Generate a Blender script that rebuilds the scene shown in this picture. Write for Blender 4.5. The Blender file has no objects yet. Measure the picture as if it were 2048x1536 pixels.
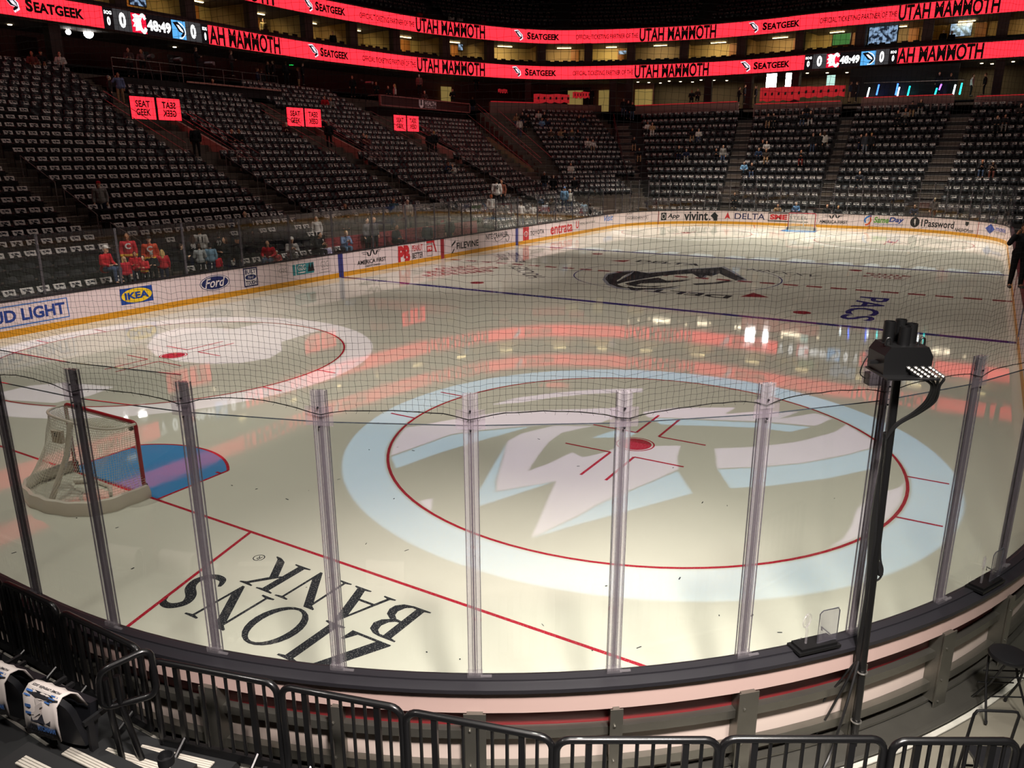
import bpy, bmesh, math, random
import numpy as np
from mathutils import Vector, Matrix
from mathutils.geometry import tessellate_polygon
random.seed(7)
PI = math.pi
sin, cos, rad = math.sin, math.cos, math.radians
FT = .3048
scene = bpy.context.scene
COL = scene.collection
# ---------------------------------------------------------------- camera
CP = np.array([-3.31461, -11.7254, 5.09224])
CR = np.array([[0.51547788, -0.8568988, -0.00264727], [0.23986379, 0.14132575, 0.96046468], [0.8226469, 0.49573328, -0.27838929]])
CF = 1549.78
cam = bpy.data.cameras.new('camera'); cam.sensor_width = 36; cam.lens = CF / 2048 * 36
cam.clip_start = .1; cam.clip_end = 400
co = bpy.data.objects.new('camera', cam); COL.objects.link(co)
m3 = Matrix(((CR[0][0], CR[1][0], -CR[2][0]), (CR[0][1], CR[1][1], -CR[2][1]), (CR[0][2], CR[1][2], -CR[2][2])))
co.matrix_world = Matrix.Translation(Vector(CP)) @ m3.to_4x4()
scene.camera = co
def ray(u, v):
    d = (u - 1024) / CF * CR[0] - (v - 768) / CF * CR[1] + CR[2]
    return d / np.linalg.norm(d)
def at(u, v, z):          # where the line of sight meets a level
    d = ray(u, v); return CP + d * (z - CP[2]) / d[2]
def aty(u, v, y):
    d = ray(u, v); return CP + d * (y - CP[1]) / d[1]
def atx(u, v, x):
    d = ray(u, v); return CP + d * (x - CP[0]) / d[0]
def pix(p):
    q = CR @ (np.array(p, float) - CP); return 1024 + CF * q[0] / q[2], 768 - CF * q[1] / q[2], q[2]
# ---------------------------------------------------------------- materials
def lin(c):
    return tuple((x / 255 / 12.92 if x / 255 <= .04045 else ((x / 255 + .055) / 1.055) ** 2.4) for x in c[:3]) + (1.0,)
MATS = {}
def mat(name, c=(128, 128, 128), rough=.5, metal=0.0, spec=.5, noise=0.0, nscale=8.0, bump=0.0, emit=None, estr=1.0, ior=1.5, coat=0):
    if name in MATS: return MATS[name]
    m = bpy.data.materials.new(name); m.use_nodes = True; MATS[name] = m
    nt = m.node_tree; b = nt.nodes['Principled BSDF']
    b.inputs['Base Color'].default_value = lin(c); b.inputs['Roughness'].default_value = rough
    b.inputs['Metallic'].default_value = metal; b.inputs['Specular IOR Level'].default_value = spec
    b.inputs['IOR'].default_value = ior
    if coat: b.inputs['Coat Weight'].default_value = coat
    if emit is not None:
        b.inputs['Emission Color'].default_value = lin(emit); b.inputs['Emission Strength'].default_value = estr
    if noise or bump:
        tc = nt.nodes.new('ShaderNodeTexCoord'); n = nt.nodes.new('ShaderNodeTexNoise')
        n.inputs['Scale'].default_value = nscale; n.inputs['Detail'].default_value = 5
        nt.links.new(tc.outputs['Object'], n.inputs['Vector'])
        if noise:
            mx = nt.nodes.new('ShaderNodeMix'); mx.data_type = 'RGBA'
            a = lin(c); mx.inputs[6].default_value = tuple(x * (1 - noise) for x in a[:3]) + (1,)
            mx.inputs[7].default_value = tuple(min(1, x * (1 + noise)) for x in a[:3]) + (1,)
            nt.links.new(n.outputs['Fac'], mx.inputs[0]); nt.links.new(mx.outputs[2], b.inputs['Base Color'])
        if bump:
            bp = nt.nodes.new('ShaderNodeBump'); bp.inputs['Strength'].default_value = bump; bp.inputs['Distance'].default_value = .01
            nt.links.new(n.outputs['Fac'], bp.inputs['Height']); nt.links.new(bp.outputs['Normal'], b.inputs['Normal'])
    return m
def emis(name, c, s):
    if name in MATS: return MATS[name]
    m = bpy.data.materials.new(name); m.use_nodes = True; MATS[name] = m
    nt = m.node_tree; nt.nodes.clear()
    o = nt.nodes.new('ShaderNodeOutputMaterial'); e = nt.nodes.new('ShaderNodeEmission')
    e.inputs[0].default_value = lin(c); e.inputs[1].default_value = s
    nt.links.new(e.outputs[0], o.inputs[0]); return m
def ocol(name, rough=.7):         # colour taken from the object itself (clothes, hair, skin)
    if name in MATS: return MATS[name]
    m = mat(name, (128, 128, 128), rough, spec=.25)
    n = m.node_tree.nodes.new('ShaderNodeObjectInfo')
    m.node_tree.links.new(n.outputs['Color'], m.node_tree.nodes['Principled BSDF'].inputs['Base Color']); return m
def clear(name, tint, fac, dcol=(150, 145, 155), ior=1.45, rough=.02):
    """see-through plastic or glass: transparent, a share FAC of milky diffuse, and a Fresnel reflection"""
    if name in MATS: return MATS[name]
    m = bpy.data.materials.new(name); m.use_nodes = True; MATS[name] = m
    nt = m.node_tree; nt.nodes.clear(); N = nt.nodes.new; L = nt.links.new
    o = N('ShaderNodeOutputMaterial'); t = N('ShaderNodeBsdfTransparent'); g = N('ShaderNodeBsdfGlossy'); f = N('ShaderNodeFresnel')
    t.inputs[0].default_value = tint + (1,); g.inputs['Roughness'].default_value = rough; ge = N('ShaderNodeNewGeometry'); mr = N('ShaderNodeMapRange'); mr.inputs[3].default_value = ior; mr.inputs[4].default_value = 1 / ior; L(ge.outputs['Backfacing'], mr.inputs[0]); L(mr.outputs[0], f.inputs[0])
    base = t.outputs[0]
    if fac:
        d = N('ShaderNodeBsdfDiffuse'); d.inputs[0].default_value = lin(dcol)
        x = N('ShaderNodeMixShader'); x.inputs[0].default_value = fac; L(base, x.inputs[1]); L(d.outputs[0], x.inputs[2]); base = x.outputs[0]
    y = N('ShaderNodeMixShader'); L(f.outputs[0], y.inputs[0]); L(base, y.inputs[1]); L(g.outputs[0], y.inputs[2]); L(y.outputs[0], o.inputs[0])
    return m
def ice(name, c, speck=0.0):
    if name in MATS: return MATS[name]
    m = mat(name, c, .055, spec=.5, ior=1.33)
    nt = m.node_tree; b = nt.nodes['Principled BSDF']; N = nt.nodes.new; L = nt.links.new
    tc = N('ShaderNodeTexCoord')
    n = N('ShaderNodeTexNoise'); n.inputs['Scale'].default_value = 1.1; n.inputs['Detail'].default_value = 6; L(tc.outputs['Object'], n.inputs['Vector'])
    a = lin(c); mx = N('ShaderNodeMix'); mx.data_type = 'RGBA'
    mx.inputs[6].default_value = tuple(x * .965 for x in a[:3]) + (1,); mx.inputs[7].default_value = tuple(min(1, x * 1.03) for x in a[:3]) + (1,)
    L(n.outputs['Fac'], mx.inputs[0]); colr = mx.outputs[2]
    if speck:
        s = N('ShaderNodeTexNoise'); s.inputs['Scale'].default_value = 60; s.inputs['Detail'].default_value = 3; L(tc.outputs['Object'], s.inputs['Vector'])
        rp = N('ShaderNodeMapRange'); rp.inputs[1].default_value = .56; rp.inputs[2].default_value = .68; L(s.outputs['Fac'], rp.inputs[0])
        rp.inputs[4].default_value = speck
        m2 = N('ShaderNodeMix'); m2.data_type = 'RGBA'; L(rp.outputs[0], m2.inputs[0]); L(colr, m2.inputs[6]); m2.inputs[7].default_value = lin((205, 200, 195)); colr = m2.outputs[2]
    L(colr, b.inputs['Base Color'])
    n2 = N('ShaderNodeTexNoise'); n2.inputs['Scale'].default_value = 2.2; n2.inputs['Detail'].default_value = 4; L(tc.outputs['Object'], n2.inputs['Vector'])
    r2 = N('ShaderNodeMapRange'); r2.inputs[1].default_value = .3; r2.inputs[2].default_value = .7; r2.inputs[3].default_value = .018; r2.inputs[4].default_value = .06
    L(n2.outputs['Fac'], r2.inputs[0]); L(r2.outputs[0], b.inputs['Roughness'])
    n3 = N('ShaderNodeTexNoise'); n3.inputs['Scale'].default_value = 5; n3.inputs['Detail'].default_value = 3; L(tc.outputs['Object'], n3.inputs['Vector'])
    bp = N('ShaderNodeBump'); bp.inputs['Strength'].default_value = .035; bp.inputs['Distance'].default_value = .006; L(n3.outputs['Fac'], bp.inputs['Height']); L(bp.outputs[0], b.inputs['Normal'])
    return m
# ---------------------------------------------------------------- objects
def tag(o, label=None, cat=None, group=None, kind=None):
    if label: o['label'] = label
    if cat: o['category'] = cat
    if group: o['group'] = group
    if kind: o['kind'] = kind
    return o
def empty(name, loc=(0, 0, 0), rz=0.0):
    o = bpy.data.objects.new(name, None); COL.objects.link(o); o.location = loc; o.rotation_euler = (0, 0, rz); o.empty_display_size = .1
    return o
class MB:
    def __init__(s): s.v = []; s.f = []; s.mi = []
    def add(s, vs, fs, mi=0):
        b = len(s.v); s.v += [tuple(map(float, p)) for p in vs]; s.f += [tuple(b + i for i in q) for q in fs]; s.mi += [mi] * len(fs); return s
    def box(s, c, d, rz=0.0, mi=0, tilt=None):
        x, y, z = d[0] / 2, d[1] / 2, d[2] / 2
        p = [Vector((i * x, j * y, k * z)) for k in (-1, 1) for i, j in ((-1, -1), (1, -1), (1, 1), (-1, 1))]
        R = Matrix.Rotation(rz, 3, 'Z')
        if tilt: R = R @ Matrix.Rotation(tilt[1], 3, tilt[0])
        return s.add([R @ q + Vector(c) for q in p], [(3, 2, 1, 0), (4, 5, 6, 7), (0, 1, 5, 4), (1, 2, 6, 5), (2, 3, 7, 6), (3, 0, 4, 7)], mi)
    def tube(s, pts, r, n=8, mi=0, closed=False, caps=True):
        P = [Vector(p) for p in pts]; k = len(P); rr = r if isinstance(r, (list, tuple)) else [r] * k
        vs, fs = [], []; up = None
        for i, p in enumerate(P):
            if closed: t = P[(i + 1) % k] - P[i - 1]
            else: t = P[min(i + 1, k - 1)] - P[max(i - 1, 0)]
            t = t.normalized() if t.length > 1e-9 else Vector((0, 0, 1))
            if up is None: up = Vector((0, 0, 1)) if abs(t.z) < .9 else Vector((1, 0, 0))
            a = t.cross(up)
            if a.length < 1e-6: a = t.orthogonal()
            a.normalize(); b = a.cross(t).normalized(); up = b
            for j in range(n):
                w = 2 * PI * j / n; vs.append(p + a * cos(w) * rr[i] + b * sin(w) * rr[i])
        for i in range(k if closed else k - 1):
            for j in range(n):
                q = (i + 1) % k
                fs.append((i * n + j, i * n + (j + 1) % n, q * n + (j + 1) % n, q * n + j))
        if caps and not closed: fs += [tuple(range(n - 1, -1, -1)), tuple((k - 1) * n + j for j in range(n))]
        return s.add(vs, fs, mi)
    def lathe(s, c, prof, n=16, mi=0, axis=None):
        A = axis.to_track_quat('Z', 'Y').to_matrix() if axis is not None else Matrix.Identity(3)
        vs = [A @ Vector((r * cos(2 * PI * j / n), r * sin(2 * PI * j / n), z)) + Vector(c) for r, z in prof for j in range(n)]
        fs = [(i * n + j, i * n + (j + 1) % n, (i + 1) * n + (j + 1) % n, (i + 1) * n + j) for i in range(len(prof) - 1) for j in range(n)]
        if prof[0][0] > 1e-6: fs.append(tuple(range(n - 1, -1, -1)))
        if prof[-1][0] > 1e-6: fs.append(tuple((len(prof) - 1) * n + j for j in range(n)))
        return s.add(vs, fs, mi)
    def ell(s, c, r, n=12, m=8, mi=0, R=None):
        vs, fs = [], []
        for i in range(m + 1):
            a = PI * i / m
            for j in range(n):
                w = 2 * PI * j / n; q = Vector((r[0] * sin(a) * cos(w), r[1] * sin(a) * sin(w), -r[2] * cos(a)))
                vs.append((R @ q if R else q) + Vector(c))
        for i in range(m):
            for j in range(n): fs.append((i * n + j, i * n + (j + 1) % n, (i + 1) * n + (j + 1) % n, (i + 1) * n + j))
        return s.add(vs, fs, mi)
    def prism(s, poly, z0, z1, mi=0):
        n = len(poly); t = tessellate_polygon([[Vector((p[0], p[1], 0)) for p in poly]])
        vs = [(p[0], p[1], z0) for p in poly] + [(p[0], p[1], z1) for p in poly]
        return s.add(vs, [tuple(reversed(q)) for q in t] + [tuple(n + i for i in q) for q in t] + [(i, (i + 1) % n, n + (i + 1) % n, n + i) for i in range(n)], mi)
    def build(s, name, m, parent=None, smooth=False, loc=None):
        me = bpy.data.meshes.new(name); me.from_pydata(s.v, [], s.f)
        for x in (m if isinstance(m, (list, tuple)) else [m]): me.materials.append(x)
        if isinstance(m, (list, tuple)) and len(m) > 1: me.polygons.foreach_set('material_index', s.mi)
        bm = bmesh.new(); bm.from_mesh(me); bmesh.ops.recalc_face_normals(bm, faces=bm.faces); bm.to_mesh(me); bm.free()
        if smooth:
            me.polygons.foreach_set('use_smooth', [True] * len(me.polygons))
            me.set_sharp_from_angle(angle=rad(42))
        return link(name, me, parent, loc)
def link(name, me, parent=None, loc=None):
    o = bpy.data.objects.new(name, me); COL.objects.link(o)
    if parent is not None: o.parent = parent
    if loc is not None: o.location = loc
    return o
def struct(o): o['kind'] = 'structure'; return o
def copy_tree(o, parent=None):
    c = o.copy(); COL.objects.link(c)
    if parent is not None: c.parent = parent
    for ch in list(o.children): copy_tree(ch, c)
    return c
ORD = 'first second third fourth fifth sixth seventh eighth ninth tenth eleventh twelfth thirteenth fourteenth fifteenth sixteenth seventeenth eighteenth nineteenth twentieth twenty-first twenty-second twenty-third twenty-fourth twenty-fifth twenty-sixth twenty-seventh twenty-eighth twenty-ninth thirtieth'.split()
def bez(pts, n=8):        # smooth curve through points
    P = [np.array(p, float) for p in pts]; out = []
    for i in range(len(P) - 1):
        a = P[max(i - 1, 0)]; b = P[i]; c = P[i + 1]; d = P[min(i + 2, len(P) - 1)]
        for k in range(n):
            t = k / n; out.append(.5 * ((2 * b) + (c - a) * t + (2 * a - 5 * b + 4 * c - d) * t * t + (3 * b - a - 3 * c + d) * t ** 3))
    out.append(P[-1]); return out
# ---------------------------------------------------------------- flat shapes for writing and emblems: (verts in 0..1 box, faces)
_fc = {}
def text2d(txt, bold=0.0, shear=0.0, space=1.0):
    k = (txt, bold, shear, space)
    if k in _fc: return _fc[k]
    c = bpy.data.curves.new('t', 'FONT'); c.body = txt; c.offset = bold; c.shear = shear; c.resolution_u = 3; c.space_character = space; c.fill_mode = 'FRONT'
    o = bpy.data.objects.new('t', c); COL.objects.link(o)
    me = bpy.data.meshes.new_from_object(o.evaluated_get(bpy.context.evaluated_depsgraph_get()))
    v = np.array([(p.co.x, p.co.y) for p in me.vertices]); f = [tuple(p.vertices) for p in me.polygons]
    bpy.data.objects.remove(o); bpy.data.curves.remove(c); bpy.data.meshes.remove(me)
    lo, hi = v.min(0), v.max(0); _fc[k] = ((v - lo) / (hi - lo), f); return _fc[k]
def rect2d(n=1):
    v = [(i / n, j) for i in range(n + 1) for j in (0, 1)]
    return np.array(v, float), [(2 * i, 2 * i + 2, 2 * i + 3, 2 * i + 1) for i in range(n)]
def ell2d(n=28):
    v = [(.5 + .5 * cos(2 * PI * i / n), .5 + .5 * sin(2 * PI * i / n)) for i in range(n)]
    return np.array(v), [tuple(range(n))]
def ring2d(t=.12, n=28):
    v = [(.5 + r * cos(2 * PI * i / n), .5 + r * sin(2 * PI * i / n)) for r in (.5, .5 - t) for i in range(n)]
    return np.array(v), [(i, (i + 1) % n, n + (i + 1) % n, n + i) for i in range(n)]
def frame2d(tx=.03, ty=.08):
    o = [(0, 0), (1, 0), (1, 1), (0, 1)]; i = [(tx, ty), (1 - tx, ty), (1 - tx, 1 - ty), (tx, 1 - ty)]
    return np.array(o + i), [(k, (k + 1) % 4, 4 + (k + 1) % 4, 4 + k) for k in range(4)]
def poly2d(p):
    t = tessellate_polygon([[Vector((a[0], a[1], 0)) for a in p]])
    return np.array(p, float), [tuple(q) for q in t]
def fit(shape, x0, y0, x1, y1, mx=False):
    v, f = shape; w = v.copy()
    if mx: w[:, 0] = 1 - w[:, 0]
    return np.stack([x0 + w[:, 0] * (x1 - x0), y0 + w[:, 1] * (y1 - y0)], 1), f
def stroke2d(pts, w):
    P = [np.array(p, float) for p in pts]; v = []; f = []
    for i, p in enumerate(P):
        t = P[min(i + 1, len(P) - 1)] - P[max(i - 1, 0)]; t = t / (np.linalg.norm(t) + 1e-9); n = np.array([-t[1], t[0]])
        ww = w[i] if isinstance(w, (list, tuple)) else w
        v += [p + n * ww / 2, p - n * ww / 2]
    for i in range(len(P) - 1): f.append((2 * i, 2 * i + 1, 2 * i + 3, 2 * i + 2))
    return np.array(v), f
# ================================================================= the rink
RL, RW, RR = 200 * FT, 42.5 * FT, 28 * FT
SEG = [RL - 2 * RR, RR * PI / 2, 2 * RW - 2 * RR, RR * PI / 2, RL - 2 * RR, RR * PI / 2, 2 * RW - 2 * RR, RR * PI / 2]
PER = sum(SEG)
def rink(s):                 # point on the inner face of the boards and its outward normal; s runs clockwise seen from above, from the near left corner
    s = s % PER
    for k, l in enumerate(SEG):
        if s <= l: break
        s -= l
    if k == 0: return (RR + s, RW), (0, 1)
    if k == 2: return (RL, RW - RR - s), (1, 0)
    if k == 4: return (RL - RR - s, -RW), (0, -1)
    if k == 6: return (0, -RW + RR + s), (-1, 0)
    c, a0 = {1: ((RL - RR, RW - RR), 90), 3: ((RL - RR, -RW + RR), 0), 5: ((RR, -RW + RR), -90), 7: ((RR, RW - RR), 180)}[k]
    a = rad(a0) - s / RR
    return (c[0] + RR * cos(a), c[1] + RR * sin(a)), (cos(a), sin(a))
S_CORNER0 = sum(SEG[:5]); S_CORNER1 = sum(SEG[:6])      # the near right corner, in front of the camera
def rp(s, off, z):
    (x, y), (a, b) = rink(s); return (x + a * off, y + b * off, z)
def srange(s0, s1, step=.28):
    cuts = [s0, s1] + [c for c in np.cumsum([0] + SEG + SEG).tolist() if s0 < c < s1]; cuts.sort(); out = []
    for a, b in zip(cuts, cuts[1:]):
        k = int(np.searchsorted(np.cumsum(SEG), (a + b) / 2 % PER)); n = max(1, int((b - a) / (step if k % 2 else 4)))
        out += [a + (b - a) * i / n for i in range(n)]
    return out + [s1]
def sweep(mb, prof, s0, s1, step=.28, mi=0, closed=False):   # prof: (offset, z) loop
    S = srange(s0, s1, step); n = len(prof); vs = [rp(s, o, z) for s in S for o, z in prof]; fs = []
    for i in range(len(S) - 1):
        for j in range(n): fs.append((i * n + j, i * n + (j + 1) % n, (i + 1) * n + (j + 1) % n, (i + 1) * n + j))
    if not closed: fs += [tuple(range(n)), tuple((len(S) - 1) * n + j for j in range(n - 1, -1, -1))]
    return mb.add(vs, fs, mi)
def rc(o0, o1, z0, z1): return [(o0, z0), (o1, z0), (o1, z1), (o0, z1)]
PSAMP = [(s, *rink(s)[0]) for s in np.arange(0, PER, .05)]
def board_hit(u, v):         # where a line of sight meets the far side of the boards: (s, z)
    d = ray(u, v); best = None; px = [(x - CP[0]) * -d[1] + (y - CP[1]) * d[0] for s, x, y in PSAMP]
    for i in range(len(PSAMP)):
        j = (i + 1) % len(PSAMP)
        if px[i] * px[j] <= 0 and abs(px[i] - px[j]) > 1e-12:
            f = px[i] / (px[i] - px[j]); x = PSAMP[i][1] + f * (PSAMP[j][1] - PSAMP[i][1]); y = PSAMP[i][2] + f * (PSAMP[j][2] - PSAMP[i][2])
            t = ((x - CP[0]) * d[0] + (y - CP[1]) * d[1]) / (d[0] ** 2 + d[1] ** 2)
            if t > 0 and (best is None or t > best[0]): best = (t, PSAMP[i][0] + f * .05, CP[2] + t * d[2])
    return best[1], best[2]
# ---- concrete floor around the sheet
fb = MB(); fb.box((28, 0, -.06), (130, 96, .08)); struct(fb.build('floor', mat('concrete', (112, 108, 96), .55, noise=.28, nscale=1.7, bump=.15)))
# ---- ice sheet
ICE = ice('ice', (216, 212, 196))
out = [rink(s)[0] for s in srange(0, PER)[:-1]]
ib = MB(); ib.prism(out, -.019, 0)
floor_ice = struct(ib.build('ice_floor', ICE))
RED, BLU = ice('ice_red', (176, 28, 48), .3), ice('ice_blue', (52, 44, 118), .1); CRS = ice('ice_crease', (72, 140, 196), .12)
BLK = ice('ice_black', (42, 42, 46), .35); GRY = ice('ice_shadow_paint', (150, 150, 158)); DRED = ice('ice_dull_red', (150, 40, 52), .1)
GR2 = ice('ice_grey_lettering', (104, 98, 100))
def flat(name, shapes, m, z=.0012, label=None):     # painted marks: (verts in plan, faces)
    b = MB()
    for v, f in shapes: b.add([(p[0], p[1], z) for p in v], f)
    o = b.build(name, m, floor_ice)
    if label: o['label'] = label
    return o
def bar(x0, y0, x1, y1): return np.array([(x0, y0), (x1, y0), (x1, y1), (x0, y1)]), [(0, 1, 2, 3)]
def line2(p, q, w):
    p, q = np.array(p, float), np.array(q, float); t = (q - p) / np.linalg.norm(q - p); n = np.array([-t[1], t[0]]) * w / 2
    return np.array([p + n, q + n, q - n, p - n]), [(0, 1, 2, 3)]
def ann(cx, cy, r, w, a0=0, a1=360, n=96):
    v, f = [], []; k = n + 1
    for i in range(k):
        a = rad(a0 + (a1 - a0) * i / n); v += [(cx + (r + w / 2) * cos(a), cy + (r + w / 2) * sin(a)), (cx + (r - w / 2) * cos(a), cy + (r - w / 2) * sin(a))]
    for i in range(n): f.append((2 * i, 2 * i + 1, 2 * i + 3, 2 * i + 2))
    return np.array(v), f
def disc(cx, cy, r, n=40): return np.array([(cx + r * cos(2 * PI * i / n), cy + r * sin(2 * PI * i / n)) for i in range(n)]), [tuple(range(n))]
W2 = 2 / 12 * FT
for end in (0, 1):
    X = (lambda x: RL - x) if end else (lambda x: x)
    gx = X(11 * FT); hw = RW - (RR - math.sqrt(RR ** 2 - (RR - 11 * FT) ** 2)) - .02
    flat('goal_line', [line2((gx, -hw), (gx, hw), W2)], RED)
    flat('trapezoid_line', [line2((gx, s * 11 * FT), (X(.05), s * 14 * FT), W2) for s in (-1, 1)], RED, .0016)
    arc = [(gx, -4 * FT), (X(11 * FT + 4.47 * FT), -4 * FT)] + [(X(11 * FT + 6 * FT * cos(a)), 6 * FT * sin(a)) for a in np.linspace(-math.asin(4 / 6), math.asin(4 / 6), 24)] + [(X(11 * FT + 4.47 * FT), 4 * FT), (gx, 4 * FT)]
    flat('goal_crease', [poly2d(arc)], CRS, .0008)
    flat('crease_line', [line2(arc[i], arc[i + 1], W2) for i in range(len(arc) - 1)] + [line2((X(15 * FT), s * 4 * FT), (X(15 * FT), s * 3.6 * FT), W2) for s in (-1, 1)], RED, .002)
    for sy in (-1, 1):
        cx, cy = X(31 * FT), sy * 22 * FT
        flat('faceoff_circle', [ann(cx, cy, 15 * FT - .025, W2)], RED)
        flat('faceoff_spot', [disc(cx, cy, .3), ann(cx, cy, .345, .03, n=48)], RED, .002)
        L = []
        for a in (-1, 1):
            for b in (-1, 1):
                px, py = cx + a * 2 * FT, cy + b * .75 * FT
                L += [line2((px, py), (px + a * 4 * FT, py), W2), line2((px, py), (px, py + b * 3 * FT), W2)]
        for a in (-1, 1):
            for b in (-1, 1):
                hx = cx + a * 2.9 * FT; y0 = cy + b * math.sqrt((15 * FT) ** 2 - (2.9 * FT) ** 2)
                L.append(line2((hx, y0), (hx, y0 + b * 2 * FT), W2))
        flat('faceoff_mark', L, RED, .0024)
flat('blue_line', [bar(74 * FT, -RW + .02, 75 * FT, RW - .02)], BLU); flat('blue_line', [bar(125 * FT, -RW + .02, 126 * FT, RW - .02)], BLU)
flat('centre_line', [bar(99.5 * FT, y, 100.5 * FT, y + .62) for y in np.arange(-RW + .02, RW - .6, .95)], DRED)
flat('centre_circle', [ann(100 * FT, 0, 15 * FT, W2)], BLU, .0016)
for x in (80, 120):
    for y in (-22, 22): flat('neutral_spot', [disc(x * FT, y * FT, .3)], DRED)
flat('referee_crease', [ann(100 * FT, RW, 10 * FT, W2, 181, 359, 48)], DRED, .0016)
# writing under the near ice
GLY = {  # serif letters, thick and thin strokes, in a box 1 high
 'Z': (.86, [[(.02, 0), (.84, 0), (.86, .24), (.8, .24), (.68, .05), (.3, .05), (.82, .97), (.82, 1), (.06, 1), (.04, .78), (.1, .78), (.2, .95), (.56, .95), (.02, .03)]]),
 'I': (.42, [[(0, 0), (.42, 0), (.42, .035), (.3, .06), (.3, .94), (.42, .965), (.42, 1), (0, 1), (0, .965), (.12, .94), (.12, .06), (0, .035)]]),
 'N': (1.0, [[(0, 0), (.3, 0), (.3, .035), (.18, .06), (.18, .8), (.8, -.02), (.86, -.02), (.86, .94), (1, .965), (1, 1), (.68, 1), (.68, .965), (.8, .94), (.8, .26), (.24, 1), (0, 1), (0, .965), (.12, .9), (.12, .06), (0, .035)]]),
 'B': (.74, [[(0, 0), (.4, 0), (.6, .04), (.72, .15), (.74, .28), (.68, .42), (.52, .52), (.64, .6), (.7, .74), (.64, .9), (.5, .98), (.36, 1), (0, 1), (0, .965), (.12, .94), (.12, .06), (0, .035)], [(.3, .06), (.3, .47), (.42, .46), (.52, .38), (.55, .27), (.5, .13), (.4, .06)], [(.3, .53), (.3, .94), (.38, .94), (.48, .87), (.52, .75), (.47, .61), (.38, .54)]]),
 'A': (.98, [[(-.02, 0), (.26, 0), (.26, .035), (.16, .06), (.25, .3), (.6, .3), (.7, .06), (.58, .035), (.58, 0), (.98, 0), (.98, .035), (.89, .06), (.53, 1.02), (.45, 1.02), (.08, .06), (-.02, .035)], [(.27, .36), (.42, .78), (.57, .36)]]),
 'K': (.96, [[(0, 0), (.42, 0), (.42, .035), (.3, .06), (.3, .46), (.36, .5), (.68, .06), (.86, -.02), (1.0, -.03), (1.0, 0), (.9, .05), (.5, .6), (.76, .92), (.88, .965), (.88, 1), (.54, 1), (.54, .965), (.66, .94), (.3, .53), (.3, .94), (.42, .965), (.42, 1), (0, 1), (0, .965), (.12, .94), (.12, .06), (0, .035)]]),
}
a = np.linspace(0, 2 * PI, 25)[:-1]
GLY['O'] = (.98, [[(.49 + .49 * cos(t), .5 + .52 * sin(t)) for t in a], [(.49 + .33 * cos(t), .5 + .46 * sin(t)) for t in a]])
sc = bez([(.62, .8), (.5, .96), (.28, .97), (.14, .8), (.24, .62), (.5, .45), (.6, .24), (.46, .04), (.2, .03), (.06, .2)], 6)
GLY['S'] = (.68, ('stroke', sc))
def loops2d(loops):           # even-odd filled outlines
    c = bpy.data.curves.new('l', 'CURVE'); c.dimensions = '2D'; c.fill_mode = 'BOTH'
    for l in loops:
        s = c.splines.new('POLY'); s.points.add(len(l) - 1); s.use_cyclic_u = True
        for p, q in zip(s.points, l): p.co = (q[0], q[1], 0, 1)
    o = bpy.data.objects.new('l', c); COL.objects.link(o)
    me = bpy.data.meshes.new_from_object(o.evaluated_get(bpy.context.evaluated_depsgraph_get()))
    v = np.array([(p.co.x, p.co.y) for p in me.vertices]); f = [tuple(p.vertices) for p in me.polygons]
    bpy.data.objects.remove(o); bpy.data.curves.remove(c); bpy.data.meshes.remove(me); return v, f
def word(txt, gap=.14):
    x = 0; out = []
    for ch in txt:
        w, l = GLY[ch]
        if l[0] == 'stroke':
            n = len(l[1]); sh = stroke2d(l[1], [.05 + .13 * max(0, sin(PI * i / (n - 1))) ** .6 for i in range(n)])
        else: sh = loops2d(l)
        out.append((sh[0] + np.array([x, 0]), sh[1])); x += w + gap
    return out, x - gap
def lay(shapes, w, org, ax, up, sx, sy):
    org, ax, up = np.array(org), np.array(ax), np.array(up)
    return [(np.array([org + ax * p[0] * sx + up * p[1] * sy for p in v]), f) for v, f in shapes]
sh, w = word('ZIONS'); flat('lettering', lay(sh, w, (2.28, -6.82), (0, 1), (-1, 0), 3.05 / w, .76), BLK, .0012, 'black serif name line nearest the boards')
sh, w = word('BANK', .1); flat('lettering', lay(sh, w, (3.02, -6.8), (0, 1), (-1, 0), 2.55 / w, .68), BLK, .0012, 'black serif word on the second line')
flat('lettering', lay([ring2d(.08)], 1, (2.97, -4.12), (0, 1), (-1, 0), .16, .16) + lay([fit(text2d('R'), .3, .25, .7, .75)], 1, (2.97, -4.12), (0, 1), (-1, 0), .16, .16), BLK)
# lettering further out
def ice_text(txt, org, ax, up, w, h, m, bold=.02):
    flat('lettering', lay([text2d(txt, bold)], 1, org, ax, up, w, h), m)
ice_text('PACS', (28.9, -7.95), (-1, 0), (0, -1), 5.0, 1.05, BLU)
for i in range(7): pass
ice_text('DELTA', (26.6, -3.7), (0, 1), (-1, 0), 4.4, .75, BLK, .03); ice_text('DELTA', (34.4, 3.6), (0, -1), (1, 0), 3.4, .8, BLK, .03)
flat('emblem', [(np.array([(26.9, -5.0), (26.5, -4.0), (27.7, -4.2)]), [(0, 1, 2)]), (np.array([(34.2, 4.9), (34.9, 4.0), (34.0, 4.0)]), [(0, 1, 2)])], DRED)
ice_text('HOCKEY', (27.2, 4.9), (.72, .69), (-.69, .72), 4.2, .8, GR2, .01)
ice_text('MMXXV', (34.0, -2.2), (-.2, -.98), (.98, -.2), 3.4, .7, GR2, .0)
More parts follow.
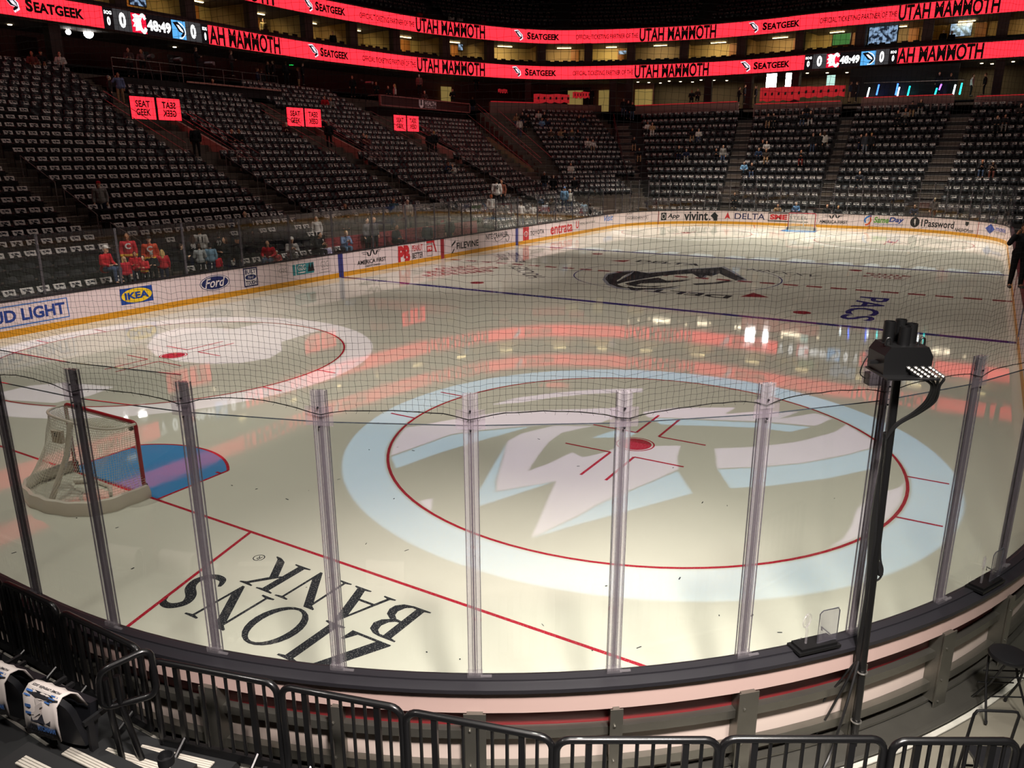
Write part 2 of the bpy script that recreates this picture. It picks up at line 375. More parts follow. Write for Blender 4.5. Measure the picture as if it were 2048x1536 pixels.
# dull red and grey wordmarks painted toward the side boards
for org, ax, up, rows, m in (((24.7, 9.6), (.88, -.47), (.47, .88), [(0, 0, 3.6, .7), (.5, .9, 3.9, .7), (1.4, 1.8, 2.2, .6)], DRED), ((36.0, -7.3), (-.1, -1), (-1, .1), [(0, 0, 2.0, .35), (.3, .55, 1.4, .3), (.1, 1.05, 1.7, .3)], DRED), ((31.5, 8.4), (.8, .6), (-.6, .8), [(0, 0, 4.2, .55), (1, .75, 2.8, .45)], BLK)):
    S = []
    for x, y, w, h in rows:
        k = int(w / .42)
        for i in range(k):
            x0 = x + i * w / k; ww = w / k * .74
            S += lay([fit(frame2d(.3, .24), x0, y, x0 + ww, y + h) if i % 3 else fit(text2d('E', .05), x0, y, x0 + ww, y + h)], 1, org, ax, up, 1, 1)
    flat('wordmark', S, m)
# big team crest at centre ice, traced where it lies
LG = lambda X, Y: tuple(at(1120 + X / 2.646, 490 + Y / 2.646, 0)[:2])
CREST = [[(395, 138), (470, 150), (540, 143), (640, 133), (700, 127), (780, 124), (855, 118), (905, 142), (978, 181), (930, 188), (880, 168), (842, 150), (800, 166), (772, 160), (745, 178), (700, 151), (620, 156), (540, 163), (440, 178), (350, 193), (306, 206), (300, 196), (345, 172), (372, 158)],
         [(238, 178), (256, 156), (330, 143), (392, 139), (362, 152), (330, 166), (318, 178), (300, 188), (306, 212), (350, 224), (420, 228), (560, 225), (640, 213), (590, 226), (500, 234), (400, 233), (310, 224), (262, 206)],
         [(342, 204), (420, 186), (520, 172), (566, 190), (640, 185), (700, 182), (640, 194), (560, 200), (430, 203), (400, 212), (470, 218), (560, 215), (500, 223), (400, 220), (360, 212)],
         [(700, 205), (800, 199), (880, 189), (930, 189), (840, 205), (720, 212)]]
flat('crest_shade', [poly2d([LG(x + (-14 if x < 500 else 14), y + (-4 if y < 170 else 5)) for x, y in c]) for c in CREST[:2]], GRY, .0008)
flat('crest', [poly2d([LG(*p) for p in c]) for c in CREST], BLK, .0018, 'dark team crest painted at centre ice')
# scuffs
sb = []
for i in range(70):
    x, y = random.uniform(.6, 9), random.uniform(-11, 4); a = random.uniform(0, PI); l = random.uniform(.012, .07)
    sb.append(line2((x, y), (x + l * cos(a), y + l * sin(a)), random.uniform(.008, .022)))
flat('scuff', sb, BLK, .003)
# ================================================================= boards
WH = mat('board_white', (226, 206, 208), .35); YEL = mat('kick_yellow', (214, 148, 22), .4); CAP = mat('cap_black', (34, 33, 37), .38)
ALU = mat('aluminium', (126, 124, 116), .38, .85, noise=.15, nscale=5); FASC = mat('fascia_pink_white', (186, 160, 152), .45)
boards = empty('rink_boards', (0, 0, 0)); tag(boards, 'white rink boards with yellow kick plate and black cap rail around the ice', 'boards')
for nm, pr, m in (('white_facing', rc(0, .012, .2, 1.05), WH), ('kick_plate', rc(-.012, .012, 0, .205), YEL), ('cap_rail', [(-.02, 1.04), (.2, 1.04), (.2, 1.075), (.1, 1.085), (.1, 1.1), (.03, 1.1), (.03, 1.085), (-.02, 1.075)], CAP)):
    b = MB(); sweep(b, pr, 0, PER, closed=True); b.build(nm, m, boards)
N0, N1 = S_CORNER0 - 6, S_CORNER1 + 9
b = MB(); sweep(b, rc(.14, .155, .83, 1.04), N0, N1); b.build('outer_fascia', FASC, boards)
BK = mat('backing_red', (140, 44, 48), .4); BW = mat('backing_white', (202, 186, 176), .4)
b = MB(); sweep(b, rc(.03, .045, .585, 1.04), N0, N1); b.build('backing_panel', BK, boards)['label'] = 'dark red upper backing of the boards'
b = MB(); sweep(b, rc(.03, .045, .08, .585), N0, N1); b.build('backing_panel', BW, boards)['label'] = 'off-white lower backing of the boards'
b = MB(); sweep(b, rc(.0455, .047, .5, .56), N0, N1); b.build('backing_stripe', BK, boards)
for z0, z1, o1 in ((.55, .63, .12), (.2, .29, .12), (.075, .1, .13)):
    b = MB(); sweep(b, rc(.05, o1, z0, z1), N0, N1); b.build('frame_rail', ALU, boards)
b = MB(); sweep(b, [(0.05, 0), (.36, 0), (.36, .03), (.345, .045), (.3, .045), (.1, .06), (.05, .06)], N0, N1); b.build('base_flange', ALU, boards)
b = MB(); sweep(b, rc(.37, .42, 0, .012), N0, N1); b.build('floor_seal', mat('seal_white', (170, 168, 158), .7, noise=.5, nscale=6), boards)
for k in range(-2, 17):
    s = S_CORNER1 - k * RR * rad(7.5); (x, y), (a, c) = rink(s); w = .055 if k % 2 else .13
    b = MB(); b.box((x + a * .115, y + c * .115, .47), (.15, w, .75), math.atan2(c, a)); b.box((x + a * .195, y + c * .195, .45), (.012, w + .05, .8), math.atan2(c, a))
    p = b.build('frame_post', ALU, boards)
    for zz in (.12, .36, .7):
        q = MB(); q.lathe((x + a * .2 + c * w * .3, y + c * .2 - a * w * .3, zz), [(.012, 0), (.012, .012), (.006, .016)], 6, axis=Vector((a, c, 0))); q.build('bolt', ALU, p)
# coloured line marks on the side boards
for x0, c in ((74.02 * FT, (46, 50, 122)), (99.5 * FT, (150, 30, 44)), (125.02 * FT, (46, 50, 122))):
    for side in (0, 1):
        s0 = x0 - RR if side == 0 else sum(SEG[:4]) + (RL - RR - x0 - .3)
        b = MB(); sweep(b, rc(-.0135, 0, .005, 1.045), s0, s0 + .3); b.build('line_stripe', mat('stripe_%d' % c[0], c, .4), boards)
# seams between the facing panels
for s in np.arange(1.2, SEG[0] + SEG[1] + SEG[2] + SEG[3], 2.44):
    b = MB(); sweep(b, rc(-.0008, .001, .2, 1.05), s, s + .006); b.build('panel_seam', mat('seam_dark', (96, 78, 80)), boards)
for u, v in ((1316, 445), (1738, 455), (1955, 462)):
    s, z = board_hit(u, v); b = MB(); sweep(b, rc(-.0135, 0, .01, 1.04), s, s + .05); b.build('line_stripe', mat('gate_red', (140, 40, 30)), boards)
# ---- adverts on the boards
PAL = {'k': (22, 22, 26), 'w': (236, 226, 226), 'navy': (26, 28, 78), 'blue': (20, 62, 150), 'ikb': (16, 62, 150), 'y': (240, 200, 30), 'r': (196, 34, 44), 'teal': (56, 140, 148), 'grn': (94, 150, 60), 'or': (222, 92, 40), 'g': (150, 140, 136), 'fblu': (22, 34, 92), 'bblu': (30, 60, 140), 'lb': (44, 110, 190), 'mox': (48, 74, 158)}
def adm(c): return mat('print_' + c, PAL[c], .4)
def on_boards(shape, s0, s1, z0, z1, off):
    v, f = shape; b = MB(); b.add([rp(s0 + p[0] * (s1 - s0), -off, z0 + p[1] * (z1 - z0)) for p in v], f); return b
def advert(label, ul, ur, vt, vb, items, zr=None):
    um = (ul + ur) / 2; s0 = board_hit(ul, (vt + vb) / 2)[0]; s1 = board_hit(ur, (vt + vb) / 2)[0]
    if s0 > s1: s0 -= PER
    z1 = board_hit(um, vt)[1]; z0 = board_hit(um, vb)[1]
    if zr: z0, z1 = zr
    root = None
    for i, (c, sh, x0, y0, x1, y1) in enumerate(items):
        nm = 'lettering' if isinstance(sh, str) else 'emblem'
        if isinstance(sh, str):
            t = sh.split('|'); sh = text2d(t[0], float(t[1]) if len(t) > 1 else .02, float(t[2]) if len(t) > 2 else 0)
        b = on_boards(fit(sh, x0, y0, x1, y1), s0, s1, z0, z1, .0028 + .0022 * i)
        if root is None: root = b.build('advert', adm(c), boards); root['label'] = label
        else: b.build(nm, adm(c), root)
R8 = rect2d(8)
advert('blue framed lettering advert', -40, 141, 611, 671, [('lb', frame2d(.012, .05), 0, 0, 1, 1), ('bblu', 'BUD LIGHT|.035', .03, .2, .96, .8)], (.3, .93))
advert('blue and yellow oval advert', 240, 306, 574, 606, [('ikb', R8, 0, 0, 1, 1), ('y', ell2d(), .03, .05, .97, .95), ('ikb', 'IKEA|.045', .13, .28, .87, .72)])
advert('dark blue oval advert', 399, 460, 550, 581, [('fblu', ell2d(), 0, 0, 1, 1), ('w', ring2d(.04), .02, .04, .98, .96), ('w', 'Ford|.012|.35', .16, .22, .84, .82)])
advert('square navy boxed advert', 487, 515, 535, 573, [('navy', R8, 0, 0, 1, 1), ('w', R8, .08, .07, .92, .93), ('navy', 'BUILT|.03', .12, .68, .88, .9), ('fblu', ell2d(), .1, .36, .9, .64), ('w', 'Ford|.0|.3', .3, .42, .7, .58), ('navy', 'TOUGH|.03', .12, .1, .88, .32)])
advert('small grey outline advert', 555, 577, 530, 552, [('g', frame2d(.03, .03), 0, 0, 1, 1), ('g', 'G2G|.01', .12, .3, .88, .7)])
advert('teal block advert', 585, 630, 524, 551, [('teal', R8, 0, .1, .95, .9), ('w', R8, .12, .1, .15, .9), ('w', 'G2G|.01', .22, .42, .58, .82), ('w', R8, .22, .22, .56, .3), ('k', poly2d([(0, 0), (.3, 1), (.45, .3), (.7, 1), (1, 0)]), .66, .25, .97, .95)])
advert('small grey boxed advert', 637, 661, 518, 544, [('g', frame2d(.03, .03), 0, 0, 1, 1), ('g', 'G2G|.0', .18, .38, .82, .85), ('g', R8, .2, .2, .8, .25)])
WING = [stroke2d(bez([(.02, .78), (.28, .78), (.34, .3), (.42, .3), (.5, .95), (.58, .95), (.64, .4), (.72, .4), (.78, .82), (.98, .95)], 5), .07), stroke2d([(.06, .58), (.27, .56)], .07), stroke2d([(.74, .66), (.92, .74)], .07)]
advert('black winged emblem advert on the side boards', 714, 772, 500, 535, [('k', WING[0], .15, .58, .85, 1.0), ('k', WING[1], .15, .58, .85, 1.0), ('k', WING[2], .15, .58, .85, 1.0), ('k', 'AMERICA FIRST|.02', 0, .26, 1, .5), ('k', 'CREDIT UNION', .25, .08, .78, .17)])
advert('red and black jar advert', 796, 872, 484, 524, [('r', 'PB|.06', 0, .05, .3, .92), ('w', 'fit|.01', .07, .08, .18, .35), ('r', 'PEANUT|.015', .36, .56, .64, .86), ('k', 'BETTER|.015', .36, .2, .64, .48), ('r', R8, .74, .86, .96, 1.0), ('r', R8, .74, .42, .9, .72), ('w', 'PB|.02', .77, .5, .88, .66), ('g', frame2d(.05, .05), .74, .2, .9, .84), ('r', stroke2d([(.93, .9), (1, .35)], .03), 0, 0, 1, 1)])
advert('black slashed emblem advert', 903, 957, 477, 504, [('k', poly2d([(0, .35), (1, 1), (1, .65), (0, .05)]), .0, .5, .14, 1), ('k', poly2d([(0, .1), (.7, .7), (.7, .45), (0, -.2)]), .0, .05, .14, .6), ('k', 'FILEVINE|.02', .18, .3, 1, .78)])
advert('black fish-hook lettering advert', 972, 1019, 463, 487, [('k', 'NITE CRAWLER|.02', 0, .45, .92, .9), ('k', stroke2d(bez([(.36, .5), (.42, .22), (.6, .25), (.78, .5), (.9, .62), (.98, .4), (.93, .08), (.86, .1), (.84, .3)], 6), .025), 0, 0, 1, 1)])
advert('red square emblem advert', 1046, 1088, 452, 481, [('r', R8, 0, .05, .27, 1.0), ('w', ring2d(.08), .05, .35, .22, .72), ('w', ring2d(.1), .1, .42, .17, .7), ('k', 'TOYOTA|.01', .33, .38, 1, .68)])
advert('red lower-case lettering advert', 1101, 1145, 445, 470, [('r', 'entrata|.025', 0, .15, 1, .9)])
advert('dull red crest lettering advert', 1152, 1190, 438, 456, [('r', 'U|.03', 0, .1, .14, .9), ('g', 'HEALTH|.01', .2, .4, .62, .7), ('g', 'UTAH', .66, .45, .98, .7)])
advert('small blue script advert', 1208, 1226, 430, 447, [('lb', 'Visit|.02|.3', 0, .3, 1, 1)])
advert('black outline boxed advert', 1252, 1296, 424, 442, [('k', frame2d(.01, .03), 0, .1, 1, .62), ('k', 'JUST|.005', .03, .7, .3, .95), ('k', 'INGREDIENTS|.005', .05, .22, .95, .5)])
advert('black rounded square emblem advert', 1322, 1359, 425, 440, [('k', R8, 0, 0, .3, 1), ('w', ring2d(.1), .05, .15, .25, .85), ('k', 'App|.03|.2', .36, .1, 1, .85)])
HOUSE = poly2d([(0, .55), (.5, 1), (1, .55), (.88, .5), (.88, 0), (.4, 0), (.4, .22), (.14, .45)])
advert('black lettering and house emblem advert', 1368, 1437, 423, 441, [('k', 'vivint|.03', 0, .0, .7, 1.0), ('k', ell2d(), .735, .02, .78, .2), ('k', HOUSE, .77, .0, 1, .95)])
DEL = poly2d([(0, 0), (.5, 1), (1, 0), (.5, .25)])
advert('red triangle emblem with wide navy lettering advert', 1449, 1530, 424, 441, [('r', DEL, 0, .1, .15, .95), ('navy', 'DELTA|.01||'.replace('||', ''), .25, .15, 1, .85)])
advert('red lettering in black frame advert', 1536, 1617, 426, 444, [('k', R8, 0, .9, 1, 1), ('k', R8, 0, 0, 1, .1), ('k', R8, 0, 0, .015, 1), ('r', 'SME|.05', .05, .22, .48, .8), ('k', 'STEEL|.005', .54, .35, .98, .7)])
advert('black winged emblem advert on the end boards', 1639, 1696, 429, 449, [('k', WING[0], .15, .5, .85, 1.0), ('k', WING[1], .15, .5, .85, 1.0), ('k', WING[2], .15, .5, .85, 1.0), ('k', 'AMERICA FIRST|.02', 0, .1, 1, .42)])
advert('green and blue lettering with arrow ring advert', 1728, 1808, 433, 452, [('or', stroke2d(bez([(.1, .0), (.5, .1), (.8, .5), (.7, .9)], 5), .2), .02, .05, .2, .95), ('lb', stroke2d(bez([(.9, 1), (.5, .95), (.1, .6), (.2, .2)], 5), .2), .0, .1, .2, 1), ('grn', 'Same|.035|.2', .24, .3, .62, .95), ('bblu', 'Day|.035|.2', .62, .3, 1, .95), ('lb', 'Heating & Air, Plumbing, Electrical|.0', .24, .08, .98, .25)])
advert('black disc emblem with black lettering advert', 1820, 1909, 436, 457, [('k', ell2d(), 0, 0, .2, 1), ('w', R8, .085, .2, .115, .8), ('k', '1Password|.02', .24, .12, 1, .82)])
advert('small shield and slanted lettering advert', 1910, 1948, 443, 467, [('k', poly2d([(0, 1), (1, 1), (1, .4), (.5, 0), (0, .4)]), .5, .6, .68, 1), ('k', 'NHLSHOP.com|.02|.25', 0, .1, 1, .42)])
advert('blue diamond emblem advert', 1970, 2012, 449, 470, [('mox', poly2d([(0, .5), (.5, 1), (1, .5), (.5, 0)]), 0, 0, .38, 1), ('w', 'm|.03', .1, .35, .28, .65), ('mox', 'moxie|.025', .42, .4, 1, .85), ('g', 'PEST CONTROL', .45, .12, .98, .28)])
# ================================================================= glass around the ice
GL = clear('rink_glass', (.95, .97, .965), .012, (120, 130, 128), 1.5, .012)
GE = clear('glass_edge', (.35, .38, .4), .55, (70, 76, 84))
PST = clear('clear_post', (.95, .945, .95), .1, (200, 194, 198), 1.2, .12); PDK = clear('post_groove', (.6, .58, .62), .35, (120, 112, 120), 1.2); PPL = clear('splice_plate', (.93, .91, .93), .12, (170, 160, 168), 1.2)
STEEL = mat('dark_bolt', (40, 38, 42), .35, .8)
def glass_panel(s0, s1, z0, z1, label, group, off=.03, t=.012):
    (ax, ay, _), (bx, by, _) = rp(s0, off, 0), rp(s1, off, 0); d = Vector((bx - ax, by - ay, 0)); L = d.length; a = math.atan2(d.y, d.x)
    root = empty('glass_sheet', ((ax + bx) / 2, (ay + by) / 2, z0), a); tag(root, label, 'glass panel', group)
    b = MB(); b.box((0, 0, (z1 - z0) / 2), (L - .02, t, z1 - z0)); b.build('pane', GL, root)
    e = MB(); e.box((0, 0, z1 - z0 + .003), (L - .02, t, .005)); e.build('top_edge', GE, root); return root
POSTP = {}
def post(s, z0, z1, label, group, near, w=.105, off=.03):
    (x, y, _) = rp(s, off, 0); (n0, n1) = rink(s)[1]; a = math.atan2(n1, n0) - PI / 2
    root = empty('glass_post', (x, y, z0), a); tag(root, label, 'post', group); k = (near, round(z1 - z0, 2), w)
    if k not in POSTP:
        h = z1 - z0; L = []
        b = MB()
        for sx in (-1, 1):
            for sy in (-1, 1): b.box((sx * w * .27, sy * .016, h / 2), (w * .42, .012, h))
        L.append(('cover_strip', b, PST))
        g = MB()
        for sy in (-1, 1):
            g.box((0, sy * .016, h / 2), (w * .1, .013, h))
            for sx in (-.5, -.16, .16, .5): g.box((sx * w, sy * .017, h / 2), (w * .035, .0135, h))
        L.append(('groove', g, PDK))
        if near:
            p = MB(); p.box((0, .03, h - .19), (.215, .006, .15)); L.append(('splice_plate', p, PPL))
            q = MB(); q.box((0, .032, h - .09), (w * 1.12, .014, .2)); L.append(('top_sleeve', q, PDK if 0 else PST))
            f = MB(); f.box((0, .02, .02), (w * 1.2, .05, .05)); f.box((-.09, .035, .012), (.09, .02, .012)); L.append(('foot_clip', f, PST))
            for zz in (h - .27, h - .12):
                t = MB(); t.lathe((0, .042, zz), [(.008, 0), (.008, .008), (.004, .012)], 8, axis=Vector((0, 1, 0))); L.append(('bolt', t, STEEL))
        POSTP[k] = [(nm, bb.build(nm, m, root), m) for nm, bb, m in L]
    else:
        for nm, o, m in POSTP[k]: c = o.copy(); COL.objects.link(c); c.parent = root
    return root
NS = [S_CORNER1 - RR * rad(7.5) * k for k in range(-3, 13)]       # posts along the near corner; k = 0 stands where the curve meets the end boards
for k, s in enumerate(NS):
    kk = k - 3
    post(s, 1.1, 3.47, 'clear plastic glass post, %s from the straight end of the curved near boards' % ORD[k], 'posts on the near boards', True)
    if k:
        tall = kk <= 2
        glass_panel(s, NS[k - 1], 1.1, 3.22, 'tall clear glass panel, %s from the straight end of the near boards' % ORD[k - 1], 'glass on the near boards')
        if tall: glass_panel(s, NS[k - 1], 3.226, 3.52, 'low upper glass strip, %s from the straight end of the near boards' % ORD[k - 1], 'glass on the near boards', .032)
# left side boards, then the far end
LX = [4.6, 7.1, 9.66, 12.22, 14.76, 17.31, 19.82, 22.33, 25.0, 25.85, 27.5, 28.3, 29.9, 31.2, 32.4, 33.3, 35.9, 38.4, 40.9, 43.4, 45.9, 48.4, 50.9]
cn = 0
for i, x in enumerate(LX):
    s = x - RR
    post(s, 1.1, 2.94, 'slim clear glass post, %s along the long side boards' % ORD[i], 'posts on the side boards', False, .075)
    if i: glass_panel(LX[i - 1] - RR, s, 1.1, 2.93, 'clear glass panel, %s along the long side boards' % ORD[i - 1], 'glass on the side boards')
FS0 = SEG[0] + .7; FS1 = sum(SEG[:4]) + .4; n = 36; FSS = [FS0 + (FS1 - FS0) * i / n for i in range(n + 1)]
def ordn(i): return ORD[i] if i < 30 else 'thirty-' + ORD[i - 30]
for i, s in enumerate(FSS):
    post(s, 1.1, 3.48, 'slim far glass post, %s along the curved far end boards' % ordn(i), 'posts on the far boards', False, .06)
    if i: glass_panel(FSS[i - 1], s, 1.1, 3.46, 'far glass panel, %s along the curved far end boards' % ordn(i - 1), 'glass on the far boards')
RSX = [44, 41.5, 39, 36.5, 34]
# ================================================================= safety netting over the near glass
NET = mat('net_cord', (16, 14, 14), .9, spec=.1)
def netting():
    off, cell, z0, z1 = .075, .0448, 3.36, 7.9
    s0, s1 = S_CORNER0 - 4.5, S_CORNER1 + 8.5; na = int((s1 - s0) / cell); nz = int((z1 - z0) / cell)
    S = np.linspace(s0, s1, na + 1); Z = np.arange(nz + 1) * cell + z0
    base = np.array([rp(s, off, 0)[:2] for s in S]); nrm = np.array([rink(s)[1] for s in S])
    ph = np.abs(((S - S_CORNER1) / (RR * rad(7.5)) + .5) % 1 - .5)           # 0 at a post
    rng = np.random.RandomState(3); V = np.zeros((na + 1, nz + 1, 3))
    for j, z in enumerate(Z):
        f = math.exp(-(z - z0) / 1.1); dz = -.075 * np.exp(-ph * 7) * f + .018 * np.sin(S * 1.3 + z * .9) + .012 * np.sin(S * 3.1 - z * 1.7)
        bow = .05 * np.sin(S * .9 + z * .5) * (1 - f) + .012 * np.sin(S * 5 + z * 2)
        V[:, j, 0] = base[:, 0] + nrm[:, 0] * bow; V[:, j, 1] = base[:, 1] + nrm[:, 1] * bow; V[:, j, 2] = z + dz
    V += rng.normal(0, .0022, V.shape)
    tang = np.gradient(base, axis=0); tang /= np.linalg.norm(tang, axis=1)[:, None]; r = .00105
    def strands(A, side, out):           # A: (strands, nodes, 3)
        m, k, _ = A.shape; c = np.stack([side * 1.0 * r, -side * .5 * r + out * .87 * r, -side * .5 * r - out * .87 * r], 2)  # (m,k,3dirs,3)
        P = A[:, :, None, :] + c; i = np.arange(m)[:, None, None] * k * 3 + np.arange(k - 1)[None, :, None] * 3; j = np.arange(3)[None, None, :]
        q = np.stack([i + j, i + (j + 1) % 3, i + 3 + (j + 1) % 3, i + 3 + j], 3).reshape(-1, 4); return P.reshape(-1, 3), q
    sd = np.zeros(V.shape); sd[:, :, :2] = tang[:, None, :]; od = np.zeros(V.shape); od[:, :, :2] = nrm[:, None, :]
    up = np.zeros(V.shape); up[:, :, 2] = 1
    swap = lambda a: np.transpose(a, (1, 0, 2))
    p1, q1 = strands(V, sd[:, :, None, :][:, :, 0], od); p2, q2 = strands(swap(V), swap(up), swap(od))
    P = np.concatenate([p1, p2]); Q = np.concatenate([q1, q2 + len(p1)])
    me = bpy.data.meshes.new('net_mesh'); me.vertices.add(len(P)); me.vertices.foreach_set('co', P.ravel())
    me.loops.add(Q.size); me.loops.foreach_set('vertex_index', Q.ravel().astype(np.int32)); me.polygons.add(len(Q))
    me.polygons.foreach_set('loop_start', np.arange(0, Q.size, 4, dtype=np.int32)); me.update(calc_edges=True); me.materials.append(NET)
    root = link('safety_netting', me); tag(root, 'black square-mesh safety netting hanging above the near glass', 'netting')
    b = MB(); E = V[:, 0] + np.array([0, 0, -.004]); b.tube([E[i] for i in range(0, na + 1, 2)], .0035, 5)
    for i in range(0, na, 2):
        a = rng.uniform(-.02, .02); b.tube([E[i], E[i] + np.array([tang[i][0] * a, tang[i][1] * a, -rng.uniform(.01, .028)])], .001, 3)
    b.build('border_rope', NET, root)
netting()
# ================================================================= goals
GR = mat('goal_red', (166, 20, 34), .3, coat=.3); GN = mat('goal_cord', (226, 218, 200), .8); GP = mat('goal_padding', (222, 212, 196), .32, bump=.5, nscale=9, coat=.4); BKP = mat('black_plastic', (20, 20, 22), .45)
def goal(name_label, x, flip, group):
    root = empty('hockey_goal', (x, 0, 0), PI if flip else 0); tag(root, name_label, 'goal', group)
    h, w, r = 1.22, .945, .03             # local +x looks up the ice, the frame behind lies toward -x
    b = MB(); pts = [(0, -w, .02), (0, -w, h - .06), (0, -w + .018, h - .018), (0, -w + .06, h), (0, w - .06, h), (0, w - .018, h - .018), (0, w, h - .06), (0, w, .02)]
    b.tube(pts, r, 12); b.build('red_frame', GR, root, True)
    for sy in (-1, 1):
        q = MB(); q.tube([(.02, sy * w, 0), (.02, sy * w, .2)], .034, 10); q.build('post_base', BKP, root)
    def base(t):       # floor outline, from right post round the back to left post
        a = PI * t - PI / 2; return np.array([-1.12 * abs(cos(a)) ** .75 , 1.22 * sin(a) * (1 - .16 * abs(sin(a)) ** 6), 0])
    def top(t):        # the same round the shallow top shelf
        a = PI * t - PI / 2; return np.array([-.46 * abs(cos(a)) ** .5, w * np.sign(sin(a)) * abs(sin(a)) ** .62, h - .02])
    T = np.linspace(0, 1, 61)
    b = MB(); vs = []; prof = [(.0, .0), (.05, .0), (.055, .1), (.02, .2), (-.03, .21), (-.045, .1)]
    for t in T:
        p = base(t); c = np.array([-.35, 0, 0]); d = (p - c); d[2] = 0; d /= np.linalg.norm(d)
        wob = .012 * sin(t * 60)
        vs += [tuple(p + d * (o + wob) + np.array([0, 0, z])) for o, z in prof]
    k = len(prof); fs = [(i * k + j, i * k + (j + 1) % k, (i + 1) * k + (j + 1) % k, (i + 1) * k + j) for i in range(60) for j in range(k)]
    b.add(vs, fs + [tuple(range(k)), tuple(60 * k + j for j in range(k))]); b.build('skirt_pad', GP, root, True)
    b = MB(); b.tube([top(t) for t in np.linspace(0, 1, 40)], .022, 8); b.build('top_shelf_rail', GP, root, True)
    b = MB(); b.tube([(-.46, 0, h - .02), (-.6, 0, .7), (-.95, 0, .06)], .045, 10); b.build('centre_brace', GP, root, True)
    b = MB(); b.tube([(-.3, -.5, .05), (-.12, -.2, .03), (-.1, .2, .03), (-.3, .5, .05)], .03, 8); b.build('base_rail', GP, root, True)
    # net: back and sides as one bellied sheet, and the top
    n1, n2 = (66, 30) if not flip else (40, 16); rr = .0032 if not flip else .0042; V = np.zeros((n1 + 1, n2 + 1, 3))
    for i in range(n1 + 1):
        t = i / n1
        for j in range(n2 + 1):
            f = j / n2; p = base(t) * (1 - f) + top(t) * f; p[2] = .16 + (h - .19) * f
            belly = .16 * sin(PI * f) * (.6 + .4 * sin(t * 9)); c = np.array([-.1, 0, 0]); d = (c - p); d[2] = 0; p = p + d * belly
            p[0] += .02 * sin(t * 40 + f * 9) * sin(PI * f); V[i, j] = p
    b = MB()
    for i in range(n1 + 1): b.tube(V[i], rr, 3, caps=False)
    for j in range(n2 + 1): b.tube(V[:, j], rr, 3, caps=False)
    b.build('net', GN, root)
    b = MB()
    for i in range(0, 41): y = -w + 2 * w * i / 40; d = -.46 * max(0, 1 - (abs(y) / w) ** 3.2) ** .5; b.tube([(0, y, h - .01), (d * .5, y, h - .05), (d, y, h - .02)], rr, 3, caps=False)
    for f in np.linspace(.1, .95, 9): b.tube([(-.46 * f * max(0, 1 - (abs(y) / w) ** 3.2) ** .5, y, h - .015 - .035 * sin(PI * f)) for y in np.linspace(-w * .97, w * .97, 24)], rr, 3, caps=False)
    b.build('top_net', GN, root)
    b = MB(); b.tube([(-.012, y, .2 + (h - .28) * f) for y in (-w + .03,) for f in np.linspace(0, 1, 14)], .009, 5); b.tube([(-.012, w - .03, .2 + (h - .28) * f) for f in np.linspace(0, 1, 14)], .009, 5)
    b.tube([(-.012, y, h - .04) for y in np.linspace(-w + .06, w - .06, 20)], .009, 5); b.build('lacing', GN, root)
    return root
g1 = goal('red-framed hockey goal with white net beside the blue crease near the glass', 11 * FT, False, None)
b = MB(); b.box((-.53, .3, .93), (.06, .2, .2), rz=.2); p = b.build('tag', mat('tag_beige', (205, 190, 170), .6), g1)
b = MB(); v, f = text2d('R', .03); b.add([(-.567, .33 - q[0] * .07, .94 + q[1] * .06) for q in v], f); b.build('lettering', BKP, p)
b = MB(); b.box((-.03, -.86, 1.12), (.05, .05, .06)); b.build('camera', BKP, g1)
g2 = goal('red-framed goal far off before the end boards', RL - 11 * FT, True, None)
b = MB(); b.box((-.3, .55, 1.29), (.25, .3, .12)); b.build('camera_box', mat('box_pale', (190, 180, 175)), g2)
# ================================================================= camera rig on the black pole
BKM = mat('black_metal', (14, 14, 15), .42, spec=.4); BKC = mat('cable_black', (16, 16, 17), .5); SIL = mat('silver', (190, 188, 182), .28, .9)
PX, PY = 3.32, -11.42
pt = atx(1795, 745, 2.86); pbm = atx(1712, 1455, 3.2)
r = empty('camera_pole', (float(pbm[0]), float(pbm[1]), 0)); tag(r, 'tall black pole strapped with cables at the curved boards', 'pole')
B0 = Vector((0, 0, 0)); T0 = Vector(tuple(pt)) - Vector((float(pbm[0]), float(pbm[1]), 0))
b = MB(); b.tube([B0, B0.lerp(T0, .5), T0], .03, 12); b.build('pole', BKM, r, True)
b = MB(); b.tube([B0.lerp(T0, f) + Vector((.02 + .018 * sin(f * 9), .03, 0)) for f in np.linspace(.2, .86, 14)], [.034 + .012 * sin(i * .9) for i in range(14)], 8); b.build('cable_sleeve', BKC, r, True)
for k, (o, e) in enumerate(((Vector((-.05, .1, 0)), .01), (Vector((-.12, .05, 0)), .012), (Vector((-.02, .14, 0)), .008))):
    b = MB(); b.tube(bez([B0.lerp(T0, .28) + Vector((.02, .03, 0)), B0.lerp(T0, .16) + o * 1.6, B0 + o * 3.2 + Vector((0, 0, .1)), B0 + o * 5 + Vector((-.4, .0, .02)), B0 + o * 6 + Vector((-1.0, -.3, .01))], 6), e, 6); b.build('cable', BKC, r, True)
for f in (.09, .24):
    b = MB(); p = B0.lerp(T0, f); b.tube([p + Vector((.04 * cos(a), .04 * sin(a), 0)) for a in np.linspace(0, 2 * PI, 13)[:-1]], .008, 6, closed=True); b.box(p + Vector((.07, 0, 0)), (.06, .025, .03)); b.build('clamp', SIL, r)
b = MB(); q = B0.lerp(T0, .55); b.tube(bez([q + Vector((.03, 0, .3)), q + Vector((.045, -.03, .02)), q + Vector((.05, -.06, -.09)), q + Vector((.03, -.05, -.16)), q + Vector((.02, -.01, -.2))], 6), .008, 6); b.tube([q + Vector((.02, -.02, -.02)), q + Vector((.03, -.05, -.13))], .022, 8); b.build('cable_loop', BKC, r, True)
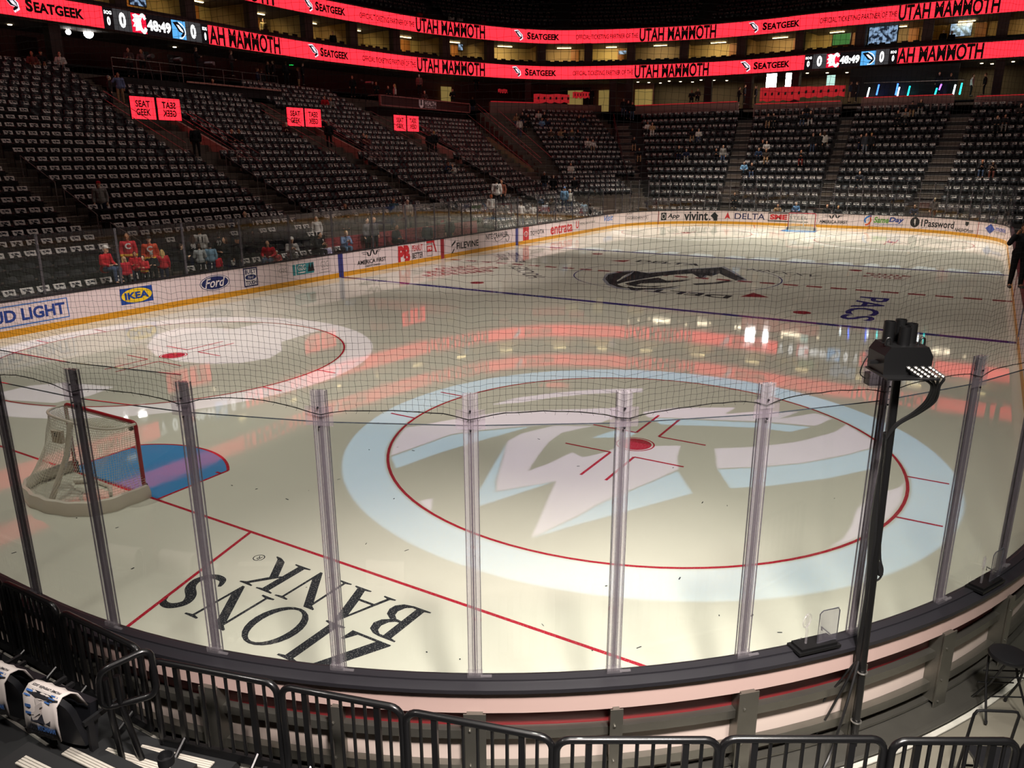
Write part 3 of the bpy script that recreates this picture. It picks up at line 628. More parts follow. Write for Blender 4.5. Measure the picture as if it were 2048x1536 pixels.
rig = empty('camera_rig', tuple(pt), math.atan2(CR[0][1], CR[0][0])); tag(rig, 'black camera housing with four upright lens tubes on top of the black pole', 'camera')
k = float(pix(pt)[2]) / CF                       # metres per photo pixel there
b = MB(); w2, h0, h1 = 46 * k, 5 * k, 60 * k; oc = [(-w2, h0), (w2, h0), (w2 * 1.03, h0 + 36 * k), (w2 * .8, h1), (-w2 * .78, h1), (-w2 * 1.03, h0 + 38 * k)]
vs = [(x, y, z) for y in (-.13, .13) for x, z in oc]; n = 6
b.add(vs, [tuple(range(n)), tuple(range(2 * n - 1, n - 1, -1))] + [(i, (i + 1) % n, n + (i + 1) % n, n + i) for i in range(n)]); b.box((0, -.06, h0 - .006), (w2 * 2.2, .36, .012)); b.box((-w2 * 1.16, -.02, h0 + .07), (.07, .05, .02)); b.build('housing', BKM, rig)
for i, (x, y, hh) in enumerate(((-20, .06, 104), (6, .09, 106), (20, .03, 101), (-2, -.04, 99))):
    q = MB(); q.lathe((x * k, y, h1 - .01), [(11.5 * k, 0), (10.8 * k, (hh - 60) * k), (9.6 * k, (hh - 60) * k), (9.6 * k, (hh - 68) * k), (0, (hh - 68) * k)], 20); q.build('lens_tube', BKM, rig, True)
for sx in (-1, 1):
    q = MB(); q.tube(bez([(sx * 38 * k, -.05, h1 - .004), (sx * 37 * k, -.05, h1 + 12 * k), (sx * 30 * k, -.05, h1 + 13 * k), (sx * 26 * k, -.05, h1 - .002)], 4), .008, 6); q.build('handle', BKM, rig, True)
for i in range(4):
    x0 = (-2 + i * 14) * k; m = BKC
    q = MB(); q.tube(bez([(x0, -.13, h0 + .06), (x0 + 22 * k, -.2, h0 + .0), (45 * k + i * 5 * k, -.18, -14 * k), (47 * k + i * 6 * k, -.12, -50 * k), (34 * k + i * 4 * k, -.06, -80 * k), (8 * k + i * 2 * k, -.02, -108 * k), (-4 * k, .0, -140 * k)], 6), .0105, 7); c = q.build('cable', m, rig, True)
    q = MB()
    for j in range(5): q.tube([(x0 + (1 + j * 4.5) * k, -.14 - .014 * j, h0 + .058 - .012 * j), (x0 + (4 + j * 4.5) * k, -.15 - .014 * j, h0 + .05 - .012 * j)], .0135, 7)
    q.build('connector', SIL, c)
# small boxed camera hung on the glass
cp = at(1758, 752, 3.36); bx = empty('boxed_camera', tuple(cp), math.atan2(CR[0][1], CR[0][0])); tag(bx, 'small dark camera in a clear hood clipped over the glass', 'camera')
b = MB(); b.box((0, 0, -.02), (.2, .1, .1)); b.build('body', mat('camera_brown_black', (40, 34, 36), .4), bx)
b = MB(); b.box((0, .07, .06), (.21, .012, .28)); b.box((0, -.07, .06), (.21, .012, .28)); b.box((0, 0, .2), (.21, .15, .012)); b.build('hood', PPL, bx)
b = MB(); b.tube(bez([(-.11, 0, -.02), (-.16, 0, .03), (-.12, 0, .16), (-.04, 0, .21), (.1, 0, .205), (.13, 0, .15), (.125, 0, -.3), (.1, 0, -1.2), (.08, 0, -2.2)], 5), .005, 6); b.build('cable', BKC, bx, True)
# lens ports on the cap rail
for lab, (u, v), (uc, vc) in (('clear lens port with ring bracket on black base beside the pole', (1625, 1290), (1700, 1330)), ('clear lens port with ring bracket on black base farther round the curved boards', (1972, 1170), (1990, 1190))):
    p = at(u, v, 1.1); d = Vector((p[0] - RR, p[1] + RW - RR)); a = math.atan2(d.y, d.x) + PI / 2
    root = empty('lens_port', (RR + cos(a - PI / 2) * (RR + .1), -RW + RR + sin(a - PI / 2) * (RR + .1), 1.1), a); tag(root, lab, 'lens port')
    b = MB(); b.box((0, 0, .012), (.42, .17, .025)); b.box((0, 0, .035), (.36, .14, .025)); b.build('base', BKM, root)
    b = MB(); b.box((.1, -.03, .2), (.2, .008, .31), rz=.1); b.build('window', clear('port_pane', (.93, .93, .94), .12), root)
    b = MB(); q = [(.0, .05), (.2, .05), (.2, .33), (.18, .355), (.03, .355), (0, .33)]
    b.tube([(x, -.03, z) for x, z in q], .0045, 5, closed=True); b.build('window_rim', mat('rim_dark', (60, 60, 66), .3), root)
    b = MB(); c = Vector((-.1, .0, .27)); b.tube([c + Vector((.055 * cos(t), .02 * cos(t), .06 * sin(t))) for t in np.linspace(0, 2 * PI, 20)[:-1]], .007, 6, closed=True); b.tube([(-.09, 0, .05), (-.09, .0, .17), (-.1, 0, .21)], .011, 6); b.box(c, (.012, .03, .1)); b.build('ring_bracket', PST, root, True)
    b = MB(); b.tube(bez([(-.08, .06, .06), (-.16, .1, -.02), (-.18, .1, -.2), (-.1, .1, -.27), (.06, .09, -.17), (.12, .08, -.1)], 5), .004, 5); b.build('cable', SIL, root, True)
    b = MB(); b.tube([(.14, -.02, .1), (.11, .06, .13), (.12, .06, .09)], .006, 5); b.build('hook', SIL, root)
# ================================================================= stool, chair frame, barriers, handrail
def stool():
    p = at(2018, 1308, .64); root = empty('folding_stool', (p[0], p[1], 0), .5); tag(root, 'round black padded folding stool on the concrete beside the boards', 'stool')
    b = MB(); b.lathe((0, 0, .6), [(.13, 0), (.165, .005), (.17, .025), (.16, .045), (.1, .05), (0, .05)], 32); b.build('seat', mat('vinyl_black', (22, 22, 24), .35), root, True)
    for sx in (-1, 1):
        for sy in (-1, 1):
            q = MB(); q.tube([(sx * .11, sy * .11, .6), (sx * .02, sy * .15, .34), (-sx * .17, sy * .2, .015)] if sx > 0 else [(sx * .11, sy * .09, .6), (sx * .02, sy * .13, .34), (-sx * .17, sy * .17, .015)], .011, 7); l = q.build('leg', BKM, root, True)
            t = MB(); t.lathe((-sx * .17, sy * (.2 if sx > 0 else .17), 0), [(.015, 0), (.014, .03)], 8); t.build('foot_cap', BKP, l)
    for sx in (-1, 1):
        for f, z in ((.62, .25), (.3, .42)):
            q = MB(); q.tube([(-sx * .17 * f, -.17, z), (-sx * .17 * f, .17, z)], .007, 6); q.build('stretcher', BKM, root)
stool()
def p3(u, v, z): return Vector(tuple(at(u, v, z)))
# loose chair frame behind the last barrier
a0, a1 = p3(1950, 1420, .78), p3(2040, 1424, .78); r = empty('loose_chair', (a0.x, a0.y, 0)); tag(r, 'black tubular chair back standing behind the end barrier', 'chair')
o = Vector((a0.x, a0.y, 0)); d = a1 - a0; d.z = 0; nn = Vector((d.y, -d.x, 0)).normalized()
b = MB(); b.tube([Vector((0, 0, 0)) + nn * -.1, Vector((0, 0, .74)), Vector((0, 0, .775)) + d * .06, Vector((0, 0, .78)) + d * .2, Vector((0, 0, .78)) + d * .85, Vector((0, 0, .775)) + d * .95, Vector((0, 0, .74)) + d, d + nn * -.1], .012, 8); b.build('back_hoop', BKM, r, True)
for z in (.42, .2):
    b = MB(); b.tube([nn * -.04 + Vector((0, 0, z)), d + nn * -.04 + Vector((0, 0, z))], .01, 6); b.build('crossbar', BKM, r)
b = MB(); b.box(d * .5 + nn * .2 + Vector((0, 0, .43)), (.4, .38, .03), math.atan2(d.y, d.x)); b.build('seat', mat('vinyl_black', (22, 22, 24)), r)
for f in (0, 1):
    b = MB(); b.tube([d * f + nn * .38 + Vector((0, 0, 0)), d * f + nn * .1 + Vector((0, 0, .42))], .012, 8); b.build('leg', BKM, r)
ZB, DECK = 1.3, .42
BAR = [((-130, 1102), (-2, 1160)), ((5, 1163), (112, 1213)), ((122, 1222), (278, 1298)), ((302, 1320), (552, 1368)), ((562, 1372), (803, 1417)), ((812, 1422), (1105, 1477)), ((1113, 1480), (1437, 1480)), ((1445, 1478), (1770, 1478)), ((1787, 1482), (2036, 1482)), ((2052, 1484), (2400, 1490))]
BARNAME = ['beyond the frame on the deck edge', 'nearest the goal end of the deck', 'just before the looped handrail', 'behind the looped handrail', 'next to the looped handrail', 'opposite the painted name on the ice', 'under the middle of the curved boards', 'in front of the camera pole', 'before the loose chair frame', 'last of the row by the concrete floor']
BARM = mat('barrier_black', (13, 13, 14), .33, spec=.45, coat=.25)
for i, (p, q) in enumerate(BAR):
    A, C = p3(*p, ZB), p3(*q, ZB); d = C - A; L = d.length; r = empty('crowd_barrier', (A.x, A.y, DECK), math.atan2(d.y, d.x)); H = ZB - DECK
    tag(r, 'black metal crowd barrier with upright bars, ' + BARNAME[i], 'barrier', 'barriers along the deck edge')
    b = MB(); R = .09; arc = lambda cx, s: [(cx + s * R * sin(t), 0, H - R + R * cos(t)) for t in np.linspace(0, PI / 2, 6)]
    b.tube([(0, 0, .1)] + list(reversed(arc(R, -1))) + arc(L - R, 1) + [(L, 0, .1)], .027, 10); b.build('frame', BARM, r, True)
    b = MB(); b.box((L / 2, 0, .12), (L, .035, .075)); b.build('bottom_rail', BARM, r)
    nb = 9
    for k in range(nb):
        x = L * (k + 1) / (nb + 1); th = k in (1, nb - 2)
        b = MB()
        if th: b.box((x, 0, H / 2 + .05), (.045, .03, H - .14))
        else: b.tube([(x, 0, .15), (x, 0, H - .02)], .0135, 8)
        b.build('support_bar' if th else 'bar', BARM, r, not th)
        if th:
            b = MB(); b.tube([(x, 0, .2), (x, -.3, .02)], .018, 8); b.box((x, -.3, .008), (.06, .1, .016)); b.build('foot_brace', BARM, r)
# riser deck with its edge strip, and the rows of steps behind it
DK = mat('deck_black', (30, 31, 32), .6, noise=.3, nscale=3); NOS = mat('nosing_pale', (196, 190, 178), .5); NYE = mat('nosing_yellow', (204, 164, 46), .5)
edge = [p3(-140, 1218, DECK), p3(30, 1318, DECK), p3(325, 1482, DECK)] + [p3(q[0], q[1], ZB) * 1 for q in (BAR[4][0], BAR[4][1], BAR[5][1], BAR[6][1], BAR[7][1], BAR[8][1], BAR[9][1])]
pl = [(e.x, e.y) for e in edge]; far = [(-9, pl[-1][1] - 1.5), (-9, pl[0][1])]
b = MB(); b.prism([(x - .02, y) for x, y in pl] + far, 0.0, DECK); struct(b.build('seating_deck', DK))
b = MB(); b.tube([(x - .005, y, DECK + .002) for x, y in pl], .012, 6); struct(b.build('trim_1', mat('strip_grey', (150, 146, 138), .4)))
s1 = p3(0, 1425, DECK + .3); s2 = p3(125, 1510, DECK + .3); dd = (s2 - s1).normalized(); lef = Vector((-abs(dd.y), dd.x * (1 if dd.y < 0 else -1), 0))
A = s1 - dd * 4; B = s2
b = MB(); b.prism([(A.x, A.y), (B.x, B.y), (B.x - 1.6, B.y + .0), (A.x - 1.6, A.y)], DECK, DECK + .3); struct(b.build('seating_deck', DK))
b = MB(); b.tube([(A.x, A.y, DECK + .3), (B.x, B.y, DECK + .3)], .012, 6); struct(b.build('trim_2', mat('strip_grey', (150, 146, 138))))
for i, (p, q, z, m) in enumerate((((128, 1505), (225, 1552), DECK + .36, NOS), ((36, 1523), (150, 1580), DECK + .66, NOS), ((205, 1506), (330, 1545), DECK + .2, NOS), ((275, 1500), (420, 1535), DECK + .1, NOS))):
    a, c = p3(*p, z), p3(*q, z); d = (c - a); ang = math.atan2(d.y, d.x); mid = (a + c) / 2
    root = empty('aisle_step', (mid.x, mid.y, DECK)); tag(root, 'dark aisle step with pale grooved nosing, %s' % ['beside the end chair', 'nearest the lower corner', 'under the looped handrail', 'with a yellow strip, next to the barrier foot'][i], 'step', 'aisle steps by the near chairs')
    b = MB(); b.box((0, 0, (z - DECK) / 2 - .012), (d.length + .3, .34, z - DECK - .02), ang); b.build('tread', DK, root)
    b = MB()
    for k in range(4): b.box((-sin(ang) * (.05 - k * .021), cos(ang) * (.05 - k * .021), z - DECK), (d.length, .016, .012), ang)
    b.build('nosing', m, root)
    if i == 3: b = MB(); b.box((sin(ang) * .09, -cos(ang) * .09, z - DECK), (d.length, .05, .008), ang); b.build('yellow_strip', NYE, root)
a, c = p3(300, 1296, 1.52), p3(196, 1344, 1.45); r = empty('handrail', (a.x, a.y, DECK)); tag(r, 'black tubular looped handrail on two legs at the aisle steps', 'handrail')
o = Vector((a.x, a.y, DECK)); bl, br = p3(205, 1418, 1.12), p3(316, 1388, 1.16)
P = [a - o, c - o, bl - o, br - o]; lp = []
for i in range(4):
    x, y, z = P[i - 1], P[i], P[(i + 1) % 4]; k0 = y + (x - y).normalized() * .09; k1 = y + (z - y).normalized() * .09
    lp += [k0.lerp(y, t).lerp(y.lerp(k1, t), t) for t in np.linspace(0, 1, 6)]
b = MB(); b.tube(lp, .026, 10, closed=True); b.build('loop', BARM, r, True)
for f, (u, v) in ((.22, (250, 1540)), (.55, (292, 1540))):
    t = P[2].lerp(P[3], f * .6); ft = p3(u, v, DECK + .1) - o; b = MB(); b.tube([t + Vector((0, 0, .25)), t, ft], .024, 10); b.build('leg', BARM, r, True)
cpz = p3(333, 1527, 1.0); b = MB(); b.lathe((0, 0, 0), [(.055, 0), (.06, .07), (.05, .07), (.046, .012), (0, .012)], 20); o = b.build('cup_holder', BKP, None, True, tuple(cpz)); tag(o, 'open black cup holder ring at the lower edge of the aisle', 'cup holder')
b = MB(); b.tube([(0, 0, .01), (0, .0, -.5)], .012, 6); b.build('stem', BKP, o)
# ================================================================= seats and towels
SB = mat('seat_black', (20, 21, 26), .5); SF = mat('seat_frame', (26, 26, 28), .5); TW = mat('towel_white', (232, 222, 216), .9); TK = mat('towel_print', (30, 32, 44), .9); TBL = mat('towel_blue', (64, 110, 178), .9)
def seat_parts(fine=False):      # faces +x, back upright at x = 0, floor at z = 0
    L = {}; n = 8 if fine else 4
    b = MB(); w = .235; P = []
    for j in range(n + 1):
        z = .40 + .46 * j / n; ww = w * (1 if j < n - 1 else (.93 if j == n - 1 else .72)) ; lean = -.10 * (j / n)
        for i in range(n + 1):
            y = -ww + 2 * ww * i / n; P.append((lean - .035 * (1 - (y / w) ** 2), y, z))
    m = n + 1; Q = [(x - .045, y * .97, z - .004) for x, y, z in P]; N = len(P); F = []
    for j in range(n):
        for i in range(n): F += [(j * m + i, j * m + i + 1, (j + 1) * m + i + 1, (j + 1) * m + i), (N + j * m + i, N + (j + 1) * m + i, N + (j + 1) * m + i + 1, N + j * m + i + 1)]
    for j in range(n): F += [(j * m, (j + 1) * m, N + (j + 1) * m, N + j * m), (j * m + n, N + j * m + n, N + (j + 1) * m + n, (j + 1) * m + n)]
    for i in range(n): F += [(i, N + i, N + i + 1, i + 1), (n * m + i, n * m + i + 1, N + n * m + i + 1, N + n * m + i)]
    b.add(P + Q, F); L['backrest'] = b
    b = MB(); b.box((.06, 0, .52), (.07, .42, .36), tilt=('Y', rad(10))); L['seat_pan'] = b
    for sy, nm in ((-1, 'side_support'), (1, 'side_support ')):
        b = MB(); b.prism([(-.03, 0), (.03, 0), (.025, .58), (.25, .585), (.25, .62), (-.05, .62), (-.05, .585), (-.025, .58)], sy * .25 - .015, sy * .25 + .015); b.v = [(x, z, y) for x, y, z in b.v]; L[nm] = b
    return L
def towel_mesh(v):               # hangs over the top of the backrest, same frame as the seat
    rng = random.Random(v); dx = [.0, .012, -.01, .006][v % 4]; b = MB(); y0, y1 = -.2 + dx, .2 + dx; zt = .868
    a = rng.uniform(.1, .17); c = rng.uniform(.16, .24); e = rng.uniform(.12, .2)
    X = lambda z: -.10 * ((z - .4) / .46) + .012
    pts = [(y0, zt), (y1, zt), (y1 + .005, zt - c), (y1 - .07, zt - c + .02), (y1 - .15, zt - a), (dx - .02, zt - a * .9), (y0 + .1, zt - e - .06), (y0 + .02, zt - e)]
    t = tessellate_polygon([[Vector((p[0], p[1], 0)) for p in pts]]); k = len(pts)
    b.add([(X(z), y, z) for y, z in pts] + [(X(z) - .006, y, z) for y, z in pts], [tuple(q) for q in t] + [tuple(k + i for i in reversed(q)) for q in t] + [(i, (i + 1) % k, k + (i + 1) % k, k + i) for i in range(k)])
    b.add([(-.16, y0 + .02, zt - .1), (-.16, y1 - .02, zt - .08), (-.13, y1, zt + .008), (-.13, y0, zt + .008), (X(zt), y1, zt + .002), (X(zt), y0, zt + .002)], [(0, 1, 2, 3), (3, 2, 4, 5)])
    for (p, q, s, u) in ((-.14, -.03, .03, .075), (-.02, .1, .025, .09), (.06, .15, .05, .1), (-.12, .02, .085, .11)):
        b.add([(X(zt - s) + .006, dx + p, zt - s), (X(zt - s) + .006, dx + q, zt - s - .01), (X(zt - u) + .006, dx + q - .02, zt - u), (X(zt - u) + .006, dx + p + .03, zt - u)], [(0, 1, 2, 3)], 1)
    return b
def near_seat(p, rz, label, tl, lettered):
    r = empty('folding_chair', p, rz); tag(r, label, 'seat')
    for nm, b in seat_parts(True).items(): b.build(nm.strip(), SF if 'side' in nm else SB, r, 'side' not in nm)
    if not tl: return
    b = MB(); top = .872; W = .19; vs = []; prof = [(.03, top - .16), (-.03, top - .02), (-.075, top + .012), (-.13, top + .012), (-.175, top - .05), (-.18, top - .2), (-.175, top - .36)]
    ny = 8
    for i in range(ny + 1):
        y = -W + 2 * W * i / ny
        for j, (x, z) in enumerate(prof): vs.append((x + .008 * sin(i * 2.2 + j), y + (j - 3) * .012, z - (.05 * i / ny if j > 4 else 0)))
    k = len(prof); b.add(vs, [(i * k + j, (i + 1) * k + j, (i + 1) * k + j + 1, i * k + j + 1) for i in range(ny) for j in range(k - 1)])
    t = b.build('towel', TW, None, True, p); t.rotation_euler = (0, 0, rz); tag(t, tl, 'towel')
    md = t.modifiers.new('s', 'SOLIDIFY'); md.thickness = .008
    def put(nm, m, shape, y0, s0, y1, s1, flip=True, lift=.006):
        v, f = shape; B = MB(); out = []
        for a, c in v:
            y = y0 + (y1 - y0) * a; s = s0 + (s1 - s0) * c; i = min(int(s), k - 2); fr = s - i; x = prof[i][0] * (1 - fr) + prof[i + 1][0] * fr; z = prof[i][1] * (1 - fr) + prof[i + 1][1] * fr
            j = s; nx = -1 if s > 3.6 else 0; out.append((x - (lift if s > 3.4 else 0), y + (j - 3) * .012, z + (lift if s <= 4.2 else 0) - (.05 * ((y + W) / (2 * W)) if s > 4 else 0)))
        B.add(out, f); B.build(nm, m, t)
    D = lambda n: [rect2d(n)]
    put('print_block', TK, rect2d(4), -.1, 3.3, .12, 5.15)
    for q in range(4): put('print_stripe', TBL, rect2d(2), -.16 + q * .015, 3.2 + q * .22, -.09 + q * .01, 3.34 + q * .22); put('print_stripe', TBL, rect2d(2), .1, 3.4 + q * .4, .17, 3.55 + q * .4)
    put('print_flash', TW, poly2d([(.1, .1), (.45, .55), (.4, .7), (.9, .95), (.62, .45), (.7, .35)]), -.08, 3.4, .1, 5.0, lift=.009)
    for q in range(3): put('print_flash', TW, poly2d([(0, 0), (1, .3), (1, .5), (0, .25)]), -.09 + .05 * q, 3.6 + .4 * q, .0 + .05 * q, 4.3 + .4 * q, lift=.009)
    put('lettering', TK, fit(text2d('UTAH', .03), 0, 0, 1, 1), .06, 5.62, .16, 5.3); put('lettering', TBL, fit(text2d('MAMMOTH', .03), 0, 0, 1, 1), -.15, 5.62, .05, 5.3)
    put('lettering', TK, fit(text2d('CITY DAY IN SALT LAKE', .01), 0, 0, 1, 1), -.12, 5.8, .15, 5.7)
    put('lettering', TK, fit(text2d('HOME OPENER 2025', .02), 0, 0, 1, 1), -.15, 2.55, .15, 2.95)
n1 = p3(128, 1470, DECK + .42); n0 = p3(35, 1400, DECK + .5)
near_seat((n1.x + .05, n1.y, DECK), .12, 'black folding seat under a lettered towel at the end of the front row', 'white towel with blue and black print over the end seat of the front row', True)
near_seat((n1.x + .0, n1.y + .62, DECK), .12, 'dark navy folding seat second from the aisle end of the front row', 'white towel hung low on the second seat of the front row', True)
near_seat((n1.x - .03, n1.y + 1.24, DECK), .12, 'black folding seat third from the aisle end of the front row', 'white towel on the third seat of the front row', True)
nb = p3(575, 1552, DECK + .78); near_seat((nb.x - .0, nb.y, DECK), .5, 'black folding seat behind the barrier below the painted name', 'white towel with dark print on the seat at the lower edge', True)
# ---------------------------------------------------------------- the stands
T0, H0 = .84, .389
def yL(i): return 19.65 + T0 * i
def zL(i): return 2.05 + (H0 * i if i >= 0 else .3 * i)
FX0, FT_, FH = 62.4, .8, .635
def xF(k): return FX0 + FT_ * k
def zF(k): return .29 + FH * k
CA = rad(33); CD = np.array([cos(CA), -sin(CA)]); CN = np.array([sin(CA), cos(CA)]); CP0 = np.array([59.4, 21.9]); CH = .45
def floorz(x, y):                # floor height of the stands under a point, for standing people on it
    if x > FX0 - .5 and y < 13.4 + (x - FX0) * .72: return .29 + FH * max(0, (x - FX0 + .2) / FT_) if x < 73.6 else 9.5
    q = np.array([x, y]) - CP0; n = q @ CN; a = q @ CD
    if n > -3.2 and a > -.4 + .02 * n and x > 57.5: return 3.22 + CH / T0 * n
    if y > 13.2:
        d = y - 19.65; return 2.05 + (H0 / T0 * d if d > 0 else .3 / T0 * d)
    return 0.0
def hit(u, v, h):
    d = ray(u, v)
    for t in np.arange(16, 110, .05):
        p = CP + d * t
        if (p[1] > 13.6 or p[0] > 61.6) and p[2] <= floorz(p[0], p[1]) + h: return p
    return CP + d * 60
SEATS = []   # (x, y, z, facing, section, row, number)
def row(p, q, z, face, sec, r, pitch=.53):
    p, q = np.array(p), np.array(q); L = np.linalg.norm(q - p); n = int(L / pitch); d = (q - p) / L
    for i in range(n): c = p + d * (i + .5) * (L / n); SEATS.append((c[0], c[1], z, face, sec, r, i))
BL = [('first', 3.2, 14.6), ('second', 15.9, 25.2), ('third', 27.0, 36.4), ('fourth', 38.4, 47.6), ('fifth', 49.6, 58)]
for bi, (nm, x0, x1) in enumerate(BL):
    top = [20, 20, 17, 20, 15][bi]
    for i in range(-6, top + 1):
        a, c = x0, x1; vom = 7.5 <= i <= 14.5
        if bi == 4: c = 54.8 if i < 5 else 56.2 + (i - 6.5) * .72; c = min(c, 62.6)
        if bi in (1, 2, 3) and vom: c -= .9
        if bi in (2, 3, 4) and 7.5 <= i <= 15: a += 1.55
        if i < -2 and 24.6 < a < 37 and bi == 2: continue
        row((a, yL(i)), (c, yL(i)), zL(i), -PI / 2, nm, i + 6)
for j in range(14):
    base = CP0 + CN * T0 * j; row(base + CD * (1.0 + .12 * j), base + CD * (9.6 + .1 * j), 3.22 + CH * j, math.atan2(-CN[1], -CN[0]), 'corner', j)
for j in range(-4, 0): base = CP0 + CN * T0 * j; row(base + CD * (-3.5 if j < -1 else -1.0), base + CD * 6.2, 3.22 + .36 * j, math.atan2(-CN[1], -CN[0]), 'corner', j)
FB = [('far end section nearest the corner', 13.7, 19.2, 7.75, 9.4), ('far end section behind the goal', 6.3, 8.1, .1, .55), ('far end section past the goal', -.85, -.6, -6.4, -8.1), ('far end section at the edge of the picture', -8.3, -9.4, -15, -17)]
for nm, a0, a1, b0, b1 in FB:
    for k in range(14):
        f = k / 13; row((xF(k), a0 + (a1 - a0) * f), (xF(k), b0 + (b1 - b0) * f), zF(k), PI, nm, k, .545)
# terraces the seats stand on
CONC = mat('terrace_concrete', (112, 98, 88), .8, noise=.2, nscale=2); STP = mat('step_edge', (168, 152, 134), .7)
b = MB()
for i in range(-7, 22):
    z = zL(i) if i > -7 else .02
    x1 = 66 if i > 3 else 61
    b.box(((2 + x1) / 2, yL(i) + .12, z / 2), (x1 - 2, T0, max(z, .02)))
struct(b.build('terrace_side', CONC))
b = MB()
for k in range(14): f = k / 13; yl = 14.6 + 7.4 * f; b.box((xF(k) + .05, (yl - 18) / 2, zF(k) / 2), (FT_, yl + 18, zF(k)))
struct(b.build('terrace_end', mat('terrace_dark', (44, 38, 38), .8)))
b = MB()
for j in range(-4, 15):
    c = CP0 + CN * (T0 * j + .12) + CD * 5.4; z = 3.22 + (CH if j >= 0 else .36) * j; b.box((c[0], c[1], z / 2), (15.0 if j < 0 else 11.6 + .2 * j, T0, max(z, .1)), -CA)
struct(b.build('terrace_corner', CONC))
def aisle(name, pts, w, m_edge=STP):   # pts: list of (foot centre, direction across, height), one per row; a half step between rows
    e = MB(); s = MB()
    for (c, ax, z), (c2, ax2, z2) in zip(pts, pts[1:]):
        for f in (0, .5):
            q = np.array(c) * (1 - f) + np.array(c2) * f; zz = z + (z2 - z) * f; a = math.atan2(ax[1], ax[0])
            if f: s.box((q[0], q[1], zz / 2), (w, .42, zz), a)
            nx = np.array([-(c2[0] - c[0]), -(c2[1] - c[1])]); nx = nx / np.linalg.norm(nx) * (.21 if f else .42)
            e.box((q[0] + nx[0], q[1] + nx[1], zz + .006), (w, .045, .02), a)
    struct(s.build('aisle_steps', CONC)); struct(e.build('step_edge', m_edge))
for xc, w in ((15.25, 1.2), (26.1, 1.6), (37.4, 1.9), (48.6, 1.9)):
    aisle('a', [((xc, yL(i) + .12), (1, 0), zL(i)) for i in range(-6, 8 if xc > 20 else 21)], w)
    if xc > 20: aisle('a', [((xc, yL(i) + .12), (1, 0), zL(i)) for i in range(15, 21)], w)
WST = mat('step_edge_bright', (206, 190, 180), .6)
aisle('a', [((xF(k) + .05, 14.6 + 6.6 * k / 13), (0, 1), zF(k)) for k in range(14)], 1.5, WST)
for (a0, a1, b0, b1) in ((7.69, 9.3, 6.32, 8.2), (.08, .5, -.84, -.64), (-6.45, -8.11, -8.3, -9.43)):
    aisle('a', [((xF(k) + .05, (a0 + (a1 - a0) * k / 13 + b0 + (b1 - b0) * k / 13) / 2), (0, 1), zF(k)) for k in range(14)], abs(a0 - b0) - .1, WST)
cl = lambda j: CP0 + CN * (T0 * j + .12) + CD * (.1 + .1 * j)
aisle('a', [(cl(j), CD, 3.22 + CH * j) for j in range(14)], 1.3)
# number plates on the aisle risers
PLT = mat('plate_red', (150, 36, 40), .5)
for xc in (15.0, 37.0, 48.2):
    for i in range(-4, 16, 2):
        b = MB(); b.box((0, 0, 0), (.34, .02, .15)); o = b.build('row_plate', PLT, None, False, (xc, yL(i) - .32, zL(i) - .1)); tag(o, 'small red row plate, %s pair of rows up at the %s aisle' % (ORD[(i + 4) // 2], {15.0: 'first', 37.0: 'third', 48.2: 'fourth'}[xc]), 'plate', 'row number plates')
# 300 seats that show largest stand as things, the rest as one mass
def px_of(s):
    q = pix((s[0], s[1], s[2] + .7)); return q
vis = []
for s in SEATS:
    u, v, d = px_of(s)
    if d > 1 and -15 < u < 2060 and 20 < v < 1500: vis.append((d, s))
vis.sort(key=lambda t: t[0])
big = [s for d, s in vis if not (s[1] < 15.3 and s[0] < 6)][:296]; bigset = set(id(s) for s in big); rest = [s for d, s in vis if id(s) not in bigset]
parts = seat_parts(); proto = None; tproto = [None] * 4
SIDE = {'first': 'nearest', 'second': 'second', 'third': 'third', 'fourth': 'fourth', 'fifth': 'fifth'}
EMPTY_ROWS = lambda s: s[4] in SIDE and ((s[5] in (1, 2) and s[0] < 24) or (s[5] in (2, 3) and 16 < s[0] < 24 and hash((s[6], s[5])) % 3))
for n, s in enumerate(big):
    if proto is None:
        r = parts['backrest'].build('folding_chair', SB, None, True); parts['seat_pan'].build('seat_pan', SB, r); parts['side_support'].build('side_support', SF, r); parts['side_support '].build('side_support', SF, r); proto = r
    else: r = copy_tree(proto)
    r.location = s[:3]; r.rotation_euler = (0, 0, s[3]); w = 'row %s up from the glass' % ORD[s[5]] if 0 <= s[5] < 30 else 'corner row'
    r['label'] = 'black folding seat, %s along, %s row up, %s block of side stand' % (ORD[s[6] % 30], ORD[max(0, s[5])], SIDE.get(s[4], s[4])); r['category'] = 'seat'; r['group'] = 'black seats of the side stand'
    if EMPTY_ROWS(s): continue
    v = random.choice((0, 1, 2, 3))
    if tproto[v] is None: tproto[v] = t = towel_mesh(v).build('towel', [TW, TK])
    else: t = tproto[v].copy(); COL.objects.link(t)
    t.location = s[:3]; t.rotation_euler = (0, 0, s[3] + random.uniform(-.04, .04))
    t['label'] = 'towel on the %s seat along, %s row up, %s block of side stand' % (ORD[s[6] % 30], ORD[max(0, s[5])], SIDE.get(s[4], s[4])); t['category'] = 'towel'; t['group'] = 'towels on the side stand seats'
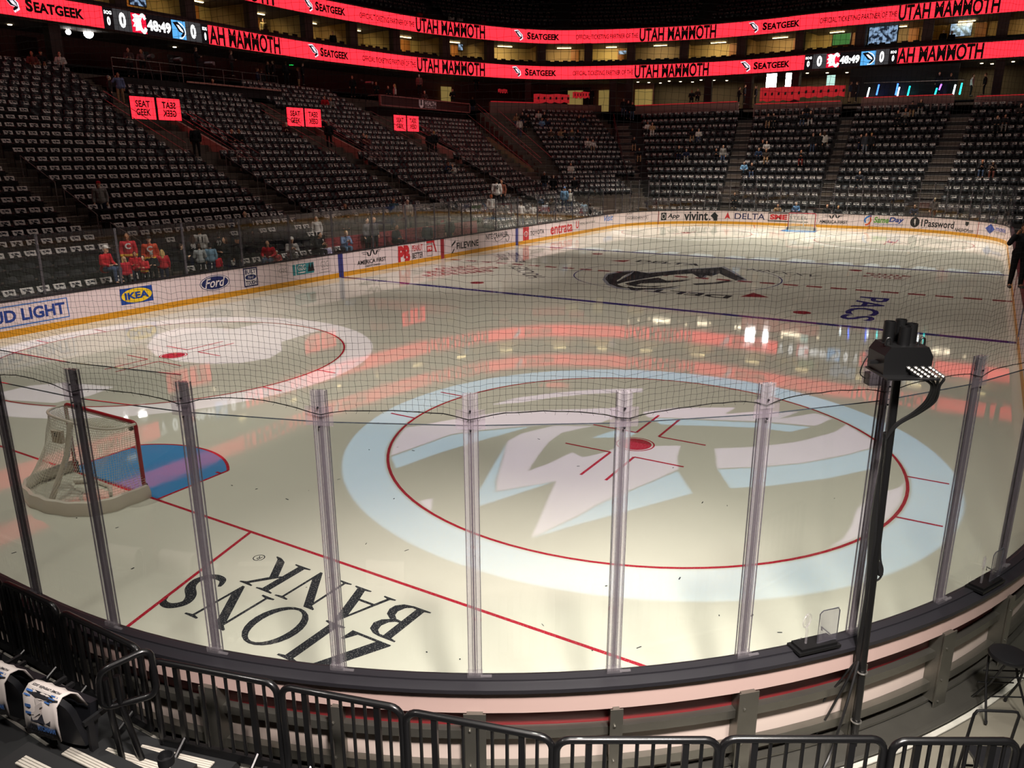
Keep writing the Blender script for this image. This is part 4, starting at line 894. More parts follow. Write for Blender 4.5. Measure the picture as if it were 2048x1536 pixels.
def mass(name, mbs, mats, places, label, cat, group):
    V0, F0, M0 = [], [], []; 
    vs = []; fs = []; mi = []
    for k, (mb, m) in enumerate(mbs):
        b0 = len(vs); vs += mb.v; fs += [tuple(b0 + i for i in f) for f in mb.f]; mi += [m + x for x in mb.mi]
    vs = np.array(vs); n = len(vs); ll = np.array([len(f) for f in fs]); li = np.concatenate([np.array(f) for f in fs]); N = len(places)
    P = np.array([p[:4] for p in places]); c, s = np.cos(P[:, 3])[:, None], np.sin(P[:, 3])[:, None]
    X = vs[None, :, 0] * c - vs[None, :, 1] * s + P[:, 0:1]; Y = vs[None, :, 0] * s + vs[None, :, 1] * c + P[:, 1:2]; Z = vs[None, :, 2] + P[:, 2:3]
    co_ = np.stack([X, Y, Z], 2).reshape(-1, 3); LI = (li[None, :] + np.arange(N)[:, None] * n).ravel(); LL = np.tile(ll, N)
    me = bpy.data.meshes.new(name); me.vertices.add(len(co_)); me.vertices.foreach_set('co', co_.ravel()); me.loops.add(len(LI)); me.loops.foreach_set('vertex_index', LI.astype(np.int32))
    me.polygons.add(len(LL)); me.polygons.foreach_set('loop_start', np.concatenate([[0], np.cumsum(LL)[:-1]]).astype(np.int32)); me.polygons.foreach_set('material_index', np.tile(np.array(mi), N).astype(np.int32)); me.update(calc_edges=True)
    for m in mats: me.materials.append(m)
    o = link(name, me); tag(o, label, cat, group, 'stuff'); return o
low = MB(); low.box((-.07, 0, .62), (.06, .46, .48), tilt=('Y', rad(-12))); low.box((.06, 0, .52), (.07, .42, .34)); low.box((.08, .25, .45), (.26, .03, .35)); 
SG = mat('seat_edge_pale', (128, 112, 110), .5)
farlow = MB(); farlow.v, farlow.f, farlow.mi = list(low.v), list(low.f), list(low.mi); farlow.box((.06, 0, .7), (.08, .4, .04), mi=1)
side = [s for s in rest if s[3] != PI]; fe = [s for s in rest if s[3] == PI]
mass('seating', [(low, 0)], [SB], side, 'rest of the black folding seats in the side and corner stands', 'seats', 'black seats of the side stand')
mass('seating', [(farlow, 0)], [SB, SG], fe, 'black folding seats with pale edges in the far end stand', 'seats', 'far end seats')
tw = [[], [], [], []]
for s in rest:
    if random.random() < .94: tw[random.randrange(4)].append((s[0], s[1], s[2], s[3] + random.uniform(-.05, .05)))
allp = []
for v in range(4): 
    if v == 0: o = mass('towels', [(towel_mesh(0), 0)], [TW, TK], tw[0], 'rest of the white printed towels hung on the farther seats', 'towels', 'towels on the farther seats')
    else:
        m = mass('towels', [(towel_mesh(v), 0)], [TW, TK], tw[v], None, None, None); m.parent = o
# ---------------------------------------------------------------- vomitories with signs and their built reflections, rails
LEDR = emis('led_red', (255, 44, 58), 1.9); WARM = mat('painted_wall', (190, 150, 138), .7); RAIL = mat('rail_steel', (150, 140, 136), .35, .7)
for vi, xc in enumerate((26.25, 37.55, 48.75)):
    nm = ('nearest', 'middle', 'farthest')[vi]; x0, x1 = xc - 1.75, xc + 1.75; y0, y1 = yL(7.3), yL(12.3); z0, zt = zL(7) + .02, zL(14.2)
    b = MB(); b.add([(x1, y0 - .9, z0 - .3), (x1, y1 + 2, z0 - .3), (x1, y1 + 2, zL(14) + .5), (x1, y0 - .9, zL(6.4) + .62)], [(0, 1, 2, 3)]); b.add([(x1 + .18, y0 - .9, z0 - .3), (x1 + .18, y1 + 2, z0 - .3), (x1 + .18, y1 + 2, zL(14) + .5), (x1 + .18, y0 - .9, zL(6.4) + .62)], [(0, 1, 2, 3)])
    b.add([(x1, y1 + 2, zL(14) + .5), (x1, y0 - .9, zL(6.4) + .62), (x1 + .18, y0 - .9, zL(6.4) + .62), (x1 + .18, y1 + 2, zL(14) + .5), (x1, y0 - .9, z0 - .3), (x1 + .18, y0 - .9, z0 - .3)], [(0, 1, 2, 3), (1, 2, 5, 4)]); struct(b.build('wall_ramp', WARM))
    b = MB(); b.add([(x0, y0, z0 - .3), (x0, y1 + 2, z0 - .3), (x0, y1 + 2, zL(14) + .35), (x0, y0, zL(7) + .4)], [(0, 1, 2, 3)]); b.add([(x0 - .16, y0, zL(7) + .4), (x0 - .16, y1 + 2, zL(14) + .35), (x0, y1 + 2, zL(14) + .35), (x0, y0, zL(7) + .4), (x0 - .16, y0, z0 - .3), (x0, y0, z0 - .3)], [(0, 1, 2, 3), (0, 3, 5, 4)]); struct(b.build('wall_ramp', WARM))
    b = MB(); b.add([(x0, y0, z0), (x1, y0, z0), (x1, y1 + 1.8, z0 + .6), (x0, y1 + 1.8, z0 + .6)], [(0, 1, 2, 3)]); b.add([(x0, y1 + 1.8, z0), (x1, y1 + 1.8, z0), (x1, y1 + 1.8, zt), (x0, y1 + 1.8, zt)], [(0, 1, 2, 3)]); struct(b.build('wall_ramp', mat('ramp_dark', (60, 44, 42), .8)))
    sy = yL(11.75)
    for k, mir in enumerate((False, True)):  # mirrored copy is the sign's reflection, built as a second glowing panel
        cx = xc - .82 + 1.66 * k + (0 if vi else -.1); q = empty('led_sign_or_reflection', (cx, sy, zL(11.75) + 1.28)); tag(q, '%s red lit sign %s over the %s stair ramp' % ('square', 'reflection built as a backwards panel' if mir else 'with stacked black words', nm), 'sign')
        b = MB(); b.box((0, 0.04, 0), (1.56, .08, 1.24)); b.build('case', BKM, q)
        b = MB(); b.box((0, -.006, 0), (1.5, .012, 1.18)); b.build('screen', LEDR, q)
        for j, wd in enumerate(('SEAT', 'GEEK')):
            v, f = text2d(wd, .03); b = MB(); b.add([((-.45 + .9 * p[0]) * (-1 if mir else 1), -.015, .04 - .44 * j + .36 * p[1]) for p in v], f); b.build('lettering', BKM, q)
    for xx, yy0, yy1 in ((x0 + .1, 6.6, 14.5), (x1 - .05, 5.6, 14.5), (x1 + .5, 5.2, 12)):
        q = empty('ramp_rail', (xx, 0, 0)); tag(q, 'steel handrail %s the %s stair ramp' % ({x0 + .1: 'on the low side of', x1 - .05: 'on top of the wall of', x1 + .5: 'along the steps beside'}[xx], nm), 'handrail')
        for dz in (1.05, .6):
            b = MB(); b.tube([(0, yL(yy0), zL(yy0) + dz + .3), (0, yL(yy1), zL(yy1) + dz + .1)], .022, 6); b.build('rail', RAIL, q)
        b = MB(); b.tube([(0, yL(yy0), zL(yy0) + 1.35), (0, yL(yy0) - .05, zL(yy0) - .1)], .022, 6); b.build('upright', RAIL, q)
for ai, xc in enumerate((15.2, 26.1, 37.4, 48.6)):
    for j, (i0, i1) in enumerate(((-3.2, -1), (0, 2.5), (3.2, 6))):
        q = empty('aisle_rail', (xc + .55, 0, 0)); tag(q, 'thin steel rail on the %s aisle, %s span up from the glass' % (ORD[ai], ORD[j]), 'handrail', 'aisle handrails')
        b = MB(); b.tube([(0, yL(i0), zL(i0) - .1), (0, yL(i0), zL(i0) + .92), (0, yL(i1), zL(i1) + .92), (0, yL(i1), zL(i1) - .1)], .02, 6); b.build('rail', RAIL, q)
q = empty('aisle_rail', (0, 0, 0)); tag(q, 'dark double handrail down the corner stairs beside the far end stand', 'handrail')
for dz in (.95, .5):
    b = MB(); b.tube([(xF(k), 15.3 + 6.8 * k / 13, zF(k) + dz) for k in (0, 13)], .03, 6); b.build('rail', mat('rail_dark', (60, 40, 40), .4, .6), q)
for k in range(0, 14, 2):
    b = MB(); b.tube([(xF(k), 15.3 + 6.8 * k / 13, zF(k)), (xF(k), 15.3 + 6.8 * k / 13, zF(k) + .95)], .025, 5); b.build('upright', mat('rail_dark', (60, 40, 40), .4, .6), q)
# pale tunnel wall with red-edged rails at the left side of the corner block
w0 = CP0 + CN * 1.5 - CD * 1.2; w1 = CP0 + CN * 7.4 - CD * 3.0
b = MB(); zz0, zz1 = 3.0, 8.2
b.add([(w0[0], w0[1], 2.4), (w1[0], w1[1], 2.6), (w1[0], w1[1], 7.2), (w0[0], w0[1], 4.2)], [(0, 1, 2, 3)]); b.add([(w0[0] + .2, w0[1] - .1, 2.4), (w1[0] + .2, w1[1] - .1, 2.6), (w1[0] + .2, w1[1] - .1, 7.2), (w0[0] + .2, w0[1] - .1, 4.2)], [(0, 1, 2, 3)]); struct(b.build('wall_tunnel', mat('tunnel_wall', (206, 196, 158), .6)))
q = empty('tunnel_rail', (0, 0, 0)); tag(q, 'steel stair rails catching red light beside the pale tunnel wall', 'handrail')
for o, z in ((-.1, .25), (.9, 1.0), (1.0, .55), (2.0, 1.05)):
    a, c = w0 + CD * o, w1 + CN * 5 + CD * o * 1.4
    b = MB(); b.tube([(a[0], a[1], 4.2 + z), (c[0], c[1], 9.4 + z)], .025, 6); b.build('rail', RAIL, q)
# red wall with dark marks behind the penalty boxes
b = MB(); b.box((30.5, 15.1, .75), (13, .12, 1.5)); pw = struct(b.build('wall_penalty', mat('penalty_wall', (150, 62, 66), .5)))
S = MB()
for i in range(22):
    for j in range(3):
        x, z = 24.4 + i * .56, .35 + j * .42; S.add([(x, 15.035, z), (x + .4, 15.035, z), (x + .4, 15.035, z + .07), (x, 15.035, z + .07)], [(0, 1, 2, 3)]); S.add([(x + .08, 15.035, z + .12), (x + .3, 15.035, z + .12), (x + .2, 15.035, z + .27)], [(0, 1, 2)])
S.build('print_mark', mat('penalty_mark', (110, 20, 30), .5), pw)
b = MB(); b.box((31, 13.9, .72), (8, .6, .05)); b.box((31, 13.9, .35), (7.6, .4, .7)); t = b.build('scorers_table', BKP); tag(t, 'long low black table behind the centre glass in front of the red wall', 'table')
for i in range(6):
    b = MB(); b.lathe((0, 0, 0), [(.035, 0), (.035, .16), (.015, .2), (.015, .24), (0, .24)], 8); o = b.build('bottle', mat('bottle_white', (210, 205, 205), .4), None, True, (28.0 + i * 1.15 + .3 * (i % 2), 13.85, .746)); tag(o, 'white water bottle on the long black table, %s along from the near end' % ORD[i], 'bottle', 'bottles on the long table')
# ================================================================= LED ribbons, suites, concourse, upper tier
def spath(pts):
    P = bez([(x, y) for x, y in pts], 12); P = np.array(P); d = np.r_[0, np.cumsum(np.linalg.norm(np.diff(P, axis=0), axis=1))]; return P, d
RIB = spath([(-8, 38.0), (8, 38.0), (23.2, 38.0), (28.8, 37.9), (37.2, 38.1), (42, 38.3), (46.6, 38.3), (51.7, 37.9), (60.2, 36.6), (67.0, 34.0), (71.2, 31.6), (74.2, 28.4), (77, 21.6), (78.6, 14.6), (78.5, 8.7), (77.9, 4.9), (77.4, -3.2), (77.4, -12.1), (77.4, -24), (77.4, -34)])
def rb(s, off=0.0, z=0.0, path=RIB):
    P, d = path; i = int(np.clip(np.searchsorted(d, s) - 1, 0, len(d) - 2)); f = (s - d[i]) / (d[i + 1] - d[i]); p = P[i] + (P[i + 1] - P[i]) * f
    a = P[min(i + 2, len(P) - 1)] - P[max(i - 1, 0)]; a = a / np.linalg.norm(a); n = np.array([-a[1], a[0]]); return (p[0] + n[0] * off, p[1] + n[1] * off, z)
def rs(u, off=0.0, v=70):        # arc length where the line of sight of a photo column meets the ribbon
    d = ray(u, v); lo = None; P, L = RIB; q = (P[:, 0] - CP[0]) * -d[1] + (P[:, 1] - CP[1]) * d[0]
    for i in range(len(P) - 1):
        if q[i] * q[i + 1] <= 0:
            f = q[i] / (q[i] - q[i + 1]); p = P[i] + f * (P[i + 1] - P[i])
            if (p[0] - CP[0]) * d[0] + (p[1] - CP[1]) * d[1] > 0: return L[i] + f * (L[i + 1] - L[i])
    return L[0] if u < 500 else L[-1]
def rsweep(b, prof, s0, s1, mi=0, step=1.0):
    n = max(1, int((s1 - s0) / step)); S = [s0 + (s1 - s0) * i / n for i in range(n + 1)]; k = len(prof); vs = [rb(s, o, z) for s in S for o, z in prof]
    return b.add(vs, [(i * k + j, i * k + (j + 1) % k, (i + 1) * k + (j + 1) % k, (i + 1) * k + j) for i in range(n) for j in range(k)] + [tuple(range(k)), tuple(n * k + j for j in range(k - 1, -1, -1))], mi)
LEDW = emis('led_white', (255, 255, 255), 1.6); LEDG = emis('led_grey', (66, 64, 66), 1.0); LEDD = emis('led_dark', (26, 20, 22), .8); LEDB = emis('led_sky', (90, 170, 232), 1.2); LEDC = emis('led_crimson', (226, 24, 56), 1.3)
LK = mat('led_off', (16, 8, 9), .6); LRIM = mat('ribbon_rim', (92, 62, 60), .5)
def zfit(u, v, s):               # height on the ribbon face seen at a photo row
    x, y, _ = rb(s); d = ray(u, v); t = ((x - CP[0]) * d[0] + (y - CP[1]) * d[1]) / (d[0] ** 2 + d[1] ** 2); return CP[2] + t * d[2]
def on_rib(shape, s0, s1, z0, z1, off):
    v, f = shape; b = MB(); b.add([rb(s0 + p[0] * (s1 - s0), -off, z0 + p[1] * (z1 - z0)) for p in v], f); return b
MAM = [poly2d([(.0, .95), (.45, 1), (.95, .55), (1, .2), (.7, 0), (.62, .1), (.8, .3), (.5, .35), (.3, .6)])]
MAMW = poly2d([(.3, .82), (.5, .8), (.8, .5), (.84, .34), (.6, .45), (.45, .62)])
def ribbon(label, zb, zt, segs, name):
    root = empty('led_ribbon', (0, 0, 0)); tag(root, label, 'LED ribbon', None)
    b = MB(); rsweep(b, [(.02, zb - .04), (.3, zb - .04), (.3, zt + .1), (-.03, zt + .1), (-.03, zt + .03), (.02, zt + .03)], RIB[1][0], RIB[1][-1]); b.build('housing', LRIM, root)
    Zc = lambda f: zb + (zt - zb) * f
    for kind, u0, u1, tx in segs:
        s0 = rs(u0) if u0 is not None else RIB[1][0]; s1 = rs(u1) if u1 is not None else RIB[1][-1]
        if kind == 'red': on_rib(rect2d(max(1, int((s1 - s0) / .8))), s0, s1, zb, zt, .0).build('lit_panel', LEDR, root)
        elif kind == 'sg': on_rib(text2d('S', .05), s0, s0 + (s1 - s0) * .12, Zc(.25), Zc(.8), .02).build('lettering', LK, root); on_rib(text2d('EATGEEK', .045), s0 + (s1 - s0) * .135, s1, Zc(.25), Zc(.72), .02).build('lettering', LK, root)
        elif kind == 'of': on_rib(text2d(tx, .012), s0, s1, Zc(.3), Zc(.66), .02).build('lettering', LK, root)
        elif kind == 'ut': on_rib(text2d(tx, .03), s0, s1, Zc(-.0), Zc(1.0), .02).build('lettering', LK, root)
        elif kind == 'lg':
            e = on_rib(MAM[0], s0, s1, Zc(.12), Zc(.92), .02).build('emblem', emis('led_pale', (236, 226, 236), 1.2), root)
            on_rib(MAM[0], s0 + (s1 - s0) * .08, s1 - (s1 - s0) * .1, Zc(.2), Zc(.84), .03).build('emblem', mat('led_navy', (28, 24, 46)), e); on_rib(MAMW, s0, s1, Zc(.12), Zc(.92), .04).build('emblem', emis('led_pale', (236, 226, 236), 1.2), e)
        elif kind == 'dk': on_rib(rect2d(6), s0, s1, zb, zt, .0).build('lit_panel', LEDD, root)
        elif kind == 'gy': on_rib(rect2d(3), s0, s1, zb, zt, .01).build('lit_panel', LEDG, root)
        elif kind == 'n': a, y0, y1 = tx; on_rib(text2d(a, .05), s0, s1, Zc(y0), Zc(y1), .03).build('numerals', LEDW, root)
        elif kind in ('cf', 'mm'):
            p = on_rib(rect2d(2), s0, s1, Zc(.02), Zc(.95), .015).build('team_panel', LEDC if kind == 'cf' else LEDB, root); w = s1 - s0
            if kind == 'cf':
                on_rib(stroke2d(bez([(.95, .75), (.8, .95), (.6, .8), (.55, .5), (.62, .22), (.8, .08), (.95, .3)], 5), .2), s0, s1, Zc(.02), Zc(.95), .03).build('emblem', LEDW, p); on_rib(poly2d([(.6, .9), (.3, .98), (.08, .9), (.2, .75), (.05, .6), (.2, .5), (.06, .3), (.25, .3), (.2, .08), (.6, .15), (.5, .5)]), s0, s1, Zc(.02), Zc(.95), .026).build('emblem', LEDW, p)
            else: on_rib(fit(MAM[0], .08, .1, .92, .92), s0, s1, Zc(.02), Zc(.95), .025).build('emblem', mat('led_navy', (28, 24, 46)), p); on_rib(fit(MAMW, .08, .1, .95, .92), s0, s1, Zc(.02), Zc(.95), .03).build('emblem', LEDW, p); on_rib(stroke2d(bez([(.5, .92), (.85, .7), (.95, .35), (.7, .08), (.5, .06)], 5), .06), s0, s1, Zc(.02), Zc(.95), .03).build('emblem', LEDW, p)
OF, UM = 'OFFICIAL TICKETING PARTNER OF THE', 'UTAH MAMMOTH'
def board(u):                    # the score strip, from its photo columns
    return [('dk', u[0], u[7], None), ('n', u[0] + .1 * (u[1] - u[0]), u[1] - .15 * (u[1] - u[0]), ('SOG', .68, .86)), ('n', u[0] + .32 * (u[1] - u[0]), u[1] - .34 * (u[1] - u[0]), ('0', .16, .58)), ('gy', u[1], u[2], None), ('n', u[1] + .3 * (u[2] - u[1]), u[2] - .32 * (u[2] - u[1]), ('0', .14, .88)), ('cf', u[2], u[3], None), ('n', u[3] + 1, u[4] - 2, ('48:49', .2, .75)), ('mm', u[4], u[5], None), ('gy', u[5], u[6], None), ('n', u[5] + .3 * (u[6] - u[5]), u[6] - .35 * (u[6] - u[5]), ('0', .14, .88)), ('n', u[6] + .15 * (u[7] - u[6]), u[7] - .2 * (u[7] - u[6]), ('SOG', .68, .86)), ('n', u[6] + .36 * (u[7] - u[6]), u[7] - .36 * (u[7] - u[6]), ('0', .16, .58))]
ribbon('lower red lit ribbon board with two score strips along the tiers', 13.14, 14.4, [('red', None, 211, None), ('lg', 13, 48, None), ('sg', 60, 173, None)] + board((211, 231, 266, 295, 345, 372, 403, 417)) + [('red', 417, 1614, None), ('ut', 418, 558, 'AH MAMMOTH'), ('lg', 614, 634, None), ('sg', 638, 694, None), ('of', 722, 829, OF), ('ut', 832, 969, UM), ('lg', 1024, 1042, None), ('sg', 1050, 1114, None), ('of', 1147, 1269, OF), ('ut', 1272, 1422, UM), ('lg', 1485, 1506, None), ('sg', 1512, 1585, None)] + board((1614, 1631, 1658, 1684, 1727, 1756, 1783, 1801)) + [('red', 1801, None, None), ('ut', 1801, 1972, 'AH MAMMOTH')], 'lower')
ribbon('upper red lit ribbon board with black lettering along the tiers', 16.62, 17.88, [('red', None, None, None), ('ut', 404, 553, 'H MAMMOTH'), ('lg', 610, 629, None), ('sg', 634, 693, None), ('of', 721, 829, OF), ('ut', 832, 970, UM), ('lg', 1028, 1046, None), ('sg', 1054, 1119, None), ('of', 1152, 1276, OF), ('ut', 1279, 1432, UM), ('lg', 1496, 1516, None), ('sg', 1524, 1598, None), ('of', 1637, 1789, OF), ('ut', 1792, 1991, UM)], 'upper')
# ---- suites between the ribbons
S0, S1 = RIB[1][0], RIB[1][-1]
DWALL = mat('suite_divider', (74, 52, 50), .7); DARK = mat('tier_dark', (34, 26, 28), .85); CEIL = mat('suite_ceiling', (96, 84, 76), .8)
b = MB(); rsweep(b, rc(.3, 9, 14.0, 14.15), S0, S1); struct(b.build('floor_suites', DARK))
b = MB(); rsweep(b, rc(.3, 9, 16.75, 16.85), S0, S1); struct(b.build('ceiling_suites', CEIL))
b = MB(); rsweep(b, rc(2.4, 2.46, 14.1, 15.15), S0, S1); struct(b.build('wall_suite_counter', mat('counter_dark', (22, 18, 19), .5)))
b = MB(); rsweep(b, rc(.4, .46, 14.3, 14.75), S0, S1); struct(b.build('wall_suite_front', mat('tier_front', (46, 28, 30), .6)))
PIL = [20, 130, 268, 404, 527, 634, 722, 806, 902, 990, 1088, 1177, 1262, 1367, 1478, 1592, 1716, 1852, 2003, 2160]
WALLC = [(150, 128, 92), (206, 178, 116), (176, 146, 96), (216, 190, 120)]
PANEL = mat('wood_panel', (172, 112, 52), .5); LSTRIP = emis('strip_warm', (255, 226, 160), 6); TVB = mat('tv_bezel', (14, 14, 16), .3)
TVM = mat('tv_picture', (90, 110, 130), .3, emit=(150, 176, 205), estr=.9)
nt = TVM.node_tree; nn = nt.nodes.new('ShaderNodeTexNoise'); nn.inputs['Scale'].default_value = 3; tc = nt.nodes.new('ShaderNodeTexCoord'); nt.links.new(tc.outputs['Object'], nn.inputs['Vector']); rmp = nt.nodes.new('ShaderNodeValToRGB'); rmp.color_ramp.elements[0].color = (.01, .015, .03, 1); rmp.color_ramp.elements[0].position = .42; rmp.color_ramp.elements[1].color = lin((150, 180, 215)); rmp.color_ramp.elements[1].position = .58
nt.links.new(nn.outputs['Fac'], rmp.inputs[0]); nt.links.new(rmp.outputs[0], nt.nodes['Principled BSDF'].inputs['Emission Color'])
TVG = emis('tv_green', (70, 120, 60), .9)
def slab(name, s0, s1, o0, o1, z0, z1, m, parent=None, step=1.2):
    b = MB(); rsweep(b, rc(o0, o1, z0, z1), s0, s1, step=step); return b.build(name, m, parent)
suite_w = []
for i in range(len(PIL) - 1):
    a, c = rs(PIL[i]), rs(PIL[i + 1]); w = .42
    struct(slab('wall_suite_pillar', a - w, a + w, .9, 1.5, 14.1, 16.8, DWALL)); struct(slab('wall_suite_divider', a - .1, a + .1, 1.5, 6, 14.1, 16.8, mat('suite_wall_%d' % (i % 4), WALLC[i % 4], .7)))
    struct(slab('wall_suite_back', a, c, 5.6, 5.7, 14.1, 16.8, mat('suite_wall_%d' % (i % 4), WALLC[i % 4], .7)))
    m = (a + c) / 2; L = c - a
    struct(slab('wall_suite_panel', a + L * .62, a + L * .78, 5.4, 5.55, 14.1, 16.7, PANEL)) if i not in (9, 12) else None
    t = slab('strip_light', m - L * .12, m + L * .12, 3.6, 3.75, 16.62, 16.68, LSTRIP); tag(t, 'warm strip light under the ceiling of the suite, %s suite from the near end' % ORD[i], 'light', 'suite lights')
    # counter chairs seen as dark backs
    for k in range(5):
        s = a + L * (.16 + .17 * k)
        if i < 4 or i > 16: continue
        x, y, _ = rb(s, 1.6); P, _, _ = rb(s, .6), 0, 0; an = math.atan2(P[1] - y, P[0] - x)
        suite_w.append((x, y, 14.2, an, i, k))
sp = None
for x, y, z, an, i, k in suite_w:
    if sp is None:
        b = MB(); b.box((-.06, 0, .72), (.07, .5, .5)); b.box((.16, 0, .45), (.46, .5, .12)); b.box((.1, 0, .2), (.2, .3, .4)); sp = b.build('suite_chair', mat('suite_chair_black', (24, 20, 21), .45)); o = sp
    else: o = sp.copy(); COL.objects.link(o)
    o.location = (x, y, z); o.rotation_euler = (0, 0, an); o['label'] = 'black suite chair, %s of its row in the %s suite from the near end' % (ORD[k], ORD[i]); o['category'] = 'chair'; o['group'] = 'suite chairs between the ribbons'
for (u, v, w, h, off, mt, lab) in ((345, 4, 30, 18, 3.2, TVM, 'in the suite above the near score strip'), (588, 47, 24, 26, 5.2, TVM, 'with pale picture beside a warm panel'), (776, 77, 15, 18, 5.2, TVM, 'small, in the suite under the long lettering'), (973, 91, 9, 16, 5.2, TVM, 'narrow, on the suite side wall'), (1240, 105, 14, 6, 4.6, TVM, 'low wide one on the far suite wall'), (1654, 80, 28, 17, 5.2, TVG, 'showing a green field'), (1751, 70, 44, 34, 3.4, TVM, 'largest, over the far score strip'), (1915, 60, 30, 19, 4.2, TVM, 'in the suite near the edge of the picture'), (1577, 86, 12, 18, 4.6, TVM, 'small and pale, left of the green one')):
    s = rs(u); x, y, _ = rb(s, off); dx = CP[0] - x; dy = CP[1] - y; D = math.hypot(dx, dy); d = ray(u, v); z = CP[2] + d[2] / math.hypot(d[0], d[1]) * D; W, H = w * D / CF, h * D / CF
    # wall television, turned to the bowl
    q = empty('wall_television', (x, y, z), math.atan2(rb(s, 0)[1] - y, rb(s, 0)[0] - x)); tag(q, 'lit wall television, ' + lab, 'television', None)
    b = MB(); b.box((-.03, 0, 0), (.06, W * 1.08, H * 1.1)); b.build('bezel', TVB, q); b = MB(); b.box((.005, 0, 0), (.01, W, H)); b.build('screen', mt, q)
for k in range(3):
    s = rs(1800 + k * 38); t = slab('bar_shelf_light', s - 1.0, s + 1.0, 3.0, 3.1, 15.12, 15.2, emis('shelf_amber', (255, 180, 60), 3)); tag(t, 'amber lit bar shelf, %s from the big television' % ORD[k], 'light', 'amber bar shelves')
# ---- concourse and club level under the lower ribbon
CW = mat('concourse_wall', (118, 78, 74), .8); CLUB = mat('club_wall', (112, 98, 74), .75)
sa, sb_ = rs(948), rs(1265)
b = MB(); rsweep(b, rc(-1.2, 9, 9.75, 9.85), rs(800), S1); struct(b.build('floor_club', DARK))
b = MB(); rsweep(b, rc(-1.0, 7, 10.6, 10.7), S0, rs(800)); struct(b.build('floor_concourse', DARK))
b = MB(); rsweep(b, rc(.3, 9, 13.02, 13.1), S0, S1); struct(b.build('ceiling_concourse', CEIL))
b = MB(); rsweep(b, rc(4.6, 4.8, 9.8, 13.1), S0, sb_ + 2); struct(b.build('wall_concourse', CW))
b = MB(); rsweep(b, rc(5.5, 5.7, 9.8, 13.1), sb_ + 2, S1); struct(b.build('wall_club', CLUB))
for u0, u1, o in ((110, 152, 4.5), (610, 660, 4.5), (418, 440, 4.5), (1170, 1182, 4.5), (1128, 1168, 4.4)):
    struct(slab('wall_opening', rs(u0), rs(u1), o, o + .05, 9.8, 12.7, mat('opening_dark', (50, 30, 28), .8)))
LIT = mat('corridor_glow', (206, 180, 112), .7, emit=(220, 190, 110), estr=.25)  # light of the corridor behind put in as a panel glow
for u0, u1 in ((1140, 1166), (1197, 1222), (925, 945), (1268, 1302)):
    struct(slab('door_1', rs(u0), rs(u1), 4.3, 4.38, 9.8, 12.4, LIT))
for u in (120 / 1, 1420, 1500, 1595, 1845, 2010, 1060, 1228, 1262):
    s = rs(u); struct(slab('wall_column', s - .35, s + .35, .5, 1.2, 9.8, 13.1, DWALL))
EX = emis('exit_green', (40, 220, 90), 1.6)
for u, v, lab in ((103, 52, 'under the near end of the lower ribbon'), (420, 98, 'beside the platform cameras'), (637, 130, 'over the dark doorway'), (928, 155, 'beside the lit stair door'), (1155, 162, 'brightest, over the yellow doorway'), (1209, 160, 'over the narrow yellow doorway'), (1961, 124, 'dim, near the edge of the picture')):
    s = rs(u); x, y, _ = rb(s, 3.6); D = math.hypot(x - CP[0], y - CP[1]); d = ray(u, v); z = CP[2] + d[2] / math.hypot(d[0], d[1]) * D
    q = empty('exit_sign', (x, y, z), math.atan2(CP[1] - y, CP[0] - x)); tag(q, 'small green lit exit sign ' + lab, 'sign', None)
    b = MB(); b.box((-.03, 0, 0), (.05, .42, .26)); b.build('case', BKM, q); b = MB(); vv, f = text2d('EXIT', .06); b.add([(.004, .19 - .38 * p[0] if 0 else -.19 + .38 * p[0], -.09 + .18 * p[1]) for p in vv], f); b.build('lettering', EX, q)
    if u > 1100 and u < 1300: b = MB(); b.box((-.001, 0, 0), (.004, .4, .24)); b.build('face', EX, q)
DL = emis('downlight', (255, 232, 190), 7)
dn = 0
for (u0, u1, n, off) in ((1265, 1450, 9, 2.6), (1480, 1700, 6, 2.0), (1700, 1850, 5, 2.2), (1960, 2046, 4, 2.4), (60, 80, 1, 2.6), (390, 402, 1, 2.6)):
    for k in range(n):
        s = rs(u0 + (u1 - u0) * (k + .5) / n); x, y, _ = rb(s, off + .9 * (k % 3)); b = MB(); b.lathe((0, 0, 0), [(.11, 0), (.13, .02), (.13, .04), (0, .04)], 10); o = b.build('downlight', DL, None, False, (x, y, 12.97)); dn += 1
        tag(o, 'small round ceiling downlight, %s along under the lower ribbon' % ORD[dn % 30], 'light', 'club ceiling downlights')
# parapet of the club boxes over the far and corner stands
PAR = mat('parapet_taupe', (140, 104, 98), .6); REDG = mat('rail_cloth_and_reflection', (190, 40, 48), .6, emit=(255, 50, 60), estr=.25)  # parapet strips: ribbon reflection put in as red glow; cloths share it
pl = [(62.2, 33.4), (66.2, 31.2), (71.6, 27.6), (73.2, 25.6)]
def wallseg(name, pts, z0, z1, t, m):
    b = MB()
    for (x0, y0), (x1, y1) in zip(pts, pts[1:]):
        d = Vector((x1 - x0, y1 - y0, 0)); b.box(((x0 + x1) / 2, (y0 + y1) / 2, (z0 + z1) / 2), (d.length + t * .8, t, z1 - z0), math.atan2(d.y, d.x))
    return b.build(name, m)
def parapet(u0, u1, vt, vb, X, lab, red=True):
    (p, q) = (atx(u0, vt, X), atx(u1, vt, X)); pb = atx((u0 + u1) / 2, vb, X)[2]; zt = (p[2] + q[2]) / 2
    o = wallseg('club_parapet', [(X, p[1]), (X, q[1])], pb, zt, .2, PAR); struct(o)
    if red:
        b = MB(); b.box((X - .02, (p[1] + q[1]) / 2, zt + .03), (.26, abs(p[1] - q[1]) * .98, .07)); t = b.build('red_reflection_strip', REDG, o)
